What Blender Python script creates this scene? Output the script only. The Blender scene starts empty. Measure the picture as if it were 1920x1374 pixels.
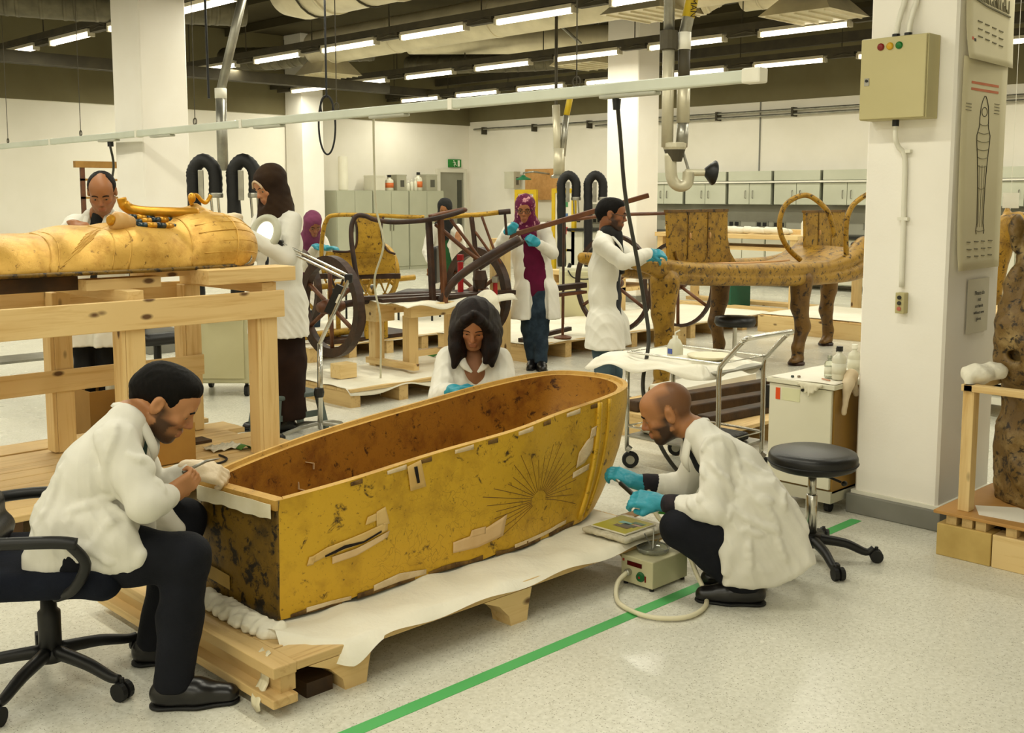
import bpy, math, random
import numpy as np
from mathutils import Vector, Matrix
random.seed(7)
RNG = np.random.default_rng(7)
SC = bpy.context.scene
COL = SC.collection

# ------------------------------------------------------------------ camera
cam = bpy.data.cameras.new('camera')
cam_o = bpy.data.objects.new('camera', cam)
COL.objects.link(cam_o)
cam.sensor_width = 36.0
cam.lens = 38.25
cam.shift_y = -0.0461
cam_o.location = (0, 0, 1.6)
cam_o.rotation_euler = (math.radians(90 - 6.5), 0, math.radians(45.51 - 90))
cam.clip_end = 80
SC.camera = cam_o

# ------------------------------------------------------------------ world, view, lamps
SC.view_settings.view_transform = 'Standard'
SC.view_settings.look = 'None'
SC.view_settings.gamma = 1.0
SC.view_settings.use_curve_mapping = False
SC.view_settings.exposure = -0.2
w = bpy.data.worlds.new('world'); SC.world = w
w.use_nodes = True
w.node_tree.nodes['Background'].inputs[0].default_value = (1.0, 0.94, 0.79, 1)
w.node_tree.nodes['Background'].inputs[1].default_value = 0.02
try:
    SC.cycles.use_denoising = True
    SC.cycles.max_bounces = 6
    SC.cycles.sample_clamp_indirect = 4.0
except Exception:
    pass
# the hall's fluorescent rows: y = centres of the 1.2 m tubes along each row x
ROWS_SEEN = {2.95: [2.1 + 1.75 * k for k in range(9)],
             5.97: [1.9 + 1.75 * k for k in range(9)],
             8.95: [0.0 + 1.75 * k for k in range(11)],
             11.98: [0.15 + 1.75 * k for k in range(11)],
             14.85: [0.35 + 1.75 * k for k in range(11)]}
ROWS_BEHIND = {-0.05: [-2.4 + 1.75 * k for k in range(10)], -3.05: [-2.4 + 1.75 * k for k in range(6)]}
LAMP_Z = 3.6
LAMP_W = 29.0
def tube_light(x, y):
    l = bpy.data.lights.new('tube_light', 'AREA')
    l.shape = 'RECTANGLE'; l.size = 0.16; l.size_y = 1.17
    l.energy = LAMP_W; l.color = (1.0, 0.965, 0.80)
    o = bpy.data.objects.new('tube_light', l); COL.objects.link(o)
    o.location = (x, y, LAMP_Z - 0.06)
    return o
for X, ys in list(ROWS_SEEN.items()) + list(ROWS_BEHIND.items()):
    for Y in ys:
        tube_light(X, Y)

# ------------------------------------------------------------------ helpers: colours, materials
def lin(h):
    if isinstance(h, str):
        h = h.lstrip('#'); c = [int(h[i:i + 2], 16) / 255 for i in (0, 2, 4)]
    else:
        c = list(h)
    return tuple(((x / 12.92) if x <= 0.04045 else ((x + 0.055) / 1.055) ** 2.4) for x in c) + (1.0,)

def _nodes(name):
    m = bpy.data.materials.new(name); m.use_nodes = True
    nt = m.node_tree
    return m, nt, nt.nodes['Principled BSDF']

def _coord(nt, stretch=(1, 1, 1), kind='Object'):
    tc = nt.nodes.new('ShaderNodeTexCoord'); mp = nt.nodes.new('ShaderNodeMapping')
    mp.inputs['Scale'].default_value = stretch
    nt.links.new(tc.outputs[kind], mp.inputs['Vector'])
    return mp.outputs['Vector']

def _noise(nt, vec, scale, detail=4, rough=0.55, dist=0.0):
    n = nt.nodes.new('ShaderNodeTexNoise')
    n.inputs['Scale'].default_value = scale; n.inputs['Detail'].default_value = detail
    n.inputs['Roughness'].default_value = rough; n.inputs['Distortion'].default_value = dist
    nt.links.new(vec, n.inputs['Vector'])
    return n.outputs['Fac']

def _ramp(nt, fac, stops):
    r = nt.nodes.new('ShaderNodeValToRGB')
    e = r.color_ramp.elements
    while len(e) < len(stops): e.new(0.5)
    for k, (p, c) in enumerate(stops):
        e[k].position = p; e[k].color = lin(c) if not (isinstance(c, tuple) and len(c) == 4) else c
    nt.links.new(fac, r.inputs['Fac'])
    return r.outputs['Color']

def _mix(nt, fac, a, b, mode='MIX'):
    m = nt.nodes.new('ShaderNodeMix'); m.data_type = 'RGBA'; m.blend_type = mode
    for sock, val in ((m.inputs['Factor'], fac), (m.inputs['A'], a), (m.inputs['B'], b)):
        pass
    fi, ai, bi = m.inputs[0], m.inputs[6], m.inputs[7]
    for sock, val in ((fi, fac), (ai, a), (bi, b)):
        if hasattr(val, 'is_output'): nt.links.new(val, sock)
        else: sock.default_value = val
    return m.outputs[2]

def _bump(nt, bs, fac, strength, dist=0.01):
    b = nt.nodes.new('ShaderNodeBump'); b.inputs['Strength'].default_value = strength
    b.inputs['Distance'].default_value = dist
    nt.links.new(fac, b.inputs['Height']); nt.links.new(b.outputs['Normal'], bs.inputs['Normal'])

MATS = {}
def M(name, c1, c2=None, scale=5.0, rough=0.6, metal=0.0, bump=0.0, bscale=60.0, stretch=(1, 1, 1), lo=0.35, hi=0.65, spec=0.4, bdist=0.01):
    """plain procedural surface: noise between two colours, fine bump"""
    if name in MATS: return MATS[name]
    m, nt, bs = _nodes(name)
    bs.inputs['Roughness'].default_value = rough; bs.inputs['Metallic'].default_value = metal
    bs.inputs['Specular IOR Level'].default_value = spec
    v = _coord(nt, stretch)
    if c2 is None:
        c = lin(c1); c2 = None
        f = _noise(nt, v, scale)
        d = tuple(x * 0.88 for x in c[:3]) + (1,)
        col = _ramp(nt, f, [(0.3, d), (0.7, c)])
    else:
        f = _noise(nt, v, scale)
        col = _ramp(nt, f, [(lo, c1), (hi, c2)])
    nt.links.new(col, bs.inputs['Base Color'])
    if bump:
        _bump(nt, bs, _noise(nt, v, bscale, 3), bump, bdist)
    MATS[name] = m
    return m

def wood(name, light, dark, axis, rough=0.6, knots=True, gscale=1.0):
    if name in MATS: return MATS[name]
    m, nt, bs = _nodes(name)
    st = [9.0, 9.0, 9.0]; st[axis] = 0.55
    v = _coord(nt, tuple(st))
    g = _noise(nt, v, 3.2 * gscale, 5, 0.6, 0.6)
    col = _ramp(nt, g, [(0.28, dark), (0.5, light), (0.78, light)])
    v2 = _coord(nt, (1, 1, 1))
    pl = _noise(nt, v2, 1.3, 2)
    col = _mix(nt, 0.35, col, _ramp(nt, pl, [(0.35, dark), (0.65, light)]))
    if knots:
        ks = [9.0, 9.0, 9.0]; ks[axis] = 4.2
        vo = nt.nodes.new('ShaderNodeTexVoronoi'); vo.inputs['Scale'].default_value = 1.0
        vo.inputs['Randomness'].default_value = 1.0
        nt.links.new(_coord(nt, tuple(ks)), vo.inputs['Vector'])
        kf = _ramp(nt, vo.outputs['Distance'], [(0.09, (0.2, 0.2, 0.2)), (0.17, (1.0, 1.0, 1.0))])
        col = _mix(nt, kf, lin('5a3a18'), col)
    nt.links.new(col, bs.inputs['Base Color'])
    bs.inputs['Roughness'].default_value = rough
    _bump(nt, bs, g, 0.12, 0.004)
    MATS[name] = m
    return m

def gilt(name, base, patch, dark, rough=0.38, metal=0.55, darkness=0.5, specks=True, scale=1.0):
    """old gilding: gold leaf worn to brown in blotches, with dark specks and hairline cracks"""
    if name in MATS: return MATS[name]
    m, nt, bs = _nodes(name)
    v = _coord(nt)
    a = _noise(nt, v, 3.0 * scale, 6, 0.65)
    col = _ramp(nt, a, [(0.30, patch), (0.52, base), (0.8, base)])
    b = _noise(nt, v, 9.0 * scale, 8, 0.7, 0.4)
    df = _ramp(nt, b, [(darkness - 0.06, (1.0, 1.0, 1.0)), (darkness + 0.02, (0.0, 0.0, 0.0))])
    lo = darkness - 0.12
    mask = _ramp(nt, b, [(max(0.02, lo), (1.0, 1.0, 1.0)), (lo + 0.08, (0.0, 0.0, 0.0))])
    col = _mix(nt, mask, col, lin(dark))
    if specks:
        s = _noise(nt, v, 42.0 * scale, 3, 0.6)
        sm = _ramp(nt, s, [(0.28, (0.8, 0.8, 0.8)), (0.36, (0.0, 0.0, 0.0))])
        col = _mix(nt, sm, col, lin(dark))
        vo = nt.nodes.new('ShaderNodeTexVoronoi'); vo.feature = 'DISTANCE_TO_EDGE'
        vo.inputs['Scale'].default_value = 5.0 * scale
        dv = nt.nodes.new('ShaderNodeVectorMath'); dv.operation = 'ADD'
        nz = nt.nodes.new('ShaderNodeTexNoise'); nz.inputs['Scale'].default_value = 6.0
        nt.links.new(v, nz.inputs['Vector']); nt.links.new(v, dv.inputs[0]); nt.links.new(nz.outputs['Color'], dv.inputs[1])
        nt.links.new(dv.outputs[0], vo.inputs['Vector'])
        cm = _ramp(nt, vo.outputs['Distance'], [(0.006, (0.7, 0.7, 0.7)), (0.02, (0.0, 0.0, 0.0))])
        gate = _ramp(nt, _noise(nt, v, 2.2, 2), [(0.48, (0.0, 0.0, 0.0)), (0.6, (1.0, 1.0, 1.0))])
        cm = _mix(nt, 1.0, cm, gate, 'MULTIPLY')
        col = _mix(nt, cm, col, lin(dark))
    nt.links.new(col, bs.inputs['Base Color'])
    bs.inputs['Roughness'].default_value = rough; bs.inputs['Metallic'].default_value = metal
    _bump(nt, bs, b, 0.35, 0.008)
    MATS[name] = m
    return m

def emit(name, col, strength):
    m, nt, bs = _nodes(name)
    bs.inputs['Base Color'].default_value = lin(col)
    bs.inputs['Emission Color'].default_value = lin(col)
    bs.inputs['Emission Strength'].default_value = strength
    return m

def glass(name, col, alpha_rough=0.05):
    if name in MATS: return MATS[name]
    m, nt, bs = _nodes(name)
    bs.inputs['Base Color'].default_value = lin(col)
    bs.inputs['Transmission Weight'].default_value = 0.85
    bs.inputs['Roughness'].default_value = alpha_rough
    bs.inputs['IOR'].default_value = 1.35
    MATS[name] = m
    return m

def vcol(name, rough=0.5, bump=0.0, bscale=150, spec=0.4):
    """colour read from the mesh's own colour attribute"""
    if name in MATS: return MATS[name]
    m, nt, bs = _nodes(name)
    at = nt.nodes.new('ShaderNodeAttribute'); at.attribute_name = 'Col'
    nt.links.new(at.outputs['Color'], bs.inputs['Base Color'])
    bs.inputs['Roughness'].default_value = rough; bs.inputs['Specular IOR Level'].default_value = spec
    if bump:
        _bump(nt, bs, _noise(nt, _coord(nt), bscale, 3), bump, 0.003)
    MATS[name] = m
    return m

# ------------------------------------------------------------------ helpers: objects
def link(o, parent=None):
    COL.objects.link(o)
    if parent is not None:
        o.parent = parent
        t = Vector(parent.location) if parent.type == 'EMPTY' else Vector((0, 0, 0))
        o.matrix_parent_inverse = Matrix.Translation(-t)
    return o

def tag(o, label=None, cat=None, group=None, kind=None):
    if label: o['label'] = label
    if cat: o['category'] = cat
    if group: o['group'] = group
    if kind: o['kind'] = kind
    return o

def thing(name, label, cat, loc, group=None):
    o = bpy.data.objects.new(name, None); COL.objects.link(o)
    o.location = loc; o.empty_display_size = 0.1
    return tag(o, label, cat, group)

def dup(root, delta, label=None, group=None, rotz=0.0, name=None):
    r = root.copy(); COL.objects.link(r)
    r.location = Vector(root.location) + Vector(delta)
    r.rotation_euler = (0, 0, rotz)
    if label: r['label'] = label
    if group: r['group'] = group
    for ch in list(root.children):
        c = ch.copy(); COL.objects.link(c); c.parent = r
        for g in list(ch.children):
            d = g.copy(); COL.objects.link(d); d.parent = c
    return r

def make_mesh(name, V, F, mats, parent=None, smooth=False, fm=None, col=None):
    me = bpy.data.meshes.new(name)
    V = np.asarray(V, dtype=np.float32)
    if isinstance(F, np.ndarray):
        n = len(F); k = F.shape[1]
        me.vertices.add(len(V)); me.vertices.foreach_set('co', V.ravel())
        me.loops.add(n * k); me.loops.foreach_set('vertex_index', F.astype(np.int32).ravel())
        me.polygons.add(n)
        me.polygons.foreach_set('loop_start', np.arange(0, n * k, k, dtype=np.int32))
        me.update(calc_edges=True); me.validate()
    else:
        me.from_pydata(V.tolist(), [], F)
    if not isinstance(mats, (list, tuple)): mats = [mats]
    for m in mats: me.materials.append(m)
    np_ = len(me.polygons)
    if smooth: me.polygons.foreach_set('use_smooth', np.ones(np_, dtype=bool))
    if fm is not None and len(fm) == np_: me.polygons.foreach_set('material_index', np.asarray(fm, dtype=np.int32))
    if col is not None:
        a = me.color_attributes.new('Col', 'FLOAT_COLOR', 'POINT')
        c4 = np.ones((len(V), 4), dtype=np.float32); c4[:, :3] = col
        a.data.foreach_set('color', c4.ravel())
    o = bpy.data.objects.new(name, me)
    return link(o, parent)

def v3(*a): return np.array(a, dtype=float)
def nrm(a):
    a = np.asarray(a, dtype=float); return a / (np.linalg.norm(a) + 1e-12)
def frame(d, up=(0, 0, 1)):
    d = nrm(d); up = np.asarray(up, float)
    if abs(np.dot(d, up)) > 0.98: up = v3(1, 0, 0)
    s = nrm(np.cross(up, d)); u = np.cross(d, s)
    return s, u, d
def spline(pts, n=8, closed=False):
    P = [np.asarray(p, float) for p in pts]; m = len(P); out = []
    segs = m if closed else m - 1
    for i in range(segs):
        if closed: a, b, c, d = P[(i - 1) % m], P[i], P[(i + 1) % m], P[(i + 2) % m]
        else: a, b, c, d = P[max(i - 1, 0)], P[i], P[i + 1], P[min(i + 2, m - 1)]
        for k in range(n):
            t = k / n
            out.append(0.5 * ((2 * b) + (c - a) * t + (2 * a - 5 * b + 4 * c - d) * t * t + (3 * b - a - 3 * c + d) * t ** 3))
    if not closed: out.append(P[-1])
    return out

class MB:
    def __init__(s): s.v = []; s.f = []; s.m = []; s.mi = 0
    def add(s, V, F):
        b = len(s.v); s.v += [tuple(map(float, p)) for p in V]
        s.f += [tuple(b + i for i in q) for q in F]; s.m += [s.mi] * len(F)
        return s
    def mat(s, i): s.mi = i; return s
    def box(s, c, size, rz=0.0, ax=None):
        hx, hy, hz = [k / 2 for k in size]
        if ax is None:
            X = v3(math.cos(rz), math.sin(rz), 0); Y = v3(-math.sin(rz), math.cos(rz), 0); Z = v3(0, 0, 1)
        else: X, Y, Z = ax
        c = np.asarray(c, float)
        b = min(hx, hy, hz) * 0.12 if min(hx, hy, hz) > 0.004 else 0
        V = []
        for sz in (-1, 1):
            for (sx, sy) in ((-1, -1), (1, -1), (1, 1), (-1, 1)):
                V.append(c + X * hx * sx + Y * hy * sy + Z * hz * sz)
        return s.add(V, [(3, 2, 1, 0), (4, 5, 6, 7), (0, 1, 5, 4), (1, 2, 6, 5), (2, 3, 7, 6), (3, 0, 4, 7)])
    def bx(s, x0, x1, y0, y1, z0, z1):
        return s.box(((x0 + x1) / 2, (y0 + y1) / 2, (z0 + z1) / 2), (abs(x1 - x0), abs(y1 - y0), abs(z1 - z0)))
    def beam(s, p, q, w_, h_, up=(0, 0, 1)):
        p = np.asarray(p, float); q = np.asarray(q, float)
        sx, u, d = frame(q - p, up)
        return s.box((p + q) / 2, (w_, h_, np.linalg.norm(q - p)), ax=(sx, u, d))
    def tube(s, pts, r, n=8, closed=False, caps=True, up=(0, 0, 1), flat=1.0):
        P = [np.asarray(p, float) for p in pts]; m = len(P)
        R = r if hasattr(r, '__len__') else [r] * m
        V = []; F = []; prev = None
        for i in range(m):
            if closed: d = P[(i + 1) % m] - P[(i - 1) % m]
            else: d = P[min(i + 1, m - 1)] - P[max(i - 1, 0)]
            d = nrm(d)
            if prev is None: sx, u, _ = frame(d, up)
            else:
                sx = prev - d * np.dot(prev, d)
                if np.linalg.norm(sx) < 1e-6: sx, u, _ = frame(d, up)
                sx = nrm(sx); u = np.cross(d, sx)
            prev = sx
            for k in range(n):
                a = 2 * math.pi * k / n
                V.append(P[i] + (sx * math.cos(a) + u * math.sin(a) * flat) * R[i])
        for i in range(m if closed else m - 1):
            j = (i + 1) % m
            for k in range(n):
                k2 = (k + 1) % n
                F.append((i * n + k, i * n + k2, j * n + k2, j * n + k))
        if caps and not closed:
            F.append(tuple(range(n - 1, -1, -1))); F.append(tuple((m - 1) * n + k for k in range(n)))
        return s.add(V, F)
    def cyl(s, p, q, r, n=12, r2=None): return s.tube([p, q], [r, r if r2 is None else r2], n)
    def lathe(s, prof, c=(0, 0, 0), n=20, axis=(0, 0, 1)):
        sx, u, d = frame(axis, (0, 1, 0) if abs(axis[2]) > 0.9 else (0, 0, 1)); c = np.asarray(c, float)
        V = []; F = []; m = len(prof)
        for (r, z) in prof:
            for k in range(n):
                a = 2 * math.pi * k / n
                V.append(c + d * z + (sx * math.cos(a) + u * math.sin(a)) * max(r, 1e-5))
        for i in range(m - 1):
            for k in range(n):
                k2 = (k + 1) % n
                F.append((i * n + k, i * n + k2, (i + 1) * n + k2, (i + 1) * n + k))
        F.append(tuple(range(n - 1, -1, -1))); F.append(tuple((m - 1) * n + k for k in range(n)))
        return s.add(V, F)
    def prism(s, poly, o, ax, ay, an, t0, t1):
        o = np.asarray(o, float); ax = np.asarray(ax, float); ay = np.asarray(ay, float); an = np.asarray(an, float)
        n = len(poly)
        V = [o + ax * p[0] + ay * p[1] + an * t0 for p in poly] + [o + ax * p[0] + ay * p[1] + an * t1 for p in poly]
        F = [tuple(range(n - 1, -1, -1)), tuple(range(n, 2 * n))]
        for i in range(n):
            j = (i + 1) % n; F.append((i, j, n + j, n + i))
        return s.add(V, F)
    def grid(s, fn, nu, nv, closed_u=False):
        V = [fn(i / (nu if closed_u else nu - 1), j / (nv - 1)) for j in range(nv) for i in range(nu)]
        F = []
        for j in range(nv - 1):
            for i in range(nu if closed_u else nu - 1):
                i2 = (i + 1) % nu
                F.append((j * nu + i, j * nu + i2, (j + 1) * nu + i2, (j + 1) * nu + i))
        return s.add(V, F)
    def ell(s, c, r, n=12, m=8, ax=None):
        c = np.asarray(c, float)
        if not hasattr(r, '__len__'): r = (r, r, r)
        A = ax if ax is not None else (v3(1, 0, 0), v3(0, 1, 0), v3(0, 0, 1))
        V = []; F = []
        for j in range(m + 1):
            t = math.pi * j / m
            for i in range(n):
                a = 2 * math.pi * i / n
                V.append(c + A[0] * r[0] * math.sin(t) * math.cos(a) + A[1] * r[1] * math.sin(t) * math.sin(a) + A[2] * r[2] * math.cos(t))
        for j in range(m):
            for i in range(n):
                i2 = (i + 1) % n
                F.append((j * n + i, (j + 1) * n + i, (j + 1) * n + i2, j * n + i2))
        return s.add(V, F)
    def build(s, name, mats, parent=None, smooth=False, bevel=0.0, thick=0.0):
        o = make_mesh(name, s.v, s.f, mats, parent, smooth, s.m)
        if thick:
            md = o.modifiers.new('thickness', 'SOLIDIFY'); md.thickness = thick; md.offset = 0
        if bevel:
            md = o.modifiers.new('bevel', 'BEVEL'); md.width = bevel; md.segments = 2; md.limit_method = 'ANGLE'
        return o

def text_mesh(name, body, size, mat_, parent, origin, ax, ay, depth=0.001, align='CENTER'):
    cu = bpy.data.curves.new(name, 'FONT'); cu.body = body; cu.size = size
    cu.align_x = align; cu.align_y = 'CENTER'; cu.extrude = depth
    tmp = bpy.data.objects.new(name, cu); COL.objects.link(tmp)
    dg = bpy.context.evaluated_depsgraph_get()
    me = bpy.data.meshes.new_from_object(tmp.evaluated_get(dg))
    bpy.data.objects.remove(tmp)
    ax = nrm(ax); ay = nrm(ay); an = np.cross(ax, ay)
    Mx = Matrix(((ax[0], ay[0], an[0], origin[0]), (ax[1], ay[1], an[1], origin[1]), (ax[2], ay[2], an[2], origin[2]), (0, 0, 0, 1)))
    me.transform(Mx); me.materials.clear(); me.materials.append(mat_)
    o = bpy.data.objects.new(name, me)
    return link(o, parent)

# ------------------------------------------------------------------ helpers: smooth solids (blended capsules and ellipsoids meshed into one skin)
class Solid:
    def __init__(s): s.ops = []
    def cap(s, a, b, ra, rb=None, k=0.03, sub=False, flat=None):
        a = np.asarray(a, float); b = np.asarray(b, float); rb = ra if rb is None else rb
        R = max(ra, rb); lo = np.minimum(a, b) - R; hi = np.maximum(a, b) + R
        def f(P):
            ba = b - a; L = float(ba @ ba) + 1e-12
            pa = P - a; h = np.clip(pa @ ba / L, 0, 1)
            return np.linalg.norm(pa - h[:, None] * ba, axis=1) - (ra + (rb - ra) * h)
        s.ops.append((f, lo, hi, k, 'sub' if sub else 'add')); return s
    def chain(s, pts, rad, k=0.03):
        for i in range(len(pts) - 1): s.cap(pts[i], pts[i + 1], rad[i], rad[i + 1], k)
        return s
    def ell(s, c, r, ax=None, k=0.03, sub=False, inter=False):
        c = np.asarray(c, float); r = np.asarray(r, float)
        A = np.eye(3) if ax is None else np.array(ax, float)
        e = np.sqrt(((A * r[:, None]) ** 2).sum(0))
        def f(P):
            q = (P - c) @ A.T
            k0 = np.linalg.norm(q / r, axis=1); k1 = np.linalg.norm(q / (r * r), axis=1) + 1e-9
            return k0 * (k0 - 1.0) / k1
        s.ops.append((f, c - e, c + e, k, 'sub' if sub else 'add')); return s
    def box(s, c, half, ax=None, rnd=0.01, k=0.02, sub=False):
        c = np.asarray(c, float); h = np.asarray(half, float) - rnd
        A = np.eye(3) if ax is None else np.array(ax, float)
        e = (np.abs(A) * (h + rnd)[:, None]).sum(0)
        def f(P):
            q = np.abs((P - c) @ A.T) - h
            return np.linalg.norm(np.maximum(q, 0), axis=1) + np.minimum(q.max(1), 0) - rnd
        s.ops.append((f, c - e, c + e, k, 'sub' if sub else 'add')); return s
    def poly(s, P, o, ax, ay, an, th, rnd=.03, k=.03):
        """rounded slab: polygon P in the plane (o; ax, ay), half thickness th along an"""
        P = np.asarray(P, float); o = np.asarray(o, float); B = np.array((ax, ay, an), float)
        C = np.array([o + B[0] * p[0] + B[1] * p[1] + B[2] * t for p in P for t in (-th, th)])
        def f(X):
            q = (X - o) @ B.T; n = len(P); d = np.full(len(X), 1e9); sg = np.ones(len(X))
            for i in range(n):
                a = P[i]; b = P[i - 1]; e = b - a; w_ = q[:, :2] - a
                h = np.clip(w_ @ e / (e @ e), 0, 1); v = w_ - h[:, None] * e
                d = np.minimum(d, (v * v).sum(1))
                c1 = q[:, 1] >= a[1]; c2 = q[:, 1] < b[1]; c3 = e[0] * w_[:, 1] > e[1] * w_[:, 0]
                sg = np.where((c1 & c2 & c3) | (~c1 & ~c2 & ~c3), -sg, sg)
            d2 = sg * np.sqrt(d) + rnd; dz = np.abs(q[:, 2]) - th + rnd
            return np.minimum(np.maximum(d2, dz), 0) + np.hypot(np.maximum(d2, 0), np.maximum(dz, 0)) - rnd
        s.ops.append((f, C.min(0), C.max(0), k, 'add')); return s
    def cut(s, p, n):
        p = np.asarray(p, float); n = nrm(n)
        s.ops.append((lambda P: (P - p) @ n, None, None, 0, 'cut')); return s
    def ev(s, P, margin=0.06):
        d = np.full(len(P), 1.0)
        for f, lo, hi, k, mode in s.ops:
            if mode == 'cut':
                d = np.maximum(d, f(P)); continue
            m = margin + k
            idx = np.nonzero(((P > lo - m) & (P < hi + m)).all(1))[0]
            if not len(idx): continue
            e = f(P[idx]); c = d[idx]
            if mode == 'add':
                h = np.clip(0.5 + 0.5 * (c - e) / k, 0, 1); d[idx] = c + (e - c) * h - k * h * (1 - h)
            else:
                h = np.clip(0.5 - 0.5 * (c + e) / k, 0, 1); d[idx] = c + (-e - c) * h + k * h * (1 - h)
        return d
    def mesh(s, h):
        lo = np.min([o[1] for o in s.ops if o[4] == 'add'], axis=0) - 3 * h
        hi = np.max([o[2] for o in s.ops if o[4] == 'add'], axis=0) + 3 * h
        B = 4
        nc = np.ceil((hi - lo) / (h * B)).astype(int) + 1
        g = [lo[i] + (np.arange(nc[i]) + 0.5) * h * B - 0.5 * h for i in range(3)]
        G = np.stack(np.meshgrid(*g, indexing='ij'), -1).reshape(-1, 3)
        dc = s.ev(G, 4 * h * 2.2 + 0.03)
        act = np.abs(dc) < h * B * 1.25 + 0.012
        n = nc * B
        D = np.repeat(np.repeat(np.repeat(np.where(dc < 0, -1.0, 1.0).astype(np.float32).reshape(nc), B, 0), B, 1), B, 2)
        ai = np.stack(np.unravel_index(np.nonzero(act)[0], nc), -1)
        off = np.stack(np.meshgrid(*[np.arange(B)] * 3, indexing='ij'), -1).reshape(-1, 3)
        I = (ai[:, None, :] * B + off[None]).reshape(-1, 3)
        D[I[:, 0], I[:, 1], I[:, 2]] = s.ev(lo + I * h, 0.03)
        sg = D < 0
        c8 = [sg[a:n[0] - 1 + a, b:n[1] - 1 + b, c:n[2] - 1 + c] for a in (0, 1) for b in (0, 1) for c in (0, 1)]
        anyv = np.zeros_like(c8[0]); allv = np.ones_like(c8[0])
        for q in c8: anyv |= q; allv &= q
        C = np.argwhere(anyv & ~allv)
        idx = -np.ones(tuple(n - 1), dtype=np.int32); idx[C[:, 0], C[:, 1], C[:, 2]] = np.arange(len(C))
        acc = np.zeros((len(C), 3)); cnt = np.zeros(len(C))
        cor = [(a, b, c) for a in (0, 1) for b in (0, 1) for c in (0, 1)]
        for i in range(8):
            for ax in range(3):
                if cor[i][ax]: continue
                p0 = np.array(cor[i]); p1 = p0.copy(); p1[ax] = 1
                a = D[C[:, 0] + p0[0], C[:, 1] + p0[1], C[:, 2] + p0[2]]; b = D[C[:, 0] + p1[0], C[:, 1] + p1[1], C[:, 2] + p1[2]]
                m = (a < 0) != (b < 0)
                t = np.where(m, a / np.where(m, a - b, 1), 0)
                pos = p0 + t[:, None] * (p1 - p0)
                acc += pos * m[:, None]; cnt += m
        V = lo + (C + acc / cnt[:, None]) * h
        Q = []
        for ax in range(3):
            u, v_ = (ax + 1) % 3, (ax + 2) % 3
            sl0 = [slice(None)] * 3; sl1 = [slice(None)] * 3
            sl0[ax] = slice(0, n[ax] - 1); sl1[ax] = slice(1, n[ax])
            E = np.argwhere(sg[tuple(sl0)] != sg[tuple(sl1)])
            E = E[(E[:, u] > 0) & (E[:, v_] > 0) & (E[:, u] < n[u] - 1) & (E[:, v_] < n[v_] - 1)]
            if not len(E): continue
            ins = sg[E[:, 0], E[:, 1], E[:, 2]]
            def cell(du, dv):
                q = E.copy(); q[:, u] += du; q[:, v_] += dv
                return idx[q[:, 0], q[:, 1], q[:, 2]]
            q = np.stack([cell(-1, -1), cell(0, -1), cell(0, 0), cell(-1, 0)], 1)
            q = np.where(ins[:, None], q, q[:, ::-1])
            Q.append(q)
        Q = np.concatenate(Q)
        Q = Q[(Q >= 0).all(1)]
        return V, Q

def vnormals(V, F):
    n = np.cross(V[F[:, 2]] - V[F[:, 0]], V[F[:, 3]] - V[F[:, 1]])
    N = np.zeros_like(V)
    for k in range(4): np.add.at(N, F[:, k], n)
    return N / (np.linalg.norm(N, axis=1)[:, None] + 1e-9)
def relax(V, F, it=1, amt=0.5):
    for _ in range(it):
        A = np.zeros_like(V); c = np.zeros(len(V))
        for k in range(4):
            np.add.at(A, F[:, k], V[F[:, (k + 1) % 4]] + V[F[:, (k - 1) % 4]]); np.add.at(c, F[:, k], 2)
        V = V + (A / np.maximum(c, 1)[:, None] - V) * amt
    return V
def wob(P, freq, seed, n=6):
    r = np.random.default_rng(seed); o = np.zeros(len(P))
    for i in range(n):
        d = nrm(r.normal(size=3)) * freq * r.uniform(0.6, 1.7)
        o += np.sin(P @ d + r.uniform(0, 6.28) + 0.8 * np.sin(P @ (nrm(r.normal(size=3)) * freq * 0.6) + r.uniform(0, 6)))
    return o / n
def folds(V, F, amp, seed, freq=62.0, vert=0.7):
    """sharp soft-edged cloth folds: ridges along a few directions, fading in and out over the cloth"""
    r = np.random.default_rng(seed)
    for i in range(4):
        N = vnormals(V, F)
        d = r.normal(size=3); d[2] *= (1 - vert); d = nrm(d)
        ph = V @ d * freq * r.uniform(.6, 1.5) + 1.5 * wob(V, 7, seed + i) + r.uniform(0, 6)
        m = np.clip(wob(V, 6, seed + 20 + i, 4) * 3.0 + .15, 0, 1)
        V = V + N * (amp * ((1 - np.abs(np.sin(ph))) ** 1.4 - .3) * m)[:, None]
    return V
def solid_obj(name, sol, h, mats, parent=None, cloth=0.0, cfreq=22.0, seed=1, it=1, col=None, post=None):
    V, F = sol.mesh(h)
    V = relax(V, F, it)
    if cloth:
        N = vnormals(V, F)
        a = wob(V, cfreq, seed); b = wob(V, cfreq * 2.3, seed + 9)
        V = V + N * (cloth * (1.4 * (0.35 - np.abs(a)) + 0.5 * b))[:, None]
    if post is not None: V = post(V, F)
    c = col(V) if col is not None else None
    return make_mesh(name, V, F, mats, parent, True, None, c)
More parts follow.
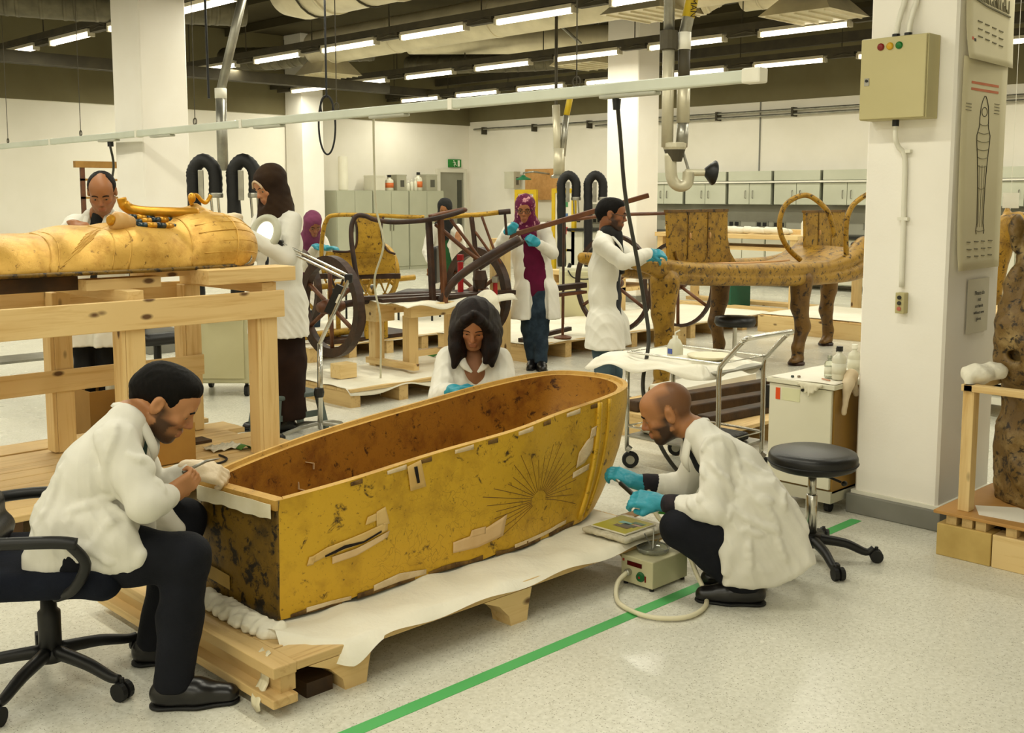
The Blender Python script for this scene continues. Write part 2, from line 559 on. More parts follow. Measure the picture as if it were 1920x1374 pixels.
# ================================================================== THE HALL
PAINT = M('wall_paint', 'ebe6d6', 'f1ecde', 1.2, 0.75, bump=0.05, bscale=90, spec=0.25)
BAND = M('band_paint', '6f6749', '777052', 1.0, 0.8, spec=0.2)
COLP = M('column_paint', 'efeade', 'f4f0e6', 1.5, 0.65, bump=0.06, bscale=70, spec=0.3)
DARKC = M('ceiling_paint', '453f2c', '4d4733', 0.8, 0.9, spec=0.1)
GREYB = M('grey_skirting', '77766c', '84837a', 3, 0.6)
BLACKP = M('black_plastic', '10100f', '191917', 8, 0.45)
BLACKR = M('black_rubber', '0c0c0b', '141413', 12, 0.6)
CHROME = M('chrome', 'b9b7ac', 'cfcdc3', 6, 0.22, metal=0.95)
STEEL = M('brushed_steel', '8f8d82', 'a5a397', 9, 0.35, metal=0.8)
WHITEP = M('white_plastic', 'dfdccb', 'e8e5d6', 4, 0.45)
GALV = M('galvanised_sheet', 'cbc2a4', 'ddd4b6', 3.0, 0.42, metal=0.25, bump=0.2, bscale=9, bdist=0.02)
FLEXD = M('dark_flexible_duct', '55503e', '6b654f', 6, 0.55, metal=0.4)
DKMET = M('dark_tray_metal', '3a3527', '47412f', 5, 0.7)

def floor_mat():
    m, nt, bs = _nodes('terrazzo')
    v = _coord(nt)
    base = _ramp(nt, _noise(nt, v, 0.7, 3), [(0.35, 'd2d0c0'), (0.65, 'dad8ca')])
    mot = _ramp(nt, _noise(nt, v, 55, 3, 0.7), [(0.35, 'bbb8a5'), (0.62, 'e2e0d2')])
    base = _mix(nt, 0.45, base, mot)
    vo = nt.nodes.new('ShaderNodeTexVoronoi'); vo.inputs['Scale'].default_value = 150
    nt.links.new(v, vo.inputs['Vector'])
    sp = nt.nodes.new('ShaderNodeSeparateColor'); nt.links.new(vo.outputs['Color'], sp.inputs[0])
    dark = _ramp(nt, sp.outputs[0], [(0.14, (1.0, 1.0, 1.0)), (0.22, (0.0, 0.0, 0.0))])
    near = _ramp(nt, vo.outputs['Distance'], [(0.30, (1.0, 1.0, 1.0)), (0.42, (0.0, 0.0, 0.0))])
    dm = _mix(nt, 1.0, dark, near, 'MULTIPLY')
    col = _mix(nt, dm, base, lin('a09c8b'))
    nt.links.new(col, bs.inputs['Base Color'])
    rr = _ramp(nt, _noise(nt, v, 2.5, 3), [(0.3, (0.46, 0.46, 0.46)), (0.7, (0.6, 0.6, 0.6))])
    nt.links.new(rr, bs.inputs['Roughness'])
    bs.inputs['Specular IOR Level'].default_value = 0.3
    return m

XB, YL = 17.26, 19.0
def structure(name, mb, mt, parent=None, **k):
    return tag(mb.build(name, mt, parent, **k), kind='structure') if parent is None else mb.build(name, mt, parent, **k)
structure('floor', MB().bx(-4, XB + .2, -4, YL + .2, -0.1, 0), floor_mat())
structure('ceiling', MB().bx(-4, XB + .2, -4, YL + .2, 4.75, 4.9), DARKC)
structure('wall_left', MB().bx(-4, XB + .2, YL, YL + .2, 0, 4.75), PAINT)
structure('wall_back', MB().bx(XB, XB + .2, -4, YL, 0, 4.75), PAINT)
structure('wall_right', MB().bx(-4, XB, -4.2, -4, 0, 4.75), PAINT)
structure('wall_front', MB().bx(-4.2, -4, -4, YL, 0, 4.75), PAINT)
structure('trim_1', MB().bx(-4, XB, YL - .04, YL - .002, 3.2, 4.745), BAND)
structure('trim_2', MB().bx(XB - .04, XB - .002, -4, YL - .05, 3.28, 4.745), BAND)
# roof deck ribs
for k in range(14):
    x = -2.5 + k * 1.5
    tag(MB().bx(x - .05, x + .05, -4, YL - .05, 4.6, 4.745).build('ceiling_rib', DARKC), kind='structure')

def column(x, y, wx, wy, n):
    c = tag(MB().bx(x, x + wx, y, y + wy, 0, 4.75).build('column_%d' % n, COLP), kind='structure')
    c.modifiers.new('bevel', 'BEVEL').width = 0.012
    MB().bx(x - .03, x + wx + .03, y - .03, y + wy + .03, 0.0, 0.1).build('baseboard', GREYB, c, bevel=0.006)
    MB().bx(x - .012, x + wx + .012, y - .012, y + wy + .012, 0.1, 0.118).build('baseboard_lip', WHITEP, c)
    return c
column(5.02, 2.20, .60, .43, 1)
column(5.04, 10.35, .50, .62, 2)
column(12.25, 18.35, .50, .60, 3)
column(12.72, 10.3, .50, .60, 4)

# door in the left wall, green exit sign over it
DGREY = M('door_grey', '8c8a78', '959381', 2, 0.5)
d = tag(MB().bx(16.30, 17.03, YL - .05, YL - .008, 0.0, 2.12).build('door_1', DGREY), kind='structure')
fr = MB(); fr.bx(16.22, 16.30, YL - .09, YL - .006, 0, 2.2); fr.bx(17.03, 17.11, YL - .09, YL - .006, 0, 2.2); fr.bx(16.30, 17.03, YL - .09, YL - .006, 2.12, 2.2)
fr.build('door_frame', M('door_frame_white', 'd8d4c2', 'e0dcca', 3, 0.5), d)
MB().bx(16.84, 16.97, YL - .062, YL - .05, 0.25, 1.95).build('vision_strip', M('dark_glazing', '3c3d33', '45463b', 2, 0.2), d)
MB().tube([(16.36, YL - .055, 1.02), (16.36, YL - .12, 1.02), (16.47, YL - .12, 1.02)], .012, 8).build('door_handle', STEEL, d)
e = thing('exit_sign', 'small green exit sign with white running figure above the grey door', 'sign', (16.78, YL - .03, 2.33))
MB().bx(16.60, 16.97, YL - .05, YL - .006, 2.24, 2.42).build('sign_plate', M('exit_green', '1d7a2c', '2a8a38', 3, 0.4), e)
s = MB(); s.ell((16.74, YL - .052, 2.385), (.016, .004, .016)); s.tube([(16.76, YL - .052, 2.365), (16.78, YL - .052, 2.32)], .012, 6)
s.tube([(16.78, YL - .052, 2.32), (16.74, YL - .052, 2.29), (16.76, YL - .052, 2.26)], .008, 6); s.tube([(16.78, YL - .052, 2.32), (16.82, YL - .052, 2.28)], .008, 6)
s.tube([(16.71, YL - .052, 2.345), (16.77, YL - .052, 2.35), (16.81, YL - .052, 2.34)], .006, 6)
s.bx(16.86, 16.92, YL - .053, YL - .05, 2.26, 2.40)
s.build('running_figure', M('sign_white', 'e8ead8', 'f0f2e2', 3, 0.5), e)

# ---------------- ceiling lamps, their trays
LAMPM = emit('lamp_glow', 'fff4dc', 7.0)
F_ = 2040.0; A_ = math.radians(45.51)
def seen(p):
    f = v3(math.cos(A_) * math.cos(math.radians(6.5)), math.sin(A_) * math.cos(math.radians(6.5)), -math.sin(math.radians(6.5)))
    r = v3(math.sin(A_), -math.cos(A_), 0); u = np.cross(r, f); q = np.asarray(p, float) - v3(0, 0, 1.6)
    z = q @ f
    return z > 0 and -30 < 960 + F_ * (q @ r) / z < 1950 and -30 < 598.4 - F_ * (q @ u) / z < 1400
ORD = ['first', 'second', 'third', 'fourth', 'fifth', 'sixth', 'seventh', 'eighth', 'ninth', 'tenth', 'eleventh', 'twelfth']
HOUSING = M('lamp_housing', 'b9b29b', 'c6bfa8', 4, 0.5)
hm = gm = cm = None
for X, nm in ((2.95, 'nearest'), (5.97, 'second nearest'), (8.95, 'middle'), (11.98, 'fourth'), (14.85, 'farthest')):
    i = 0
    for Y in sorted(ROWS_SEEN[X], reverse=True):
        vis = seen((X, Y, LAMP_Z))
        lab = ('bare white fluorescent tube lamp, %s from the left in the %s ceiling row' % (ORD[i], nm)) if vis else 'white fluorescent tube lamp out of the frame overhead'
        if vis: i += 1
        t = thing('fluorescent_lamp', lab, 'lamp', (X, Y, LAMP_Z), 'fluorescent tube lamps in the %s ceiling row' % nm if vis else 'fluorescent lamps out of frame')
        if hm is None:
            a = MB().bx(-.05, .05, -.60, .60, 0.02, 0.06); b = MB(); 
            b.tube([(0, -.585, -.01), (0, .585, -.01)], .028, 10)
            c_ = MB(); c_.bx(-.04, .04, -.02, .02, -.04, .04)
            hm = [make_mesh('housing', q.v, q.f, mm) for q, mm in ((a, HOUSING), (b, LAMPM), (c_, HOUSING))]
            hm[1].data.name = 'glowing_tube'; hm[2].data.name = 'end_caps'
            keep = [q.data for q in hm]
            for q in hm: bpy.data.objects.remove(q)
        for q, qn in zip(keep, ('housing', 'glowing_tube', 'end_holder')):
            if qn == 'end_holder':
                for yo in (-.607, .607):
                    o = bpy.data.objects.new(qn, q); COL.objects.link(o); o.parent = t; o.location = (0, yo, 0)
                continue
            o = bpy.data.objects.new(qn, q); COL.objects.link(o); o.parent = t
    ys = ROWS_SEEN[X]
    t = thing('cable_tray', 'long dark cable tray running above the %s row of tube lamps' % nm, 'cable tray', (X, ys[0], LAMP_Z + .1))
    b = MB(); b.bx(X - .07, X + .07, ys[0] - 1, YL - .05, LAMP_Z + .07, LAMP_Z + .15)
    b.build('tray', DKMET, t)
    for k, Y in enumerate(ys):
        MB().tube([(X, Y + .875, LAMP_Z + .15), (X, Y + .875, 4.6)], .008, 6).build('suspension_rod', DKMET, t)
        g = MB(); g.bx(X - .045, X + .045, Y + .66, Y + 1.08, LAMP_Z + .0, LAMP_Z + .07)
        g.tube([(X - .03, Y + .62, LAMP_Z + .02), (X - .05, Y + .8, LAMP_Z + .05), (X - .03, Y + 1.1, LAMP_Z + .02)], .01, 6)
        g.build('wiring_link', DKMET, t)

# ---------------- suspended white power rail with its hangers
RAILW = M('rail_white', 'bfc4b4', 'cbd0c0', 2.0, 0.4)
t = thing('suspended_power_rail', 'long pale overhead power rail hanging across the hall on thin wires', 'rail', (4.85, 8, 2.19))
yy = np.linspace(3.66, 16.9, 7)
def railx(y): return 4.72 + 0.0225 * (y - 3.09)
RZ = 2.19
MB().beam((railx(3.09), 3.09, RZ), (railx(14.2), 14.2, RZ), .063, .063).build('rail_body', RAILW, t, bevel=0.01)
MB().bx(4.682, 4.758, 3.03, 3.14, RZ - .038, RZ + .038).build('end_cap', WHITEP, t, bevel=0.01)
for y in (4.3, 6.74, 8.95, 11.5, 13.7):
    b = MB(); b.tube([(railx(y), y, RZ + .03), (railx(y), y, 4.6)], .004, 5)
    b.tube([(railx(y), y + .03 * math.cos(a), RZ + .06 + .03 * math.sin(a)) for a in np.linspace(0, 6.28, 10)], .005, 5)
    b.build('hanger_wire', DKMET, t)
for y in (3.9, 6.1, 7.7, 9.6, 10.8):
    MB().bx(railx(y) - .03, railx(y) + .03, y - .2, y + .2, RZ - .052, RZ - .030).build('current_collector', M('collector_grey', 'a3a393', 'b0b0a0', 4, .5), t, bevel=0.008)
for y in (5.4, 8.1, 10.1, 12.3):
    MB().bx(railx(y) - .036, railx(y) + .036, y - .02, y + .02, RZ - .036, RZ + .036).build('joint_sleeve', WHITEP, t)

# ---------------- ducts
def duct(name, label, pts, r, mt, rings=0, n=24, ribs=True):
    t = thing(name, label, 'duct', pts[0])
    P = spline(pts, 10)
    MB().tube(P, r, n).build('duct_skin', mt, t, smooth=True)
    if rings:
        L = len(P)
        for k in range(rings):
            i = int((k + .5) * (L - 1) / rings); i2 = min(i + 1, L - 1)
            d = nrm(P[i2] - P[i if i2 > i else i - 1]); c = P[i]
            MB().tube([c - d * .02, c + d * .02], r * 1.03, n).build('duct_band', mt, t, smooth=True)
    return t
dc = thing('round_duct', 'big pale insulated round duct overhead with a domed end', 'duct', (8, 12, 3.98))
P = [v3(7.55, 11.25 - .0, 4.05), v3(7.5, 3.0, 4.05)]
b = MB(); b.tube([(7.55, 11.75, 4.05), (7.55, 11.7, 4.05), (7.55, 11.55, 4.05), (7.55, 11.2, 4.05), (7.53, 8, 4.05), (7.5, 2.0, 4.05)], [.03, .16, .29, .37, .37, .37], 28)
b.build('duct_skin', GALV, dc, smooth=True)
for y in (10.6, 9.4, 8.2, 7.0, 5.8, 4.6):
    MB().tube([(7.54, y - .025, 4.05), (7.54, y + .025, 4.05)], .385, 28).build('duct_band', GALV, dc, smooth=True)
for y in (10.9, 9.9, 8.9, 7.9, 6.9, 5.9):
    MB().tube([(7.54 - .38 * math.cos(a), y, 4.05 - .38 * math.sin(a)) for a in np.linspace(-.2, 3.34, 14)] , .012, 5).build('hanger_strap', DKMET, dc)
duct('round_duct', 'pale tapering duct above the middle lamp row ending in a rounded elbow', [(10.45, 15.2, 3.98), (10.5, 13.6, 4.0), (10.55, 11.0, 4.02), (10.55, 8.0, 4.02), (10.5, 4.0, 4.02)], .27, GALV, 5)
t = thing('elbow_duct', 'short silver duct elbow dropping to a square diffuser overhead', 'duct', (12.7, 13.0, 4.0))
MB().tube(spline([(11.6, 14.2, 4.12), (12.4, 12.6, 4.05), (13.0, 11.4, 4.0), (13.05, 11.0, 3.95)], 8), .22, 20).build('duct_skin', GALV, t, smooth=True)
duct('flexible_duct', 'dark ribbed flexible duct at the top left corner', [(4.6, 13.6, 3.9), (5.6, 13.1, 3.86), (6.6, 12.6, 3.88), (7.4, 12.3, 3.9)], .2, FLEXD, 18, 16)
duct('flexible_duct', 'silver duct elbow beside the tall left column overhead', [(5.9, 9.9, 4.2), (6.2, 10.4, 3.98), (6.1, 11.2, 3.9), (5.9, 12.0, 3.95)], .22, GALV, 6, 20)
duct('flexible_duct', 'dark ribbed flexible duct between the two left columns', [(10.6, 18.3, 4.1), (10.75, 16.9, 4.0), (11.0, 16.0, 4.05), (11.6, 15.2, 4.08)], .2, FLEXD, 16, 16)
duct('flexible_duct', 'dark flexible hose duct above the middle of the far rows', [(13.2, 16.2, 4.02), (13.6, 15.0, 3.98), (14.2, 14.0, 3.98), (14.6, 13.2, 4.0)], .17, FLEXD, 12, 16)
duct('ribbed_elbow_duct', 'ribbed silver elbow duct beside the right hand lamps', [(11.2, 7.2, 4.25), (10.95, 7.5, 4.1), (10.75, 7.85, 3.9)], .22, GALV, 6, 20)
duct('horizontal_duct', 'pale straight duct running behind the right hand lamps', [(12.9, 8.6, 4.28), (12.9, 6.4, 4.28), (12.9, 3.0, 4.28)], .2, GALV, 4, 20)
def diffuser(x, y, z, lab, s_=.45):
    t = thing('air_diffuser', lab, 'vent', (x, y, z))
    b = MB(); q = s_
    V = [(x - q, y - q, z), (x + q, y - q, z), (x + q, y + q, z), (x - q, y + q, z), (x - .2, y - .2, z + .28), (x + .2, y - .2, z + .28), (x + .2, y + .2, z + .28), (x - .2, y + .2, z + .28)]
    b.add(V, [(3, 2, 1, 0), (4, 5, 6, 7), (0, 1, 5, 4), (1, 2, 6, 5), (2, 3, 7, 6), (3, 0, 4, 7)])
    b.build('hood', GALV, t)
    MB().tube([(x, y, z + .28), (x, y, z + .55)], .17, 16).build('collar', GALV, t, smooth=True)
    g = MB()
    for k in range(5): g.bx(x - q + .04, x + q - .04, y - q + .08 + k * (2 * q - .16) / 4 - .01, y - q + .08 + k * (2 * q - .16) / 4 + .01, z - .02, z)
    g.build('grille', GALV, t)
diffuser(13.1, 11.6, 3.62, 'pyramid shaped silver air diffuser under the duct elbow')
diffuser(10.45, 8.25, 3.72, 'boxy silver air diffuser left of the middle column')
diffuser(11.35, 6.65, 3.62, 'silver air diffuser to the right of the middle column')
diffuser(10.6, 15.1, 3.55, 'boxy silver air diffuser behind the second left column', .4)
# roof beams and struts
for k, (p, q, lab) in enumerate([((16.2, -3, 4.1), (16.2, 18.9, 4.1), 'long dark steel beam near the far wall overhead'),
                                ((13.4, -3, 4.4), (13.4, 18.9, 4.4), 'long dark steel beam over the far lamp rows'),
                                ((4.4, 15.3, 3.45), (12.0, 15.3, 3.45), 'dark beam crossing the ceiling at the left'),
                                ((4.4, 17.6, 3.7), (16.0, 17.6, 3.7), 'dark beam crossing the ceiling by the left wall')]):
    b = MB(); b.beam(p, q, .10, .16)
    tag(b.build('roof_beam', DKMET), lab, 'beam')
for k, (p, q, lab) in enumerate([((11.6, 11.6, 4.58), (12.4, 11.15, 3.85), 'left thin slanting strut under the roof left of the middle column'),
                                ((13.05, 11.3, 4.3), (12.75, 11.75, 3.7), 'right thin slanting strut under the roof left of the middle column')]):
    tag(MB().tube([p, q], .025, 8).build('strut', STEEL), lab, 'strut')

# ---------------- pipes along the far wall
t = thing('wall_pipes', 'pair of thin grey conduit pipes running high along the far wall', 'pipe', (XB - .1, 9, 3.1))
for z in (3.02, 3.10):
    MB().tube([(XB - .12, 18.7 if z > 3.05 else 15.0, z), (XB - .12, 3, z)], .022, 8).build('pipe', STEEL, t)
for y in np.arange(4, 18.6, 1.6):
    MB().bx(XB - .15, XB - .002, y - .02, y + .02, 2.98, 3.14).build('bracket', DKMET, t)
tag(MB().bx(XB - .02, XB - .003, 11.12, 11.14, 1.9, 4.7).build('trim_3', GREYB), kind='structure')

# ---------------- wall cupboards on the far wall, worktop under them, sockets
CUP = M('cupboard_grey', 'b9bba6', 'c2c4b0', 1.5, 0.45)
CUPE = M('cupboard_edge', '8f917f', '9a9c8a', 2, 0.5)
ys = [13.5, 12.55, 11.58, 10.62, 9.66, 8.70, 7.74, 6.78, 5.82, 4.86, 3.9]
for i in range(len(ys) - 1):
    y1, y0 = ys[i] - .03, ys[i + 1] + .03
    vis = seen((16.95, (y0 + y1) / 2, 1.6))
    t = thing('wall_cupboard', ('grey two door wall cupboard, %s from the left on the far wall' % ORD[i]) , 'cupboard', (16.95, (y0 + y1) / 2, 1.43), 'grey wall cupboards on the far wall')
    MB().bx(16.93, XB - .002, y0, y1, 1.43, 2.03).build('carcass', CUPE, t)
    MB().bx(16.90, 16.93, y0, y1, 1.86, 2.03).build('top_panel', CUP, t)
    MB().bx(16.86, 16.93, y0 - .03, y1 + .03, 1.82, 1.85).build('ledge', WHITEP, t)
    ym = (y0 + y1) / 2
    for a_, b_ in ((y0 + .005, ym - .006), (ym + .006, y1 - .005)):
        d = MB().bx(16.905, 16.93, a_, b_, 1.44, 1.81).build('door', CUP, t)
        hy = b_ - .07 if b_ < ym else a_ + .07
        MB().tube([(16.905, hy, 1.55), (16.88, hy, 1.55), (16.88, hy, 1.68), (16.905, hy, 1.68)], .008, 6).build('handle', STEEL, d)
t = thing('wall_bench', 'long white bench with black worktop under the far wall cupboards', 'worktop', (16.9, 9, 0))
MB().bx(16.5, XB - .003, 3.9, 15.2, .88, .93).build('worktop', M('black_worktop', '171714', '22221e', 3, .35), t)
for i, y in enumerate(np.arange(3.9, 15.0, .95)):
    p = MB().bx(16.6, XB - .003, y, y + .93, .1, .88).build('base_unit', CUP, t)
    for k in (0, 1): MB().bx(16.58, 16.6, y + .01 + k * .465, y + .455 + k * .465, .12, .86).build('door', M('bench_door', 'cfccb8', 'd6d3c0', 2, .5), p)
MB().bx(XB - .03, XB - .003, 3.9, 15.2, .93, 1.42).build('splash_panel', M('splash_grey', '9b9987', 'a5a391', 2, .5), t)
for i, y in enumerate((15.0 - .0, 11.95, 11.62, 11.02, 10.66, 8.9)):
    s = thing('wall_socket', 'dark twin socket plate, %s from the left above the black worktop' % ORD[i], 'socket', (XB - .04, y, 1.07), 'socket plates above the worktop')
    MB().bx(XB - .045, XB - .03, y - .13, y + .13, 1.02, 1.13).build('plate', M('socket_plate', '7b7a6a', '85846f', 3, .5), s)
    for k in (-.06, .06): MB().bx(XB - .05, XB - .045, y + k - .04, y + k + .04, 1.04, 1.11).build('outlet', BLACKP, s)

# ---------------- grey lockers by the left wall with boxes on top
LOCK = M('locker_grey', 'a9aa93', 'b3b49d', 1.2, 0.45)
xs = [13.05, 13.98, 14.95, 15.95]
for i in range(3):
    t = thing('metal_locker', 'tall pale grey metal locker, %s of three in the row against the left wall' % ('leftmost', 'middle', 'rightmost')[i], 'cabinet', ((xs[i] + xs[i + 1]) / 2, 18.6, 0), 'metal lockers at the left wall')
    MB().bx(xs[i] + .01, xs[i + 1] - .01, 18.4, YL - .01, 0, 1.70).build('body', LOCK, t)
    xm = (xs[i] + xs[i + 1]) / 2
    for a_, b_ in ((xs[i] + .02, xm - .005), (xm + .005, xs[i + 1] - .02)):
        d = MB().bx(a_, b_, 18.38, 18.4, .08, 1.68).build('door', LOCK, t)
        MB().bx((b_ - .05) if b_ < xm else (a_ + .03), (b_ - .03) if b_ < xm else (a_ + .05), 18.36, 18.38, .85, 1.0).build('handle', STEEL, d)
t = tag(MB().lathe([(.09, 1.70), (.10, 1.72), (.10, 2.38), (.09, 2.4)], (13.42, 18.65, 0), 16).build('paper_roll', M('roll_white', 'e6e1cb', 'eeead6', 3, .7), smooth=False), 'tall white roll standing upright on top of the leftmost locker', 'roll')
def carton(name, lab, cat, x0, x1, z1, c, mark=None, y0=18.5, y1=18.85, z0=1.70, cap=None, lid=None):
    t = thing(name, lab, cat, ((x0 + x1) / 2, (y0 + y1) / 2, z0))
    MB().bx(x0, x1, y0, y1, z0, z1).build('box_body', M(name + lab[:9], c, None, 3, .6), t, bevel=0.008)
    if mark: MB().bx(x0 + (x1 - x0) * .35, x0 + (x1 - x0) * .75, y0 - .006, y0, z0 + .08, z1 - .12).build('label_patch', M('mark' + mark, mark, None, 3, .6), t)
    MB().bx(x0 - .004, x1 + .004, y0 - .004, y1 + .004, z1 - .03, z1).build('lid_edge', M('lidedge' + c, c, None, 6, .6), t)
    return t
carton('carton', 'plain white carton on top of the lockers beside the tall roll', 'box', 14.1, 14.4, 2.02, 'dcd8c4')
carton('carton', 'grey carton with dark print on top of the lockers', 'box', 14.72, 14.98, 2.04, 'a9a68f', '4f4d42')
carton('carton', 'grey carton with a dark square mark on the lockers, rightmost', 'box', 15.55, 15.85, 2.06, 'b2b09a', '5a584c')
def bottle(x, y, z, h, r, lab, glass_, capm, label_=None, cat='bottle', group=None, name='bottle'):
    t = thing(name, lab, cat, (x, y, z), group)
    MB().lathe([(r * .9, 0), (r, .01), (r, h * .62), (r * .85, h * .7), (r * .38, h * .78), (r * .36, h * .86)], (x, y, z), 14).build('bottle_body', glass_, t, smooth=True)
    MB().lathe([(r * .45, h * .86), (r * .45, h), (r * .4, h)], (x, y, z), 12).build('cap', capm, t, smooth=False)
    if label_ is not None:
        MB().lathe([(r * 1.02, h * .18), (r * 1.02, h * .5)], (x, y, z), 14).build('paper_label', label_, t, smooth=True)
    return t
JAR = M('jar_pale', 'ccc9b3', 'd6d3be', 3, .2)
ORL = M('orange_label', 'c8652c', 'd4733a', 3, .6)
bottle(14.55, 18.55, 1.70, .33, .09, 'clear bottle with black cap and orange label, left on the lockers', JAR, BLACKP, ORL)
bottle(15.35, 18.55, 1.70, .40, .09, 'clear bottle with black cap and orange label, right on the lockers', JAR, BLACKP, ORL)
for k, x in enumerate((15.02, 15.12, 15.22)):
    bottle(x, 18.5, 1.70, .22 + .03 * k, .045, 'small pale jar, %s of three between the cartons on the lockers' % ('left', 'middle', 'right')[k], JAR, WHITEP, None, 'jar', 'small jars on the lockers', 'jar')
# ================================================================== FOREGROUND
PX = wood('pine_x', 'e2c68c', 'c49c5c', 0); PY = wood('pine_y', 'e2c68c', 'c49c5c', 1); PZ = wood('pine_z', 'e2c68c', 'c49c5c', 2)
DX = wood('deck_x', 'd8ba80', 'b08c54', 0, knots=False); DY = wood('deck_y', 'd8ba80', 'b08c54', 1, knots=False)
DKW = M('dark_timber', '2a1d0f', '4a3216', 6, 0.6, stretch=(1, 1, 1), bump=0.2, bscale=30)
PLY = M('brown_board', 'a87a3e', 'b98b4c', 3, 0.6)
SHEET = M('white_sheet', 'ddd7c2', 'e8e3d1', 2.0, 0.8, bump=0.4, bscale=18, bdist=0.02, spec=0.2)
CLEAR = glass('clear_film', 'e9e6d8', 0.25)
tape_m = M('green_tape', '4aa858', '58b466', 2, 0.5)
t = tag(MB().bx(-0.6, 4.9, 2.52, 2.575, 0.0, 0.0015).build('floor_tape', tape_m), 'long green tape line stuck across the speckled floor', 'tape')

# ---------------- the pallet under the open coffin
pal = thing('pallet', 'low wooden pallet under the open golden coffin', 'pallet', (2.7, 3.3, 0))
zt = 0.155
y0 = 2.79
rows = np.linspace(y0, 4.0, 10)
for k in range(9):
    a, b_ = rows[k] + .003, rows[k + 1] - .003
    xs_ = [(1.80, 3.20), (3.206, 3.72)] if k == 0 else [(1.80 + .0 * k, 3.72)]
    for (xa, xb) in xs_:
        MB().bx(xa, xb, a, b_, zt - .03, zt + RNG.uniform(-.002, .002)).build('deck_board', DX, pal, bevel=0.004)
MB().bx(1.715, 1.80, y0 - .0, 4.0, zt - .035, zt + .002).build('end_board', DY, pal, bevel=0.004)
MB().bx(1.70, 1.79, y0 - .02, 4.02, .035, .065).build('skid_board', DY, pal, bevel=0.004)
MB().bx(1.745, 1.80, y0 + .01, 3.99, .065, zt - .035).build('end_rail', DY, pal)
for x in (2.035, 2.79, 3.58):
    prof = [(-.05, 0), (.035, 0), (.045, .06), (.06, zt - .031), (-.19, zt - .031), (-.11, .09), (-.06, .04)]
    MB().prism(prof, (x, y0 + .004, 0), (1, 0, 0), (0, 0, 1), (0, 1, 0), 0, .10).build('skid_block', PX, pal)
    for yy_ in (3.35, 3.88):
        MB().bx(x - .05, x + .045, yy_, yy_ + .1, 0, zt - .031).build('skid_block', PX, pal)
MB().bx(1.75, 1.85, y0 + .3, y0 + .45, 0, .035).build('skid_foot', DKW, pal)
tag(MB().bx(1.86, 1.96, 2.83, 3.06, .0, .05).build('timber_offcut', DKW), 'dark timber offcut on the floor under the pallet end', 'wood block')

# white sheet on the pallet
def sheet_fn(u, v):
    # u along X, v from the front edge to the back
    x = 1.83 + u * 1.86
    yf = 2.785 + (0.16 * max(0, 1 - (x - 1.83) / .16)) + .004 * math.sin(x * 9)
    if 1.9 < x < 2.12: yf -= .012
    y = yf + v * (3.98 - yf)
    z = zt + .008 + .006 * math.sin(x * 17 + 3 * y) * math.sin(y * 13) + .004 * math.sin(31 * x - 7 * y)
    z += .007 * max(0, math.sin(x * 7.3 + y * 21)) * (1 if v < .4 else .3)
    if x < 1.95: z += .035 * (1 - (x - 1.83) / .12) * (0.5 + .5 * math.sin(y * 24))
    z = max(z, zt + .006)
    if v == 0: 
        y = min(y, yf); z = zt + .004 - (.055 * math.exp(-((x - 2.0) / .09) ** 2) + .012 + .008 * math.sin(x * 14))
        y -= .014
    return v3(x, y, z)
b = MB().grid(sheet_fn, 150, 60)
tag(b.build('white_sheet', SHEET, smooth=True), 'creased white sheet spread on the pallet beneath the coffin', 'sheet')
# crumpled roll of sheet at the foot end and by the head
rb = Solid()
pp = spline([(1.80, 3.62, .185), (1.83, 3.45, .18), (1.835, 3.28, .185), (1.83, 3.12, .18), (1.86, 2.99, .176)], 6)
for i in range(len(pp) - 1):
    rb.cap(pp[i], pp[i + 1], .019 + .002 * math.sin(i * 1.1), .019 + .002 * math.sin(i * 1.1 + 1.1), k=.02)
    q = pp[i]; rb.cap(q + v3(-.03, RNG.uniform(-.02, .02), -.01), q + v3(.02, RNG.uniform(-.03, .03), .008), .012, .016, k=.015)
tag(solid_obj('crumpled_sheet', rb, .008, SHEET, None, .009, 75, 4), 'crumpled white sheet rolled against the foot of the coffin', 'sheet')
# strip of clear tape hanging at the pallet corner
def tp(u, v): return v3(1.77 - .075 * v - .012 * math.sin(v * 9), 2.89 + .05 * u - .06 * v, zt + .006 - .15 * v ** 1.3 + .006 * math.sin(u * 7 + v * 8))
tag(MB().grid(tp, 6, 10).build('clear_tape', M('tape_film', 'd8cfae', 'e2dabd', 5, .25), thick=.001, smooth=True), 'loose strip of clear tape hanging off the pallet corner', 'tape')

# ---------------- the open golden coffin
GOLD = gilt('gold_outside', 'd0a526', 'ab8318', '3f2a08', .40, .3, .45, scale=1.7)
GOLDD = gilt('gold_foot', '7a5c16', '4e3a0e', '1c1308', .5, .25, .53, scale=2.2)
GOLDI = gilt('gold_inside', 'a8741f', '7c4a10', '45260a', .55, .15, .47, scale=2.4)
RIMW = gilt('rim_wood', 'c49a48', 'a87c30', '3a2410', .65, .05, .42, scale=2.0)
near = [(1.92, 3.065), (2.2, 3.045), (2.6, 3.05), (3.0, 3.03), (3.3, 3.065), (3.6, 3.085), (3.8, 3.13), (3.93, 3.24), (3.99, 3.42)]
far = [(3.94, 3.64), (3.8, 3.735), (3.5, 3.77), (3.15, 3.757), (2.83, 3.742), (2.53, 3.713), (2.24, 3.655), (2.0, 3.58), (1.875, 3.505)]
def zrim(x): return .588 + (x - 1.9) * .0715
OUT = [np.array(p) for p in spline([np.array(p) for p in near + far], 7)]
NO = len(OUT)
cen = np.array([2.9, 3.4])
def inset(P, d):
    n = len(P); R = []
    for i in range(n):
        a = P[(i - 1) % n]; c = P[(i + 1) % n]; e = c - a
        nn = np.array([-e[1], e[0]]); nn /= np.linalg.norm(nn) + 1e-9
        R.append(P[i] + nn * d)
    return R
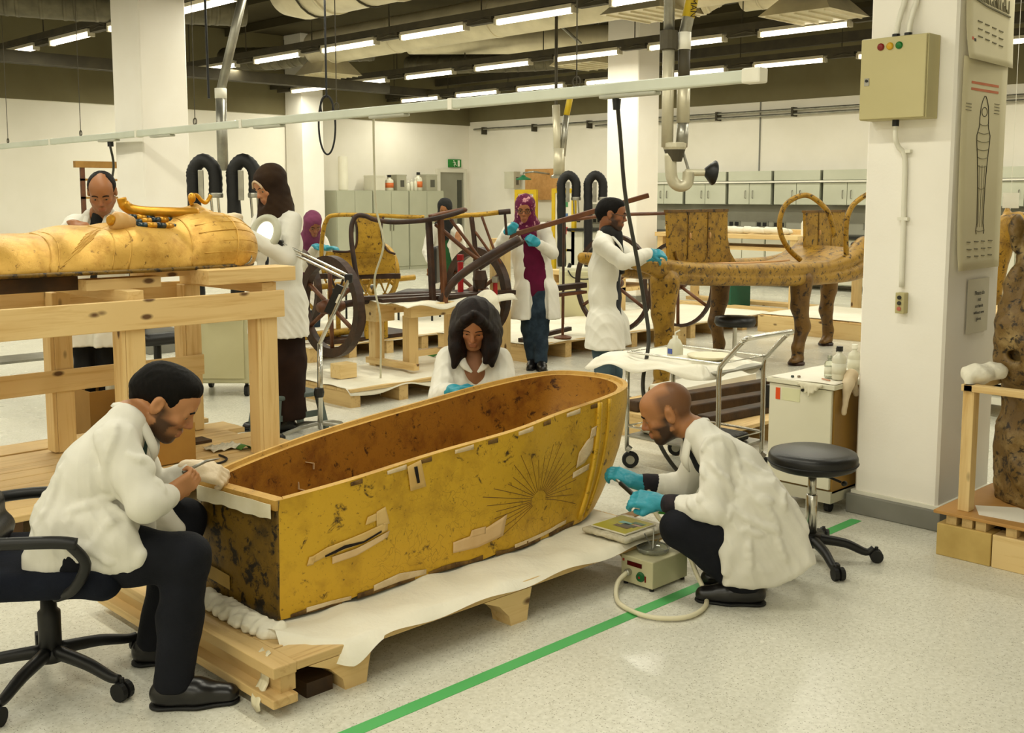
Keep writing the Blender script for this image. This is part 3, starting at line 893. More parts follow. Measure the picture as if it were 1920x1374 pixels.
def low(P, t):
    """outline at height fraction t (0 bottom, 1 rim): the head end tucks in"""
    R = []
    for p in P:
        h = max(0, (p[0] - 3.25) / .75)
        k = (1 - t) ** 2.2
        q = p.copy(); q[0] -= h * .27 * k; q[1] += (3.42 - q[1]) * (.10 * h * k + .03 * k)
        R.append(q)
    return R
def ring(P, t):
    out = []
    for p in low(P, t):
        z = .172 + t * (zrim(p[0]) - .172)
        out.append(v3(p[0], p[1], z))
    return out
def loft(b, rings, closed=True, flip=False):
    n = len(rings[0]); V = [p for r in rings for p in r]; F = []
    for j in range(len(rings) - 1):
        for i in range(n if closed else n - 1):
            i2 = (i + 1) % n
            q = (j * n + i, j * n + i2, (j + 1) * n + i2, (j + 1) * n + i)
            F.append(q[::-1] if flip else q)
    return b.add(V, F)
cof = thing('coffin', 'large open golden coffin trough with worn gilding on the pallet', 'coffin', (2.9, 3.4, .16))
ts = [0, .06, .15, .3, .5, .7, .85, 1.0]
def wavy(rings):
    for j, r in enumerate(rings):
        for i, p in enumerate(r):
            if ts[j] == 0: r[i] = p + v3(0, 0, .012 * max(0, math.sin(p[0] * 9 + p[1] * 4)) )
    return rings
sh = MB(); loft(sh, wavy([ring(OUT, t_) for t_ in ts]), closed=False); sh.build('outer_shell', GOLD, cof, smooth=True)
IN = inset(OUT, .048)
IN[0] = np.array([1.962, 3.112]); IN[-1] = np.array([1.935, 3.462])
def ring_in(P, t):
    return [v3(p[0], p[1], .215 + t * (zrim(p[0]) - .012 - .215)) for p in low(P, t)]
ii = MB(); loft(ii, [ring_in(IN, t_) for t_ in ts], closed=True, flip=True)
ii.add(ring_in(IN, 0), [tuple(range(len(IN)))])
ii.build('inner_lining', GOLDI, cof, smooth=True)
# rim: two stepped ledges of bare wood
MID = inset(OUT, .022)
rm = MB(); 
R0 = [v3(p[0], p[1], zrim(p[0])) for p in OUT]
R1 = [v3(p[0], p[1], zrim(p[0]) + .003) for p in MID]
R2 = [v3(p[0], p[1], zrim(p[0]) - .012) for p in inset(OUT, .026)]
R3 = [v3(p[0], p[1], zrim(p[0]) - .012) for p in IN]
loft(rm, [R0, R1, R2, R3], closed=False)
rm.build('rim', RIMW, cof)
# foot panel
a0, a1 = ring(OUT, 0)[0], ring(OUT, 0)[-1]; b0, b1 = ring(OUT, 1)[0], ring(OUT, 1)[-1]
fp = MB()
def fpf(u, v):
    lo_ = a1 + (a0 - a1) * u; hi_ = b1 + (b0 - b1) * u
    p = lo_ + (hi_ - lo_) * v
    return p + v3(.008 - .004 * math.sin(u * 3.1), 0, 0)
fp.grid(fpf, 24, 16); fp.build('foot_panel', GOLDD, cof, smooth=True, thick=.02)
MB().prism([(0, 0), (.045, 0), (.045, .035), (0, .035)], b1 + v3(-.012, 0, -.034), (1, 0, 0), (0, 0, 1), nrm(b0 - b1), 0, float(np.linalg.norm(b0 - b1))).build('foot_rail', RIMW, cof)
MB().grid(lambda u, v: b1 + (b0 - b1) * (.02 + .95 * u) + v3(-.020 - .002 * math.sin(u * 15), 0, -.012 - v * (.052 + .0025 * math.sin(u * 11) + .002 * math.sin(u * 31))), 30, 5).build('white_paper_strip', M('facing_paper', 'd9cfae', 'e4dcc2', 9, .8), cof, thick=.002)
# rope-like seam rib and vertical band near the head on the near side
def near_pt(x, t, off=0.004):
    best = min(range(NO - 1), key=lambda i: abs(OUT[i][0] - x) + (10 if OUT[i][1] > 3.4 else 0))
    P = OUT[best]; Q = OUT[best + 1]
    p = P + (Q - P) * np.clip((x - P[0]) / (Q[0] - P[0] + 1e-9), -1, 1)
    e = nrm(Q - P); nn = np.array([e[1], -e[0]])
    q = low([p], t)[0]
    z = .172 + t * (zrim(q[0]) - .172)
    return v3(q[0] + nn[0] * off, q[1] + nn[1] * off, z)
for x, w_, nm in ((3.56, .016, 'seam_band'), (3.64, .010, 'seam_band')):
    b = MB(); b.tube([near_pt(x, t_, .0) for t_ in np.linspace(.03, .985, 14)], w_, 8); b.build(nm, GOLD, cof, smooth=True)
# repair tissue, cracks and losses on the near side (x, height fraction)
TISS = M('repair_tissue', 'c9a35f', 'd8b878', 7, .7)
TISS2 = M('repair_tissue_pale', 'cfab78', 'dcbd8e', 6, .7)
CRK = M('crack_dark', '120a03', '1c1005', 9, .9)
PLA = M('bare_plaster', 'cdb48a', 'ddc9a6', 14, .85, bump=.5, bscale=60)
def patch(pts, m, name='repair_tissue', off=.004, sub=6):
    """thin quad patch on the near side between two poly lines of equal length"""
    b = MB(); lo_, hi_ = pts
    def fn(u, v):
        def at(L):
            k = min(int(u * (len(L) - 1)), len(L) - 2); f = u * (len(L) - 1) - k
            return np.array(L[k]) * (1 - f) + np.array(L[k + 1]) * f
        p = at(lo_) * (1 - v) + at(hi_) * v
        return near_pt(p[0], p[1], off)
    b.grid(fn, 6 * (len(lo_) - 1) + 1, sub)
    return b.build(name, m, cof, thick=.002, smooth=True)
patch(([(2.02, .40), (2.10, .44), (2.25, .46), (2.36, .50)], [(2.03, .46), (2.10, .51), (2.25, .54), (2.36, .57)]), TISS)
patch(([(2.02, .40), (2.045, .40)], [(2.03, .47), (2.055, .47)]), TISS)
patch(([(2.12, .36), (2.22, .37), (2.36, .44)], [(2.12, .42), (2.22, .43), (2.37, .49)]), TISS2)
patch(([(2.31, .56), (2.37, .55)], [(2.31, .68), (2.35, .70)]), TISS)
patch(([(2.26, .60), (2.31, .61)], [(2.27, .66), (2.31, .67)]), TISS)
patch(([(2.09, .435), (2.17, .46), (2.25, .46), (2.33, .50)], [(2.09, .45), (2.17, .488), (2.25, .475), (2.33, .515)]), CRK, 'crack', .007)
patch(([(2.47, .76), (2.545, .76)], [(2.455, .97), (2.52, .99)]), TISS)
patch(([(2.50, .81), (2.512, .81)], [(2.485, .95), (2.50, .95)]), CRK, 'crack', .007)
patch(([(2.68, .13), (2.80, .12), (2.93, .16)], [(2.68, .22), (2.80, .24), (2.95, .33)]), TISS2)
patch(([(2.76, .22), (2.84, .22)], [(2.77, .28), (2.84, .28)]), TISS2)
patch(([(3.42, .50), (3.48, .52), (3.53, .60)], [(3.43, .62), (3.48, .70), (3.53, .74)]), PLA, 'bare_plaster_loss', .003)
patch(([(3.40, .42), (3.52, .45)], [(3.40, .47), (3.52, .50)]), PLA, 'bare_plaster_loss', .003)
patch(([(3.50, .70), (3.545, .72)], [(3.51, .79), (3.545, .80)]), PLA, 'bare_plaster_loss', .003)
patch(([(2.30, .02), (2.42, .03), (2.55, .02)], [(2.30, .07), (2.42, .10), (2.55, .06)]), PLA, 'bare_plaster_loss', .003)
patch(([(2.02, .01), (2.12, .02), (2.2, .01)], [(2.02, .05), (2.12, .05), (2.2, .04)]), PLA, 'bare_plaster_loss', .003)
patch(([(3.0, .02), (3.2, .03), (3.4, .05)], [(3.0, .05), (3.2, .06), (3.4, .08)]), PLA, 'bare_plaster_loss', .003)
BRN = M('worn_edge_brown', '4a3210', '7a5a26', 22, .8, bump=.5, bscale=50)
xs_ = np.linspace(1.96, 3.5, 24)
for i in range(23):
    if i % 5 == 3: continue
    patch(([(xs_[i], .0), (xs_[i + 1], .0)], [(xs_[i], .025 + .02 * abs(math.sin(i * 2.1))), (xs_[i + 1], .025 + .02 * abs(math.sin(i * 2.1 + 2.1)))]), BRN, 'worn_edge', .0025, 3)
for i, x in enumerate(np.linspace(2.2, 3.5, 9)):
    patch(([(x, .955), (x + .05 + .04 * (i % 2), .95)], [(x, .985), (x + .05 + .04 * (i % 2), .99)]), PLA if i % 2 else BRN, 'chipped_edge', .002, 3)
# white scrapes inside the far wall
def inn(x, t):
    i = min(range(len(IN)), key=lambda k: abs(IN[k][0] - x) + (10 if IN[k][1] < 3.4 else 0)); p = IN[i]
    return v3(p[0], p[1] - .004, .215 + t * (zrim(p[0]) - .227))
for k, pts in enumerate(([(2.35, .62), (2.37, .55), (2.40, .5), (2.41, .42), (2.45, .36)], [(2.42, .80), (2.45, .76), (2.47, .70)])):
    MB().tube([inn(*p) + v3(0, -.0, 0) for p in pts], [.004, .007, .005, .008, .003][:len(pts)], 5, flat=.4).build('white_scrape', PLA, cof)
# feather lines incised around the head end
INC = M('incised_brown', '6d4c12', '5a3c0c', 9, .6)
for k in range(26):
    a = math.radians(215 - k * 9.5)
    r0, r1 = .05, .30 + .05 * math.sin(k * 1.3)
    c0 = np.array((3.15, .36))
    ps = [c0 + np.array((r * math.cos(a), 1.3 * r * math.sin(a))) for r in np.linspace(r0, r1, 8)]
    ps = [p for p in ps if .08 < p[1] < .92 and p[0] < 3.5]
    if len(ps) < 3: continue
    MB().tube([near_pt(p[0], p[1], .0002) for p in ps], .0013, 4).build('incised_feather_line', INC, cof)
# tape strip low on the foot panel
MB().grid(lambda u, v: a1 + (a0 - a1) * (.06 + .34 * u) + v3(-.012, 0, .07 - .02 * u + v * .05), 8, 4).build('repair_tissue', M('tissue_brown', '9a7c3c', 'a88a48', 6, .6), cof, thick=.002)
# ---------------- control unit, hose, tray, papers
BEIGE = M('unit_beige', 'bdb893', 'c8c39e', 2, .5)
u = thing('control_unit', 'small beige electric control box with green dial on the floor by the tape line', 'device', (3.5, 2.72, 0))
MB().bx(3.385, 3.62, 2.635, 2.80, .012, .125).build('casing', BEIGE, u, bevel=.004)
for (x, y) in ((3.40, 2.65), (3.40, 2.785), (3.605, 2.65), (3.605, 2.785)): MB().lathe([(.01, 0), (.01, .013)], (x, y, 0), 8).build('foot', BLACKR, u)
MB().bx(3.381, 3.3855, 2.69, 2.765, .088, .106).build('red_display', M('display_red', '3a0806', '4a0c08', 4, .2), u)
MB().lathe([(.021, 0), (.021, .004), (.017, .012), (.002, .012)], (3.3855, 2.695, .052), 18, (-1, 0, 0)).build('green_dial', M('dial_green', '0f4a22', '15582a', 4, .4), u)
MB().bx(3.372, 3.376, 2.691, 2.699, .048, .056).build('dial_mark', M('mark_red', '9a1c12', None, 3, .5), u)
MB().bx(3.382, 3.386, 2.668, 2.674, .035, .06).build('red_slide', M('mark_red2', '7a1c12', None, 3, .5), u)
MB().bx(3.382, 3.386, 2.782, 2.79, .10, .11).build('red_lamp', M('mark_red3', 'a03020', None, 3, .5), u)
MB().lathe([(.014, 0), (.014, .02), (.010, .024)], (3.386, 2.755, .06), 14, (-1, 0, 0)).build('hose_socket', STEEL, u)
HOSE = M('hose_cream', 'd5cdac', 'ddd6b8', 4, .5)
hp = spline([(3.365, 2.755, .06), (3.30, 2.745, .04), (3.235, 2.70, .014), (3.171, 2.62, .013), (3.148, 2.50, .013), (3.187, 2.41, .013), (3.275, 2.362, .013), (3.40, 2.385, .013), (3.50, 2.46, .02), (3.555, 2.54, .06), (3.585, 2.61, .13), (3.56, 2.66, .20), (3.55, 2.75, .27), (3.60, 2.83, .345)], 7)
tag(MB().tube(hp, .0095, 10).build('hose', HOSE, smooth=True), 'cream rubber hose looping on the floor from the control box', 'hose')
gl = thing('glass_tray', 'small glass dish with a wire stand on top of the control box', 'dish', (3.5, 2.72, .126))
b = MB(); b.lathe([(.055, 0), (.066, .004), (.07, .022), (.066, .022), (.06, .006), (.01, .004)], (3.50, 2.725, .126), 20); b.build('dish', glass('dish_glass', 'dfe0cf'), gl, smooth=True)
for (dx, dy, dz) in ((.03, .02, .09), (-.02, .03, .075), (.0, -.03, .06)):
    MB().tube([(3.50, 2.725, .132), (3.50 + dx, 2.725 + dy, .126 + dz)], .003, 6).build('wire', STEEL, gl)
mg = thing('magazine', 'yellow picture magazine lying on a plastic wrapped board at the pallet end', 'magazine', (3.5, 2.89, .2))
MB().bx(3.41, 3.615, 2.80, 2.99, .196, .201).build('pages', M('paper_white', 'd8d3be', 'e4dfcc', 4, .7), mg)
MB().bx(3.415, 3.61, 2.805, 2.985, .2012, .2022).build('yellow_cover', M('cover_yellow', '9c930f', 'a99f1c', 6, .5), mg)
for k, (x0_, x1_, y0_, y1_, c) in enumerate(((3.50, 3.53, 2.83, 2.90, '3d3a1c'), (3.52, 3.55, 2.87, 2.93, '6fa7a0'), (3.47, 3.50, 2.84, 2.92, '5a4726'), (3.545, 3.575, 2.82, 2.88, '4d6a48'), (3.53, 3.55, 2.82, 2.86, 'b08a80'))):
    MB().bx(x0_, x1_, y0_, y1_, .2022, .2028).build('cover_picture', M('pic' + c, c, None, 20, .5), mg)
FILM = M('plastic_wrap', 'b7b098', 'd6cfb8', 14, .25, bump=.8, bscale=40)
wrp = Solid(); wrp.box((3.52, 2.89, .182), (.145, .125, .011), None, .008)
tag(solid_obj('wrapped_board', wrp, .008, FILM, None, .004, 70, 8), 'board wrapped in crinkled clear plastic under the yellow magazine', 'board')
pc = thing('paper_card', 'white folded card standing behind the yellow magazine', 'card', (3.85, 3.0, .16))
MB().prism([(0, 0), (.16, 0), (.15, .075), (.01, .085)], (3.80, 3.07, .158), nrm((.35, -.6, 0)), (0, 0, 1), nrm((.6, .35, 0)), 0, .004).build('card_face', M('card_white', 'dcd6c2', 'e6e0cd', 3, .7), pc)
MB().prism([(.105, .0), (.155, .0), (.15, .045)], (3.798, 3.069, .160), nrm((.35, -.6, 0)), (0, 0, 1), nrm((.6, .35, 0)), -.003, .0).build('green_print', M('print_green', '2c7a22', '38862c', 3, .6), pc)
tag(MB().bx(3.66, 3.80, 3.0, 3.06, .165, .172).build('brush', M('wooden_tool', '7a5a2a', '8f6c36', 6, .6), bevel=.002), 'small wooden spatula lying beside the head of the coffin', 'tool')

# ---------------- round black stool
LEATH = M('black_vinyl', '131312', '1d1c1a', 5, .38, bump=.08, bscale=120)
def rolling_base(par, c, R, n, rot, hub_z, mt, cast_r=.028, droop=.05):
    for k in range(n):
        a = rot + k * 2 * math.pi / n
        d = v3(math.cos(a), math.sin(a), 0); p = np.array(c, float)
        P = [p + d * .03 + v3(0, 0, hub_z), p + d * R * .55 + v3(0, 0, hub_z - .015), p + d * R * .88 + v3(0, 0, hub_z - droop), p + d * R + v3(0, 0, cast_r * 2 + .006)]
        lg = MB(); lg.tube(spline(P, 5), [.024 - .010 * i / 15 for i in range(16)], 8); lg = lg.build('leg', mt, par, smooth=True)
        cs = MB(); q = p + d * (R + .012)
        s_ = nrm((-d[1], d[0], 0))
        for o_ in (-.014, .014): cs.lathe([(.004, -.009), (cast_r, -.009), (cast_r, .009), (.004, .009)], q + s_ * o_ + v3(0, 0, cast_r), 14, s_)
        cs.tube([q + v3(0, 0, cast_r), q + v3(0, 0, cast_r * 2 + .012)], .008, 8)
        cs.build('castor', BLACKR, lg)
st = thing('stool', 'round black padded stool on a chrome post beside the square pillar', 'stool', (4.22, 2.41, 0))
c = (4.22, 2.41, 0)
MB().lathe([(.02, .405), (.15, .405), (.183, .418), (.192, .44), (.192, .465), (.183, .482), (.15, .492), (.02, .495)], c, 40).build('seat', LEATH, st, smooth=True)
MB().lathe([(.1935, .436), (.196, .440), (.1935, .444)], c, 40).build('piping', BLACKR, st, smooth=True)
MB().lathe([(.05, .385), (.055, .405)], c, 14).build('seat_plate', BLACKP, st)
MB().lathe([(.019, .25), (.019, .40)], c, 16).build('upper_tube', CHROME, st, smooth=True)
MB().lathe([(.026, .10), (.026, .29), (.02, .295)], c, 16).build('gas_post', CHROME, st, smooth=True)
MB().tube([(4.22, 2.41, .38), (4.26, 2.35, .372), (4.29, 2.31, .352)], .006, 6).build('lever', BLACKP, st)
MB().ell((4.30, 2.30, .345), (.018, .012, .012)).build('lever_knob', BLACKP, st, smooth=True)
MB().lathe([(.045, .06), (.05, .075), (.045, .115), (.03, .12)], c, 16).build('hub', BLACKP, st, smooth=True)
rolling_base(st, c, .27, 5, math.radians(-54), .092, BLACKP)

# ---------------- white cabinet on castors with bottles on a paper sheet
WCAB = M('cabinet_white', 'd9d5bd', 'e1ddc7', 1.5, .45)
cb = thing('lab_cabinet', 'white wheeled cabinet with orange sticker standing behind the black stool', 'cabinet', (5.1, 2.86, 0))
x0, x1, y0_, y1_ = 4.86, 5.42, 2.675, 3.04
MB().bx(x0 + .02, x1, y0_, y1_, .11, .64).build('carcass', M('cabinet_side', '8d6a2c', '9a7636', 3, .5), cb)
MB().bx(x0, x0 + .02, y0_ + .01, y1_, .13, .635).build('door', WCAB, cb, bevel=.003)
MB().bx(x0 - .012, x1 + .01, y0_ - .012, y1_ + .012, .64, .665).build('top_board', WCAB, cb, bevel=.004)
MB().bx(x0 + .005, x1, y0_, y1_, .06, .12).build('plinth', M('plinth_grey', 'b9b5a0', 'c4c0ab', 3, .5), cb)
for (x, y) in ((4.93, 2.72), (4.93, 3.0), (5.34, 2.72), (5.34, 3.0)): MB().lathe([(.005, -.012), (.03, -.012), (.03, .012), (.005, .012)], (x, y, .03), 12, (0, 1, 0)).build('castor', BLACKR, cb)
MB().bx(x0 - .003, x0, 2.975, 3.0, .555, .615).build('orange_sticker', M('sticker_orange', 'd8480e', 'e05214', 3, .6), cb)
MB().bx(x0 - .002, x0, 2.86, 2.965, .555, .62).build('paper_note', M('note_green', 'd0cfa4', 'd9d8b0', 3, .6), cb)
MB().lathe([(.008, 0), (.008, .006)], (x0, 2.845, .62), 10, (-1, 0, 0)).build('lock', BLACKP, cb)
MB().bx(x0 + .0, x0 + .03, y1_ - .002, y1_ + .02, .50, .62).build('side_bracket', BLACKP, cb)
tp_ = tag(MB().grid(lambda u, v: v3(4.855 + u * .5, 2.665 + v * .37, .668 + .002 * math.sin(u * 9 + v * 7)), 14, 14).build('paper_sheet', M('sheet_white', 'e6e0ce', 'efeadb', 3, .8), thick=.002, smooth=True), 'white paper sheet covering the top of the wheeled cabinet', 'paper')
ms = Solid()
for k in range(7):
    y = 2.73 + .02 * k
    ms.cap((4.838, y, .655), (4.832, y + .004, .60 + .018 * abs(k - 3)), .010, .007, k=.012)
tag(solid_obj('face_mask', ms, .006, M('mask_white', 'd6cfb4', 'e0dac2', 8, .8), None, .003, 90, 3), 'crumpled white cloth draped over the front edge of the wheeled cabinet', 'cloth')
CLG = glass('bottle_glass', 'dde2d4')
LQ = M('pale_liquid', 'cfcfb6', 'd8d8c2', 3, .3)
LBW = M('label_pale', 'd7d5c0', 'e0decb', 3, .6)
LBY = M('label_yellow', 'b5a54a', 'c0b055', 3, .6)
bottle(5.02, 2.79, .672, .115, .026, 'short clear jar, leftmost on the wheeled cabinet', CLG, CLG, LBW, 'bottle')
bottle(5.08, 2.78, .672, .15, .020, 'slim bottle with black cap and yellow label on the wheeled cabinet', JAR, BLACKP, LBY)
bottle(5.0, 2.725, .672, .17, .036, 'wide clear bottle with big black cap on the wheeled cabinet', JAR, BLACKP, LBW)
bottle(5.22, 2.76, .672, .155, .034, 'pale bottle with cream cap behind the wide one on the wheeled cabinet', JAR, WHITEP, LBW)
bottle(5.28, 2.70, .672, .19, .03, 'black capped bottle with violet band next to the pillar', JAR, BLACKP, M('label_violet', '4a3a7a', '54448a', 3, .5))
for k, (x, y, c_, lab) in enumerate(((4.90, 2.93, '3f4a45', 'tiny dark lid lying on the paper sheet'), (4.92, 2.905, '8a7a66', 'tiny brown lid lying on the paper sheet'), (4.95, 2.79, 'c08a6a', 'small swab stick with brown tip on the paper sheet'))):
    b = MB()
    if k < 2: b.lathe([(.008, 0), (.009, .004), (.007, .01)], (x, y, .671), 10)
    else: b.tube([(x, y, .674), (x - .03, y - .06, .676)], .004, 6)
    tag(b.build('small_disc' if k < 2 else 'swab', M('lid' + c_, c_, None, 5, .5), smooth=False), lab, 'lid' if k < 2 else 'swab')
gv = Solid()
gv.cap((5.02, 2.665, .70), (4.96, 2.655, .66), .03, .025).cap((4.96, 2.652, .66), (4.93, 2.652, .52), .022, .014).cap((5.02, 2.67, .69), (5.06, 2.66, .60), .025, .016)
tag(solid_obj('cream_rag', gv, .007, M('rag_cream', 'cbb795', 'd9c7a8', 6, .8), None, .004, 50, 5), 'cream cloth hanging down the cabinet corner beside the pillar', 'cloth')

# ---------------- chrome trolley with a white plastic cover
tr = thing('trolley', 'chrome two tier trolley with tilted push handle behind the crouching man', 'trolley', (5.1, 3.65, 0))
xa, xb, ya, yb = 4.90, 5.34, 3.38, 4.02
for (x, y) in ((xa, yb), (xb, yb)):
    MB().tube([(x, y, .11), (x, y, .66)], .013, 10).build('post', CHROME, tr, smooth=True)
for x in (xa, xb):
    MB().tube(spline([(x, ya, .11), (x, ya, .45), (x, ya, .64), (x + .0, ya - .03, .70), (x, ya - .15, .83)], 6), .014, 10).build('post', CHROME, tr, smooth=True)
MB().tube(spline([(xa, ya - .15, .83), (xa + .02, ya - .175, .845), (xb - .02, ya - .175, .845), (xb, ya - .15, .83)], 5), .014, 10).build('push_handle', CHROME, tr, smooth=True)
for z, n_ in ((.64, 'upper_shelf'), (.20, 'lower_shelf')):
    MB().bx(xa - .01, xb + .01, ya, yb, z - .012, z).build(n_, STEEL, tr, bevel=.004)
    MB().tube([(xa, ya, z + .05), (xb, ya, z + .05), (xb, yb, z + .05), (xa, yb, z + .05)], .007, 8, closed=True).build('guard_rail', CHROME, tr)
for (x, y) in ((xa, ya), (xb, ya), (xa, yb), (xb, yb)):
    w_ = MB(); w_.lathe([(.01, -.014), (.045, -.016), (.05, -.008), (.05, .008), (.045, .016), (.01, .014)], (x + .01, y - .02, .05), 20, nrm((.8, .6, 0))); w_ = w_.build('wheel', BLACKR, tr, smooth=False)
    MB().lathe([(.004, -.018), (.026, -.017), (.026, .017), (.004, .018)], (x + .01, y - .02, .05), 14, nrm((.8, .6, 0))).build('wheel_hub', STEEL, w_)
    MB().tube([(x + .01, y - .02, .105), (x, y, .12)], .022, 8).build('swivel_fork', STEEL, tr)
def cov(u, v):
    x = xa - .12 + u * .62; y = ya + .02 + v * .86
    ed = max(abs(u - .5), abs(v - .5)) * 2
    z = .655 + .010 * math.sin(u * 13 + v * 5) + .008 * math.sin(v * 17 + u * 3) + .01
    if ed > .82: z -= (ed - .82) * (.30 + .12 * math.sin(v * 15 + u * 11))
    return v3(x, y, z)
tag(MB().grid(cov, 36, 44).build('plastic_cover', M('cover_white', 'e3deca', 'ece8d8', 3, .45, bump=.3, bscale=25), smooth=True, thick=.002), 'white plastic sheet draped over the top of the chrome trolley', 'sheet')
sq = thing('squeeze_bottle', 'clear wash bottle with blue label standing on the trolley cover', 'bottle', (5.06, 3.80, .672))
MB().lathe([(.045, 0), (.047, .01), (.047, .06), (.03, .095), (.016, .105), (.016, .12)], (5.06, 3.80, .672), 18).build('bottle_body', JAR, sq, smooth=True)
MB().tube([(5.06, 3.80, .79), (5.06, 3.80, .81), (5.07, 3.775, .825)], .005, 6).build('nozzle', WHITEP, sq)
MB().bx(5.01, 5.013, 3.785, 3.815, .69, .72).build('blue_label', M('label_blue', '4a5aa0', '5464aa', 3, .6), sq)
rd = tag(MB().lathe([(.10, 0), (.13, .012), (.135, .02), (.125, .02), (.09, .006), (.01, .004)], (5.13, 3.60, .674), 22).build('plastic_tray', M('tray_cream', 'd8cfae', 'e0d8bb', 3, .5), smooth=True), 'shallow round cream tray lying on the trolley cover', 'tray')
pk = Solid()
for k in range(9): pk.ell((5.0 + .07 * (k % 3) + RNG.uniform(-.02, .02), 3.86 + .05 * (k // 3), .225 + RNG.uniform(0, .02)), (.04, .035, .03), None, .02)
tag(solid_obj('cotton_wad', pk, .008, SHEET, None, .006, 60, 2), 'white cotton wadding heaped on the lower shelf of the trolley', 'cotton')
tag(MB().bx(5.0, 5.28, 3.42, 3.7, .202, .25).build('black_bag', M('bag_black', '15140f', '242018', 12, .6, bump=.8, bscale=40), bevel=.02), 'flat black bag on the lower shelf of the trolley', 'bag')

# ---------------- things on the near pillar
OLIVE = M('box_olive', 'b7ad7c', 'bfb585', 1.2, .5)
eb = thing('electric_box', 'large beige electric box with three signal lamps on the near pillar', 'electric box', (4.95, 2.42, 1.95))
MB().bx(4.90, 5.019, 2.28, 2.61, 1.955, 2.335).build('case', OLIVE, eb, bevel=.004)
MB().bx(4.885, 4.902, 2.285, 2.605, 1.958, 2.332).build('door', OLIVE, eb, bevel=.004)
for y, c_ in ((2.505, '7a0f0a'), (2.46, 'c89a10'), (2.415, '0f6a20')):
    MB().lathe([(.017, 0), (.017, .006), (.012, .010), (.002, .011)], (4.886, y, 2.29), 16, (-1, 0, 0)).build('signal_lamp', M('lamp' + c_, c_, None, 3, .3), eb, smooth=False)
MB().bx(4.882, 4.887, 2.558, 2.582, 2.115, 2.15).build('lock_plate', STEEL, eb)
MB().lathe([(.007, 0), (.007, .004)], (4.882, 2.57, 2.138), 10, (-1, 0, 0)).build('keyhole', BLACKP, eb)
for y in (2.475, 2.415):
    t = tag(MB().tube(spline([(4.975, y, 2.345), (4.978, y - .004, 2.40), (4.99, y - .012, 2.46), (5.005, y - .02, 2.54), (5.006, y - .022, 2.9), (5.006, y - .022, 4.7)], 5), .013, 10).build('conduit', WHITEP, smooth=True), '%s white conduit rising from the top of the electric box' % ('left' if y > 2.45 else 'right'), 'conduit')
    tag(MB().lathe([(.018, 0), (.018, .02)], (4.97, y, 2.335), 10).build('gland', BLACKP), '%s black cable gland on top of the electric box' % ('left' if y > 2.45 else 'right'), 'gland')
ld = thing('conduit', 'white conduit running down from the electric box to the push buttons', 'conduit', (5.0, 2.42, 1.1))
MB().lathe([(.016, 0), (.016, .03)], (4.96, 2.455, 1.925), 10).build('gland', BLACKP, ld)
MB().tube(spline([(4.96, 2.455, 1.93), (4.965, 2.455, 1.87), (4.985, 2.45, 1.83), (5.003, 2.425, 1.78), (5.005, 2.42, 1.6), (5.005, 2.415, 1.16)], 6), .012, 10).build('tube', WHITEP, ld, smooth=True)
for z in (1.48, 1.80): MB().bx(4.995, 5.019, 2.395, 2.445, z, z + .016).build('clip', WHITEP, ld)
pb = thing('push_button_box', 'small beige push button box low on the near pillar', 'switch', (5.0, 2.415, 1.03))
MB().bx(4.975, 5.019, 2.385, 2.43, 1.035, 1.135).build('case', OLIVE, pb, bevel=.003)
for z, c_ in ((1.112, '2a2a26'), (1.085, '35352f'), (1.058, 'c06a58')): MB().lathe([(.010, 0), (.010, .006)], (4.975, 2.408, z), 12, (-1, 0, 0)).build('button', M('btn' + c_, c_, None, 4, .4), pb)
PAPER = M('poster_paper', 'cfc6a2', 'd6cdab', 2, .7); INK = M('ink_grey', '7d7860', '6c674f', 12, .8); INKD = M('ink_dark', '3c392e', '302d24', 10, .8); INKR = M('ink_red', 'c0704c', 'c87a56', 9, .8)
def poster(name, lab, x0, x1, z0, z1, curl):
    t = thing(name, lab, 'poster', ((x0 + x1) / 2, 2.19, (z0 + z1) / 2))
    def fn(u, v):
        y = 2.192 - curl * math.exp(-v * 6) * (.6 + .4 * math.cos(u * 3)) - .004
        return v3(x0 + u * (x1 - x0), y, z0 + v * (z1 - z0))
    MB().grid(fn, 8, 24).build('sheet', PAPER, t, thick=.001, smooth=True)
    return t, (lambda u, v: fn(u, v) + v3(0, -.0015, 0))
t, at = poster('poster', 'tall paper poster with a long mummy shaped drawing on the pillar', 5.065, 5.575, 1.245, 2.24, .02)
for k, v_ in enumerate((.885, .855)): MB().grid(lambda u, v: at(.18 + .62 * u, v_ + (v - .5) * .012 - .02 * u * 0), 10, 2).build('red_text_line', INKR, t)
def line(pts, w_, m, nm='drawn_line', T=None, A=None):
    T = T or t; A = A or at
    return MB().tube([A(*p) for p in pts], w_, 5).build(nm, m, T)
def hw(s):   # half width of the drawn case, s 0 foot .. 1 crown
    return np.interp(s, [0, .03, .08, .35, .55, .66, .72, .78, .84, .92, .97, 1.0], [.085, .10, .07, .085, .115, .145, .15, .10, .10, .085, .05, .01])
for sg_ in (-1, 1):
    line([(.5 + sg_ * hw(s), .17 + .66 * s) for s in np.linspace(0, 1, 40)], .0022, INKD)
for s in (.03, .34, .50, .56, .62, .68, .74, .80): line([(.5 + d * hw(s), .17 + .66 * s - .008 * (1 - d * d)) for d in np.linspace(-1, 1, 9)], .0016, INK)
line([(.5 + .06 * math.cos(a), .755 + .022 * math.sin(a)) for a in np.linspace(0, 6.28, 16)], .0016, INKD)
for d in (-.6, 0, .6): line([(.5 + d * hw(s), .17 + .66 * s) for s in np.linspace(.05, .5, 10)], .0010, INK)
for i in range(4):
    for j in range(3):
        line([(.2 + .17 * i, .135 - .035 * j), (.28 + .17 * i + .02 * ((i + j) % 2), .133 - .035 * j)], .0028, INK, 'caption_line')
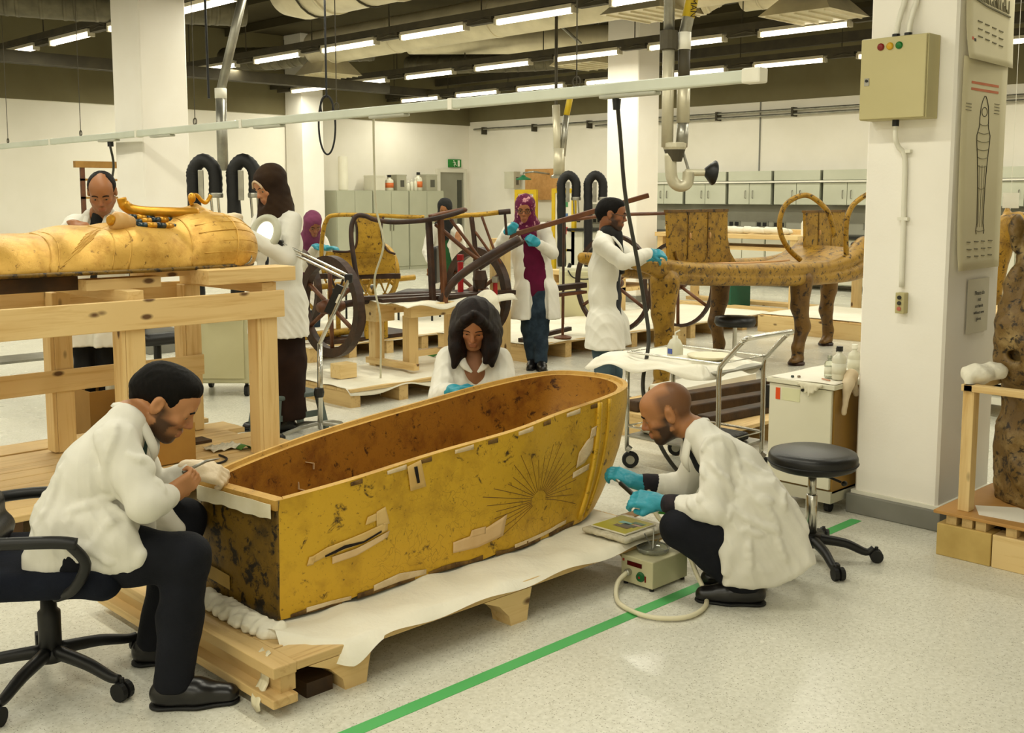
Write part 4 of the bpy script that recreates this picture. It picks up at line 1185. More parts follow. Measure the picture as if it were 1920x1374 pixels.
for j in range(4): line([(.72, .80 - .015 * j), (.84, .799 - .015 * j)], .0016, INK, 'caption_line')
for j in range(3): line([(.08, .785 - .015 * j), (.2, .784 - .015 * j)], .0018, INK, 'caption_line')
t2, at2 = poster('poster', 'upper paper poster with landscape sketch and captions on the pillar', 5.055, 5.62, 2.225, 3.0, .03)
for i in range(4):
    for j in range(3):
        line([(.22 + .15 * i, .235 - .045 * j - .008 * i), (.31 + .15 * i, .232 - .045 * j - .008 * i)], .003, INK, 'caption_line', t2, at2)
for k in range(26):
    u0 = .1 + .8 * (k / 26); h_ = .06 * abs(math.sin(k * 1.7)) + .02
    line([(u0, .37 - .05 * u0), (u0 + .02 * math.sin(k), .37 - .05 * u0 + h_)], .003, INK, 'sketch_stroke', t2, at2)
line([(.08, .37), (.4, .335), (.9, .31)], .005, INK, 'sketch_ground', t2, at2)
MB().grid(lambda u, v: at2(.09 + .04 * u, .115 + .018 * v), 2, 2).build('orange_logo', M('logo_orange', 'c0562c', None, 3, .6), t2)
MB().grid(lambda u, v: at2(.135 + .04 * u, .108 + .018 * v), 2, 2).build('dark_logo', INKD, t2)
nt_ = thing('paper_notice', 'white paper notice with five lines of print below the posters', 'notice', (5.36, 2.19, 1.05))
MB().grid(lambda u, v: v3(5.24 + .25 * u, 2.1935 - .003 * math.sin(u * 3), .93 + .265 * v), 5, 5).build('sheet', M('notice_paper', 'c9c3ab', 'd0cab4', 3, .6), nt_, thick=.001)
for k, (s_, txt) in enumerate(((.03, 'Please do'), (.028, 'not'), (.024, 'use hands'), (.024, 'without new'), (.024, 'gloves'))):
    text_mesh('printed_line', txt, s_, INKD, nt_, (5.365, 2.186, 1.125 - .032 * k), (1, 0, 0), (0, 0, 1), .0004)

# ---------------- crate with a standing statue beside the pillar
cr = thing('crate_base', 'heavy timber crate base with brown board top at the right edge', 'crate', (5.2, 1.5, 0))
MB().bx(4.665, 5.55, 1.0, 2.06, .19, .205).build('top_board', PLY, cr, bevel=.003)
for k, (a, b_) in enumerate(((1.805, 2.045), (1.45, 1.80), (1.05, 1.445))):
    MB().bx(4.675, 4.78, a, b_, 0.0, .145).build('timber', PY if k else M('timber_end', 'b79a56', 'c8ab66', 6, .7), cr, bevel=.004)
for k, y in enumerate((1.99, 1.92, 1.86, 1.73, 1.60)):
    MB().bx(4.69, 4.8, y - .025, y + .02, .146, .19).build('slat_end', DX, cr)
MB().bx(4.8, 5.5, 1.1, 2.0, .0, .14).build('core', DKW, cr)
MB().bx(4.73, 4.79, 1.93, 1.98, .205, .76).build('post', PZ, cr, bevel=.003)
MB().bx(5.40, 5.46, 1.93, 1.98, .205, .76).build('post', PZ, cr, bevel=.003)
MB().bx(4.72, 4.77, 1.2, 1.985, .745, .775).build('rail', PY, cr, bevel=.003)
MB().bx(4.72, 5.47, 1.935, 1.975, .745, .775).build('rail', PX, cr, bevel=.003)
for k, P in enumerate(([(4.72, 1.88), (4.85, 1.95), (4.95, 1.8), (4.86, 1.62), (4.74, 1.64)], [(4.76, 1.66), (4.9, 1.7), (4.93, 1.45), (4.78, 1.4)])):
    tag(MB().prism(P, (0, 0, .206 + .003 * k), (1, 0, 0), (0, 1, 0), (0, 0, 1), 0, .003).build('paper_scrap', M('sheet_white', 'e6e0ce', 'efeadb', 3, .8)), ('torn white paper scrap on the crate beside the post', 'long white paper scrap on the crate under the statue')[k], 'paper')
pd = Solid(); pd.ell((4.83, 1.96, .81), (.075, .07, .045), None, .02).ell((4.90, 1.92, .82), (.06, .06, .04), None, .02).cap((4.76, 1.965, .80), (4.755, 1.965, .77), .02, .015)
tag(solid_obj('white_padding', pd, .007, SHEET, None, .006, 55, 12), 'white padding cloth on the crate post beside the statue', 'cloth')
sx, sy = 5.22, 1.74
so = Solid()
for (z0_, z1_, r0, r1) in ((.21, .45, .26, .255), (.45, .75, .255, .235), (.75, .95, .235, .27), (.95, 1.15, .27, .235), (1.15, 1.38, .22, .17)):
    so.cap((sx, sy, z0_), (sx, sy, z1_), r0, r1, .05)
so.cap((sx - .14, sy + .12, .84), (sx - .16, sy + .12, 1.02), .12, .12, .03)
so.cap((sx - .13, sy + .10, 1.14), (sx - .08, sy + .09, 1.46), .10, .07, .03)
for k in range(60):
    a = RNG.uniform(2.0, 4.6); z = RNG.uniform(.25, 1.45); r = .25 - .06 * max(0, z - 1.1)
    so.ell((sx + r * math.cos(a), sy + r * math.sin(a), z), (RNG.uniform(.02, .05), RNG.uniform(.02, .05), RNG.uniform(.03, .09)), None, .02, sub=k % 2 == 0)
so.cut((0, 0, .207), (0, 0, -1))
solid = solid_obj('statue', so, .013, gilt('worn_brown_varnish', '6f5424', '9c8454', '241806', .5, .05, .52, scale=2.8), None, .016, 26, 5)
tag(solid, 'tall brown weathered statue standing on the crate at the right edge', 'statue')
# ================================================================== MIDDLE OF THE HALL
# ---------------- office chair of the seated man
oc = thing('office_chair', 'black office chair with armrests under the seated man at the left', 'chair', (1.36, 3.55, 0))
hd = nrm((.80, -.60, 0)); sd = v3(hd[1], -hd[0], 0)   # facing, to its right hand side
oc0 = v3(1.30, 3.50, 0)
FAB = M('dark_blue_fabric', '10131c', '171b26', 9, .85, bump=.2, bscale=200, spec=.15)
def lp(f, s_, z): return oc0 + hd * f + sd * s_ + v3(0, 0, z)
se = Solid(); se.box(lp(.02, 0, .415), (.25, .25, .045), (hd, sd, (0, 0, 1)), .04, .03); se.cap(lp(.24, -.18, .405), lp(.24, .18, .405), .05, .05, .04)
solid_obj('seat', se, .012, FAB, oc)
bk = Solid()
for i in range(6):
    z = .50 + .085 * i; f_ = -.17 - .026 * i
    bk.cap(lp(f_, -.17 + .008 * i, z), lp(f_, .17 - .008 * i, z), .045, .045, .04)
solid_obj('backrest', bk, .012, LEATH, oc)
for s_ in (-1, 1):
    a = MB(); a.tube(spline([lp(-.26, .27 * s_, .56), lp(-.10, .29 * s_, .575), lp(.12, .29 * s_, .575), lp(.19, .285 * s_, .565)], 5), [.02] * 16, 8); a.tube(spline([lp(.17, .285 * s_, .565), lp(.21, .275 * s_, .50), lp(.17, .26 * s_, .42), lp(.10, .2 * s_, .375)], 5), .017, 8)
    a.build('armrest', BLACKP, oc, smooth=True)
MB().tube(spline([lp(-.10, 0, .37), lp(-.24, 0, .38), lp(-.30, 0, .50), lp(-.32, 0, .62)], 5), .022, 8).build('back_bracket', BLACKP, oc, smooth=True)
cc = v3(1.33, 3.53, 0)
MB().lathe([(.03, .10), (.036, .11), (.036, .24), (.026, .25), (.022, .37)], cc, 16).build('gas_post', BLACKP, oc, smooth=True)
MB().box(cc + v3(0, 0, .368), (.2, .16, .03)).build('seat_mechanism', BLACKP, oc)
MB().lathe([(.045, .075), (.05, .10), (.03, .125)], cc, 16).build('hub', BLACKP, oc, smooth=True)
rolling_base(oc, cc, .30, 5, math.radians(-142), .105, BLACKP, .03, .04)

# ---------------- timber trestle under the golden lid, its planked platform
pf = thing('plank_platform', 'low platform of pine planks under the tall timber trestle', 'platform', (2.2, 5.8, 0))
yy_ = np.linspace(5.02, 6.55, 12)
for k in range(11):
    MB().bx(.9 + RNG.uniform(-.03, .03), 3.42 + RNG.uniform(-.05, .12), yy_[k] + .004, yy_[k + 1] - .004, .115, .148 + RNG.uniform(-.006, .002)).build('plank', DX, pf, bevel=.004)
for x in (1.0, 1.75, 2.5, 3.3):
    MB().bx(x - .05, x + .05, 5.03, 6.54, .0, .115).build('bearer', DKW if x < 2 else DY, pf)
tt = thing('timber_trestle', 'tall pine timber trestle table carrying the golden coffin lid', 'table', (2.4, 5.7, .15))
lw = .105
for (x, y) in ((3.20, 5.24), (2.42, 5.24), (1.5, 5.24), (2.40, 6.10), (3.20, 6.10), (1.5, 6.10)):
    lgm = MB().bx(x, x + lw, y, y + lw, .15, 1.06)
    lgm.build('leg', PZ, tt, bevel=.005)
    MB().bx(x - .022, x - .001, y + .0, y + lw, .155, .95).build('leg_facing', PZ, tt, bevel=.003)
for y in (5.215, 6.205):
    MB().bx(1.2, 3.34, y - (.0 if y < 6 else 0), y + .028, .925, 1.075).build('top_rail', PX, tt, bevel=.004)
MB().bx(1.2, 3.31, 6.085, 6.098, .50, .625).build('lower_rail', PX, tt, bevel=.004)
for x in (1.6, 2.44, 3.22):
    MB().bx(x, x + .09, 5.25, 6.2, 1.06, 1.12).build('cross_bearer', PY, tt, bevel=.004)
MB().bx(2.88, 3.42, 5.22, 5.42, 1.125, 1.205).build('bearing_board', PX, tt, bevel=.004)
MB().bx(2.88, 3.42, 5.95, 6.15, 1.125, 1.205).build('bearing_board', PX, tt, bevel=.004)
MB().bx(1.25, 2.3, 5.5, 5.6, 1.12, 1.19).build('packing_timber', DKW, tt)
MB().bx(2.3, 2.7, 5.40, 5.52, 1.12, 1.175).build('packing_timber', PX, tt)
MB().lathe([(.014, 0), (.014, .085)], (3.02, 5.32, 1.122), 10).build('jack_bolt', STEEL, tt)
# small things on the platform
tag(MB().bx(2.62, 2.88, 5.42, 5.58, .15, .36).build('cardboard_box', M('cardboard', 'a37838', 'b0863f', 3, .8), bevel=.004), 'brown cardboard box on the planks behind the seated man', 'box')
tag(MB().tube(spline([(2.75, 5.35, .152), (2.9, 5.25, .153), (3.0, 5.30, .153), (3.02, 5.42, .152)], 6), .006, 6).build('black_cable', BLACKR, smooth=True), 'black cable lying on the planks by the cardboard box', 'cable')
sc_ = thing('packing_scrap', 'green and white plastic wrapper lying by the trestle leg', 'wrapper', (3.14, 5.45, .15))
MB().grid(lambda u, v: v3(3.02 + .2 * u, 5.48 + .14 * v, .155 + .014 * math.sin(u * 9 + v * 5) ** 2), 10, 8).build('white_film', FILM, sc_, thick=.002, smooth=True)
MB().grid(lambda u, v: v3(3.16 + .09 * u, 5.42 + .06 * v, .157 + .02 * math.sin(u * 4)), 6, 5).build('green_wrapper', M('wrapper_green', '3a6a1e', '48782a', 6, .5), sc_, thick=.002, smooth=True)
tag(MB().bx(3.0, 3.16, 5.75, 5.87, .149, .165).build('wood_offcut', DKW), 'flat dark wood offcut on the planks near the trestle leg', 'wood block')
bx_ = thing('open_carton', 'low open brown carton with bottles standing behind the trestle', 'box', (3.0, 6.85, 0))
cw = M('carton_brown', '8f6a30', '9c763a', 3, .8)
for (a, b_, c_, d_) in ((2.85, 3.25, 6.72, 6.73), (2.85, 3.25, 7.0, 7.01), (2.85, 2.86, 6.73, 7.0), (3.24, 3.25, 6.73, 7.0)): MB().bx(a, b_, c_, d_, .20, .36).build('carton_wall', cw, bx_)
MB().bx(2.85, 3.25, 6.72, 7.01, .0, .2).build('carton_base', cw, bx_)
bottle(3.05, 6.85, .2, .26, .035, 'white plastic bottle with blue label in the brown carton', JAR, WHITEP, M('label_blue2', '3a5a9a', None, 3, .5))
bottle(3.17, 6.88, .2, .20, .03, 'pale plastic bottle with yellow label in the brown carton', JAR, WHITEP, LBY)

# ---------------- the golden lid lying on the trestle (body along X, head to the right)
GL = gilt('lid_gold', 'cba04a', 'ab7e2e', '7a561c', .42, .4, .44, specks=False, scale=3.0)
ld_ = thing('mummy_case', 'shiny golden mummy shaped case lying face up on the timber trestle', 'mummy case', (2.3, 5.72, 1.2))
so = Solid(); yc = 5.73
def body(x0, x1, r0, r1, z0, z1, k=.06):
    so.cap((x0, yc, z0), (x1, yc, z1), r0, r1, k)
for (x, ry, rz_, z) in ((.9, .22, .165, 1.20), (1.3, .26, .175, 1.20), (1.7, .29, .185, 1.20), (2.05, .32, .21, 1.20), (2.35, .36, .245, 1.20), (2.6, .38, .25, 1.20), (2.8, .37, .26, 1.20)):
    so.ell((x, yc, z), (.32, ry, rz_), None, .05)
so.ell((2.62, yc - .20, 1.31), (.30, .16, .12), None, .05).ell((2.62, yc + .20, 1.31), (.30, .16, .12), None, .05)     # elbows
so.cap((2.58, yc - .26, 1.34), (2.82, yc + .06, 1.44), .075, .06, .04).cap((2.58, yc + .26, 1.34), (2.82, yc - .06, 1.44), .075, .06, .04)
so.ell((3.02, yc, 1.24), (.32, .36, .28), None, .04)        # headdress
so.ell((3.14, yc - .12, 1.30), (.24, .24, .20), None, .04).ell((3.14, yc + .12, 1.30), (.24, .24, .20), None, .04)
so.ell((3.08, yc, 1.45), (.13, .10, .09), None, .03)        # face
so.cap((2.99, yc, 1.50), (2.99, yc, 1.51), .03, .02, .02)   # beard root
so.ell((3.09, yc, 1.535), (.03, .02, .02), None, .02)       # nose
so.cut((0, 0, 1.207), (0, 0, -1))
solid_obj('lid_shell', so, .012, GL, ld_, .004, 14, 3)
ed = MB(); ed.tube([(x, yc - w_, 1.212) for x, w_ in ((.9, .23), (1.3, .27), (1.7, .30), (2.05, .33), (2.35, .37), (2.6, .39), (2.85, .38), (3.1, .36), (3.3, .25), (3.38, .08))], .012, 6)
ed.build('lid_edge', GOLDD, ld_, smooth=True)
lidso = so
def lid_pt(x, a, off=.002):
    o = v3(x, yc, 1.20); d = v3(0, -math.cos(a), math.sin(a)); rs = np.linspace(.55, .05, 120); e = lidso.ev(np.array([o + d * r for r in rs]), .05); k = np.nonzero(e < 0)[0]
    return o + d * (rs[k[0]] + off if len(k) else .2)
for x in (1.6, 2.12, 2.16, 2.42, 2.50, 2.86, 3.12):
    MB().tube([lid_pt(x + .05 * math.sin(a * 2), a) for a in np.linspace(.06, 1.35, 16)], .0045, 6).build('incised_band', GL, ld_, smooth=True)
for k in range(9):
    MB().tube([lid_pt(2.18 + .022 * k + .20 * f, .12 + .13 * k * .6 + .5 * f) for f in np.linspace(0, 1, 9)], .0028, 5).build('feather_ridge', GL, ld_, smooth=True)
for k in range(7):
    MB().tube([lid_pt(2.95 + .36 * f, .25 + .17 * k) for f in np.linspace(0, 1, 9)], .004, 5).build('headdress_stripe', GL, ld_, smooth=True)
ckm = gilt('crook_gold', 'c8901e', 'a8741a', '6a450e', .35, .55, .34, specks=False)
MB().tube(spline([(3.04, yc - .12, 1.50), (2.9, yc - .10, 1.505), (2.76, yc - .06, 1.51), (2.69, yc - .03, 1.525), (2.655, yc - .02, 1.555), (2.645, yc - .02, 1.585)], 6), [.030] * 25 + [.026] * 6, 12).build('crook', ckm, ld_, smooth=True)
GLB = M('dark_blue_inlay', '0d1f26', '153038', 6, .3); TEAL = M('teal_inlay', '2b8a86', '3a9a94', 6, .3)
for j, (off, zz) in enumerate(((-.16, 1.455), (-.22, 1.43), (-.10, 1.475))):
    for k in range(11):
        x = 2.63 + .055 * k; p = (x, yc + off + .012 * k - .03 * math.sin(k * .6), zz + .012 * math.sin(k * .5 + j)); q = (x + .052, yc + off + .012 * (k + 1) - .03 * math.sin((k + 1) * .6), zz + .012 * math.sin((k + 1) * .5 + j))
        MB().tube([p, q], .016, 8).build('flail_bead', GLB if k % 2 == 0 and k != 8 else (TEAL if k == 8 else ckm), ld_, smooth=True)
MB().lathe([(.05, -.05), (.055, 0), (.05, .05), (.03, .06)], (2.56, yc - .20, 1.455), 14, nrm((-.8, -.1, .25))).build('flail_handle', M('handle_tan', 'b58a4a', 'c49a5a', 5, .5), ld_, smooth=True)
MB().lathe([(.028, 0), (.03, .02), (.02, .03)], (2.51, yc - .205, 1.47), 12, nrm((-.8, -.3, .1))).build('flail_cap', ckm, ld_, smooth=False)
MB().tube(spline([(3.06, yc - .02, 1.545), (3.05, yc - .02, 1.59), (3.09, yc - .02, 1.60), (3.12, yc - .02, 1.57), (3.15, yc - .02, 1.56), (3.18, yc - .02, 1.60)], 5), .012, 8).build('cobra_ornament', ckm, ld_, smooth=True)
MB().ell((3.06, yc - .02, 1.585), (.02, .03, .03)).build('bird_ornament', ckm, ld_, smooth=True)
rg = MB(); rg.tube([(3.20 + .05 * math.cos(a), yc - .325, 1.25 + .035 * math.sin(a)) for a in np.linspace(0, 6.28, 18)], .006, 6, closed=False); rg.ell((3.21, yc - .32, 1.25), (.03, .015, .022))
rg.build('metal_handle_ring', STEEL, ld_, smooth=True)

# ---------------- dust extractors with twin looped hoses
def extractor(x, y, rot, sc_, lab, hz):
    t = thing('dust_extractor', lab, 'machine', (x, y, 0))
    fx = v3(math.cos(rot), math.sin(rot), 0); fy = v3(-math.sin(rot), math.cos(rot), 0); o = v3(x, y, 0)
    def P(a, b_, z): return o + fx * a * sc_ + fy * b_ * sc_ + v3(0, 0, z * sc_)
    ax = (fx, fy, v3(0, 0, 1))
    MB().box(P(0, 0, .41), (.50 * sc_, .52 * sc_, .60 * sc_), ax=ax).build('cabinet', BEIGE, t, bevel=.012)
    MB().box(P(0, -.265, .40), (.40 * sc_, .012, .50 * sc_), ax=ax).build('front_door', M('door_beige', 'c3bc92', 'cdc79f', 2, .5), t, bevel=.003)
    MB().box(P(0, 0, .725), (.46 * sc_, .46 * sc_, .05 * sc_), ax=ax).build('top_plate', M('top_pale', 'cfccb4', 'd8d5be', 2, .5), t, bevel=.01)
    for sx_ in (-.2, .2):
        for sy_ in (-.2, .2):
            w_ = MB(); w_.lathe([(.01, -.015), (.045, -.015), (.045, .015), (.01, .015)], P(sx_, sy_, .045 / sc_), 14, fx); w_.tube([P(sx_, sy_, .05), P(sx_, sy_, .11)], .014, 6); w_.build('castor', BLACKR, t)
    MB().tube(spline([P(.1, -.24, .74), P(.2, -.30, .66), P(.05, -.31, .62), P(-.1, -.29, .64), P(-.16, -.26, .72)], 5), .008, 6).build('power_cord', BLACKR, t, smooth=True)
    MB().tube([P(-.15, -.2, .74), P(-.13, -.2, .80)], .022, 8).build('swivel_socket', BLACKP, t)
    for k, s_ in enumerate((-.15, .17)):
        pts = [P(s_ - .075, 0, .75), P(s_ - .085, 0, hz - .25), P(s_ - .08, 0, hz - .08), P(s_, 0, hz), P(s_ + .085, 0, hz - .08), P(s_ + .09, 0, hz - .27)]
        SP = spline(pts, 9); arm = MB(); arm.tube(SP, [(.052 + (.004 if i % 2 else 0)) * sc_ for i in range(len(SP))], 12)
        a = arm.build('suction_hose', BLACKR, t, smooth=True)
        MB().box(P(s_ - .01, -.055, hz - .20), (.045 * sc_, .012, .24 * sc_), ax=ax).build('arm_bracket', STEEL, t, bevel=.004)
        MB().lathe([(.056 * sc_, 0), (.06 * sc_, .01), (.06 * sc_, .03), (.056 * sc_, .04)], P(s_ + .09, 0, hz - .30), 14).build('hose_clamp', STEEL, t)
        for q in (.06, .115): MB().tube([P(s_ + q, -.03, hz - .29), P(s_ + q + .01, -.03, hz - .46)], .010 * sc_, 6).build('support_rod', CHROME, t)
        MB().lathe([(.02, 0), (.026, .02), (.022, .09), (.012, .1)], P(s_ + .12, -.03, hz - .56), 10).build('nozzle', BLACKP, t, smooth=False)
    return t
e1 = extractor(4.52, 7.92, math.radians(-45), 1.0, 'beige wheeled dust extractor with two black hose loops behind the golden lid', 1.88)
extractor(9.75, 8.75, math.radians(-45), 1.0, 'beige dust extractor with two black hose loops beside the man with glasses', 1.84)
t = thing('lamp_pole', 'grey ceiling pole with slanting brace left of the woman in brown', 'pole', (5.232, 9.143, 2.520))
MB().tube([(5.290, 9.258, 1.830), (5.290, 9.258, 2.520)], .05, 12).build('lower_pole', STEEL, t, smooth=True)
MB().tube([(5.290, 9.258, 2.497), (5.290, 9.258, 2.589)], .055, 12).build('joint', WHITEP, t, smooth=True)
MB().tube([(5.290, 9.258, 2.566), (5.577, 9.315, 3.440), (5.980, 9.430, 4.700)], .042, 12).build('slanting_pipe', STEEL, t, smooth=True)
MB().tube([(5.210, 9.338, 2.497), (5.244, 9.430, 4.700)], .012, 8).build('thin_pipe', BLACKP, t)

# ---------------- magnifier lamp on a stand, step stool
ml = thing('magnifier_lamp', 'chrome magnifier lamp with round white lens on a floor stand', 'lamp', (4.09, 6.0, 0))
MB().tube([(4.09, 5.99, .05), (4.075, 5.955, .63)], .018, 12).build('pole', CHROME, ml, smooth=True)
MB().lathe([(.03, 0), (.035, .03), (.03, .06)], (4.075, 5.975, .27), 12).build('clamp_collar', BLACKP, ml)
for k in range(5):
    a = k * 2 * math.pi / 5 + .4; d = v3(math.cos(a), math.sin(a), 0); q = v3(4.09, 5.99, 0)
    MB().tube([q + v3(0, 0, .09), q + d * .15 + v3(0, 0, .07), q + d * .26 + v3(0, 0, .04)], .013, 8).build('base_leg', STEEL, ml)
    MB().ell(q + d * .265 + v3(0, 0, .022), (.022, .022, .022)).build('castor', BLACKR, ml, smooth=True)
for d in (-.018, .018):
    MB().tube([(4.075 + d, 5.955 + d, .63), (4.215 + d, 5.815 + d, 1.05)], .010, 8).build('lower_arm', CHROME, ml)
MB().box((4.15, 5.875, .92), (.04, .07, .20), ax=(nrm((1, 1, 0)), *(lambda d: (np.cross(d, nrm((1, 1, 0))), d))(nrm((.14, -.14, .42))))).build('spring_cover', BLACKP, ml)
MB().box((4.152, 5.845, .93), (.045, .012, .06), ax=(nrm((1, 1, 0)), *(lambda d: (np.cross(d, nrm((1, 1, 0))), d))(nrm((.14, -.14, .42))))).build('white_sticker', WHITEP, ml)
MB().box((4.215, 5.815, 1.06), (.05, .05, .06), ax=(nrm((1, 1, 0)), nrm((1, -1, 0)), v3(0, 0, 1))).build('elbow_joint', BLACKP, ml, bevel=.008)
for d in (-.014, .018):
    MB().tube([(4.215, 5.815, 1.06 + d), (3.89, 6.13, 1.28 + d)], .009, 8).build('upper_arm', CHROME, ml)
MB().box((3.89, 6.13, 1.285), (.05, .06, .05), ax=(nrm((1, 1, 0)), nrm((1, -1, 0)), v3(0, 0, 1))).build('head_joint', BLACKP, ml, bevel=.008)
hn = nrm((-.75, -.45, .35)); hs, hu, _ = frame(hn)
hc_ = v3(3.83, 6.19, 1.355)
MB().tube([hc_ + hs * .085 * math.cos(a) + hu * .105 * math.sin(a) for a in np.linspace(0, 2 * math.pi, 33)[:-1]], .026, 10, closed=True).build('lens_ring', M('ring_grey', 'a9a893', 'b4b39f', 4, .4), ml, smooth=True)
MB().ell(hc_, (.075, .092, .01), 20, 8, (hs, hu, hn)).build('lens', emit('lens_glow', 'f4f2e4', .9), ml, smooth=True)
ss = thing('step_stool', 'grey plastic step stool on the floor beside the magnifier stand', 'stool', (4.05, 6.35, 0))
SG = M('step_grey', '4f5a55', '5a655f', 3, .5)
MB().bx(3.86, 4.22, 6.15, 6.45, .24, .275).build('step_top', SG, ss, bevel=.01)
for (x, y) in ((3.88, 6.17), (4.20, 6.17), (3.88, 6.43), (4.20, 6.43)):
    MB().beam((x + (x - 4.04) * .25, y + (y - 6.3) * .2, 0), (x, y, .245), .05, .03).build('leg', SG, ss)
MB().bx(3.88, 4.20, 6.16, 6.18, .10, .14).build('cross_bar', SG, ss)

# ---------------- cables hanging from the rail
CBL = M('cable_dark', '2b2a22', '35342a', 6, .5)
t = thing('hanging_cable', 'dark cable hanging from the rail down behind the crouching man', 'cable', (4.763, 4.004, 2.148))
MB().tube(spline([(4.755, 4.004, 2.144), (4.836, 4.044, 1.944), (4.890, 4.045, 1.600), (4.937, 3.991, 1.233), (4.986, 3.976, 0.992), (4.969, 3.922, 0.762), (4.875, 3.884, 0.483), (4.806, 3.709, 0.215), (4.900, 3.620, 0.030), (5.000, 3.600, 0.012)], 8), .012, 8).build('cord', CBL, t, smooth=True)
MB().lathe([(.02, -.06), (.026, 0)], (4.759, 4.008, 2.136), 10).build('plug', BLACKP, t)
t = tag(MB().tube(spline([(4.822, 6.322, 2.144), (4.911, 6.438, 1.860), (4.983, 6.515, 1.510), (5.047, 6.515, 1.233), (5.108, 6.714, 0.943), (5.167, 6.723, 0.640), (5.241, 6.824, 0.215), (5.250, 6.850, 0.012)], 8), .008, 8).build('hanging_cable', M('cable_pale', 'b9b59c', 'c4c0a8', 5, .5), smooth=True), 'pale cable hanging from the rail in front of the chariot', 'cable')
t = thing('hanging_cable', 'thin dark cable hanging from the rail at far left', 'cable', (4.889, 10.875, 2.148))
MB().tube(spline([(4.906, 10.790, 2.144), (4.959, 10.916, 2.108), (5.050, 11.062, 1.860), (5.153, 11.561, 1.510), (5.178, 12.114, 1.138), (5.500, 13.200, 0.012)], 6), .012, 8).build('cord', CBL, t, smooth=True)
MB().lathe([(.03, -.05), (.03, 0)], (4.908, 10.795, 2.140), 10).build('plug', BLACKP, t)
t = thing('looped_cable', 'black cable hung in a long loop from the ceiling left of centre', 'cable', (5.9, 8.4, 2.3))
MB().tube([(5.98, 8.55, 4.6), (5.98, 8.55, 2.5)], .010, 8).build('cord', BLACKR, t)
MB().tube(spline([(5.98 + .055 * math.cos(a), 8.55 - .055 * math.cos(a), 2.25 + .27 * math.sin(a)) for a in np.linspace(0, 2 * math.pi, 20)[:-1]], 3, True), .009, 8, closed=True).build('cord_loop', BLACKR, t, smooth=True)
MB().tube(spline([(5.98 + .04 * math.cos(a), 8.55 - .04 * math.cos(a), 2.42 + .10 * math.sin(a)) for a in np.linspace(0, 2 * math.pi, 16)[:-1]], 3, True), .009, 8, closed=True).build('cord_loop', BLACKR, t, smooth=True)

# ---------------- fume extraction arms
ALU = M('alu_pale', 'b7b096', 'c6c0a8', 4, .4, metal=.4)
ea = thing('extraction_arm', 'big jointed fume extraction arm with black hood hanging right of centre', 'extraction arm', (7.4, 5.6, 2.5))
hx, hy = 7.38, 5.66
MB().tube([(hx, hy, 4.6), (hx, hy, 2.85)], .045, 12).build('drop_pipe', STEEL, ea, smooth=True)
MB().tube([(hx, hy, 2.95), (hx, hy, 2.80)], .075, 12).build('swivel', DKMET, ea)
MB().tube([(hx, hy, 2.80), (hx, hy, 2.0)], .05, 12).build('inner_pipe', ALU, ea, smooth=True)
MB().tube([(hx + .22, hy - .16, 3.6), (hx + .10, hy - .085, 2.92)], .05, 12).build('slanting_hose', STEEL, ea, smooth=True)
YEL = M('label_yellow_big', 'b99d16', 'c4a81e', 4, .5)
MB().tube([(hx + .19, hy - .141, 3.43), (hx + .125, hy - .10, 3.06)], .053, 12).build('yellow_label', YEL, ea, smooth=True)
pl = nrm((.065, .041, .37)); fv = nrm((-.72, -.69, 0)); sv = nrm(np.cross(pl, fv))
text_mesh('label_text', 'NEDERMAN', .075, M('label_ink', '2a2008', None, 4, .6), ea, v3(hx + .157, hy - .12, 3.245) + fv * .056, -pl, sv, .001)
MB().tube([(hx + .10, hy - .085, 2.94), (hx + .10, hy - .085, 2.80)], .055, 12).build('cuff', WHITEP, ea, smooth=True)
MB().tube([(hx + .10, hy - .085, 2.80), (hx + .10, hy - .085, 2.55)], .05, 12).build('grey_hose', DKMET, ea, smooth=True)
MB().tube([(hx + .10, hy - .085, 2.55), (hx + .10, hy - .085, 2.2)], .055, 12).build('cuff', ALU, ea, smooth=True)
MB().tube([(hx + .10, hy - .085, 2.2), (hx + .09, hy - .08, 2.0)], .05, 12).build('grey_hose', STEEL, ea, smooth=True)
MB().lathe([(.09, 0), (.10, .02), (.10, .05), (.08, .06)], (hx + .05, hy - .04, 1.98), 16).build('joint_plate', ALU, ea)
MB().lathe([(.06, 0), (.09, .10)], (hx + .05, hy - .04, 1.88), 16).build('joint_cup', DKMET, ea)
MB().tube(spline([(hx + .02, hy - .02, 1.95), (hx + .03, hy - .03, 1.75), (hx + .07, hy - .07, 1.68), (hx + .12, hy - .12, 1.70), (hx + .13, hy - .13, 1.80)], 6), .05, 12).build('bend_pipe', ALU, ea, smooth=True)
MB().tube([(hx + .07, hy - .06, 2.1), (hx + .15, hy - .14, 1.74)], .012, 8).build('tension_rod', STEEL, ea)
MB().tube([(hx + .11, hy - .11, 1.79), (hx + .24, hy - .23, 1.79)], .03, 10).build('neck_pipe', ALU, ea)
MB().lathe([(.03, -.06), (.07, -.02), (.105, .02), (.10, .03), (.03, .0)], (hx + .27, hy - .26, 1.79), 20, nrm((.75, -.55, -.12))).build('hood', BLACKP, ea, smooth=True)
eb2 = thing('extraction_arm', 'slim grey fume extraction arm with yellow label above the green shower head', 'extraction arm', (10.4, 9.65, 2.4))
MB().tube([(10.34, 9.72, 4.6), (10.34, 9.72, 2.75)], .02, 8).build('drop_pipe', DKMET, eb2)
MB().tube([(10.34, 9.72, 2.75), (10.36, 9.70, 1.95)], .05, 10).build('inner_pipe', ALU, eb2, smooth=True)
MB().tube([(10.50, 9.60, 2.92), (10.44, 9.63, 2.62)], .04, 10).build('yellow_label', YEL, eb2, smooth=True)
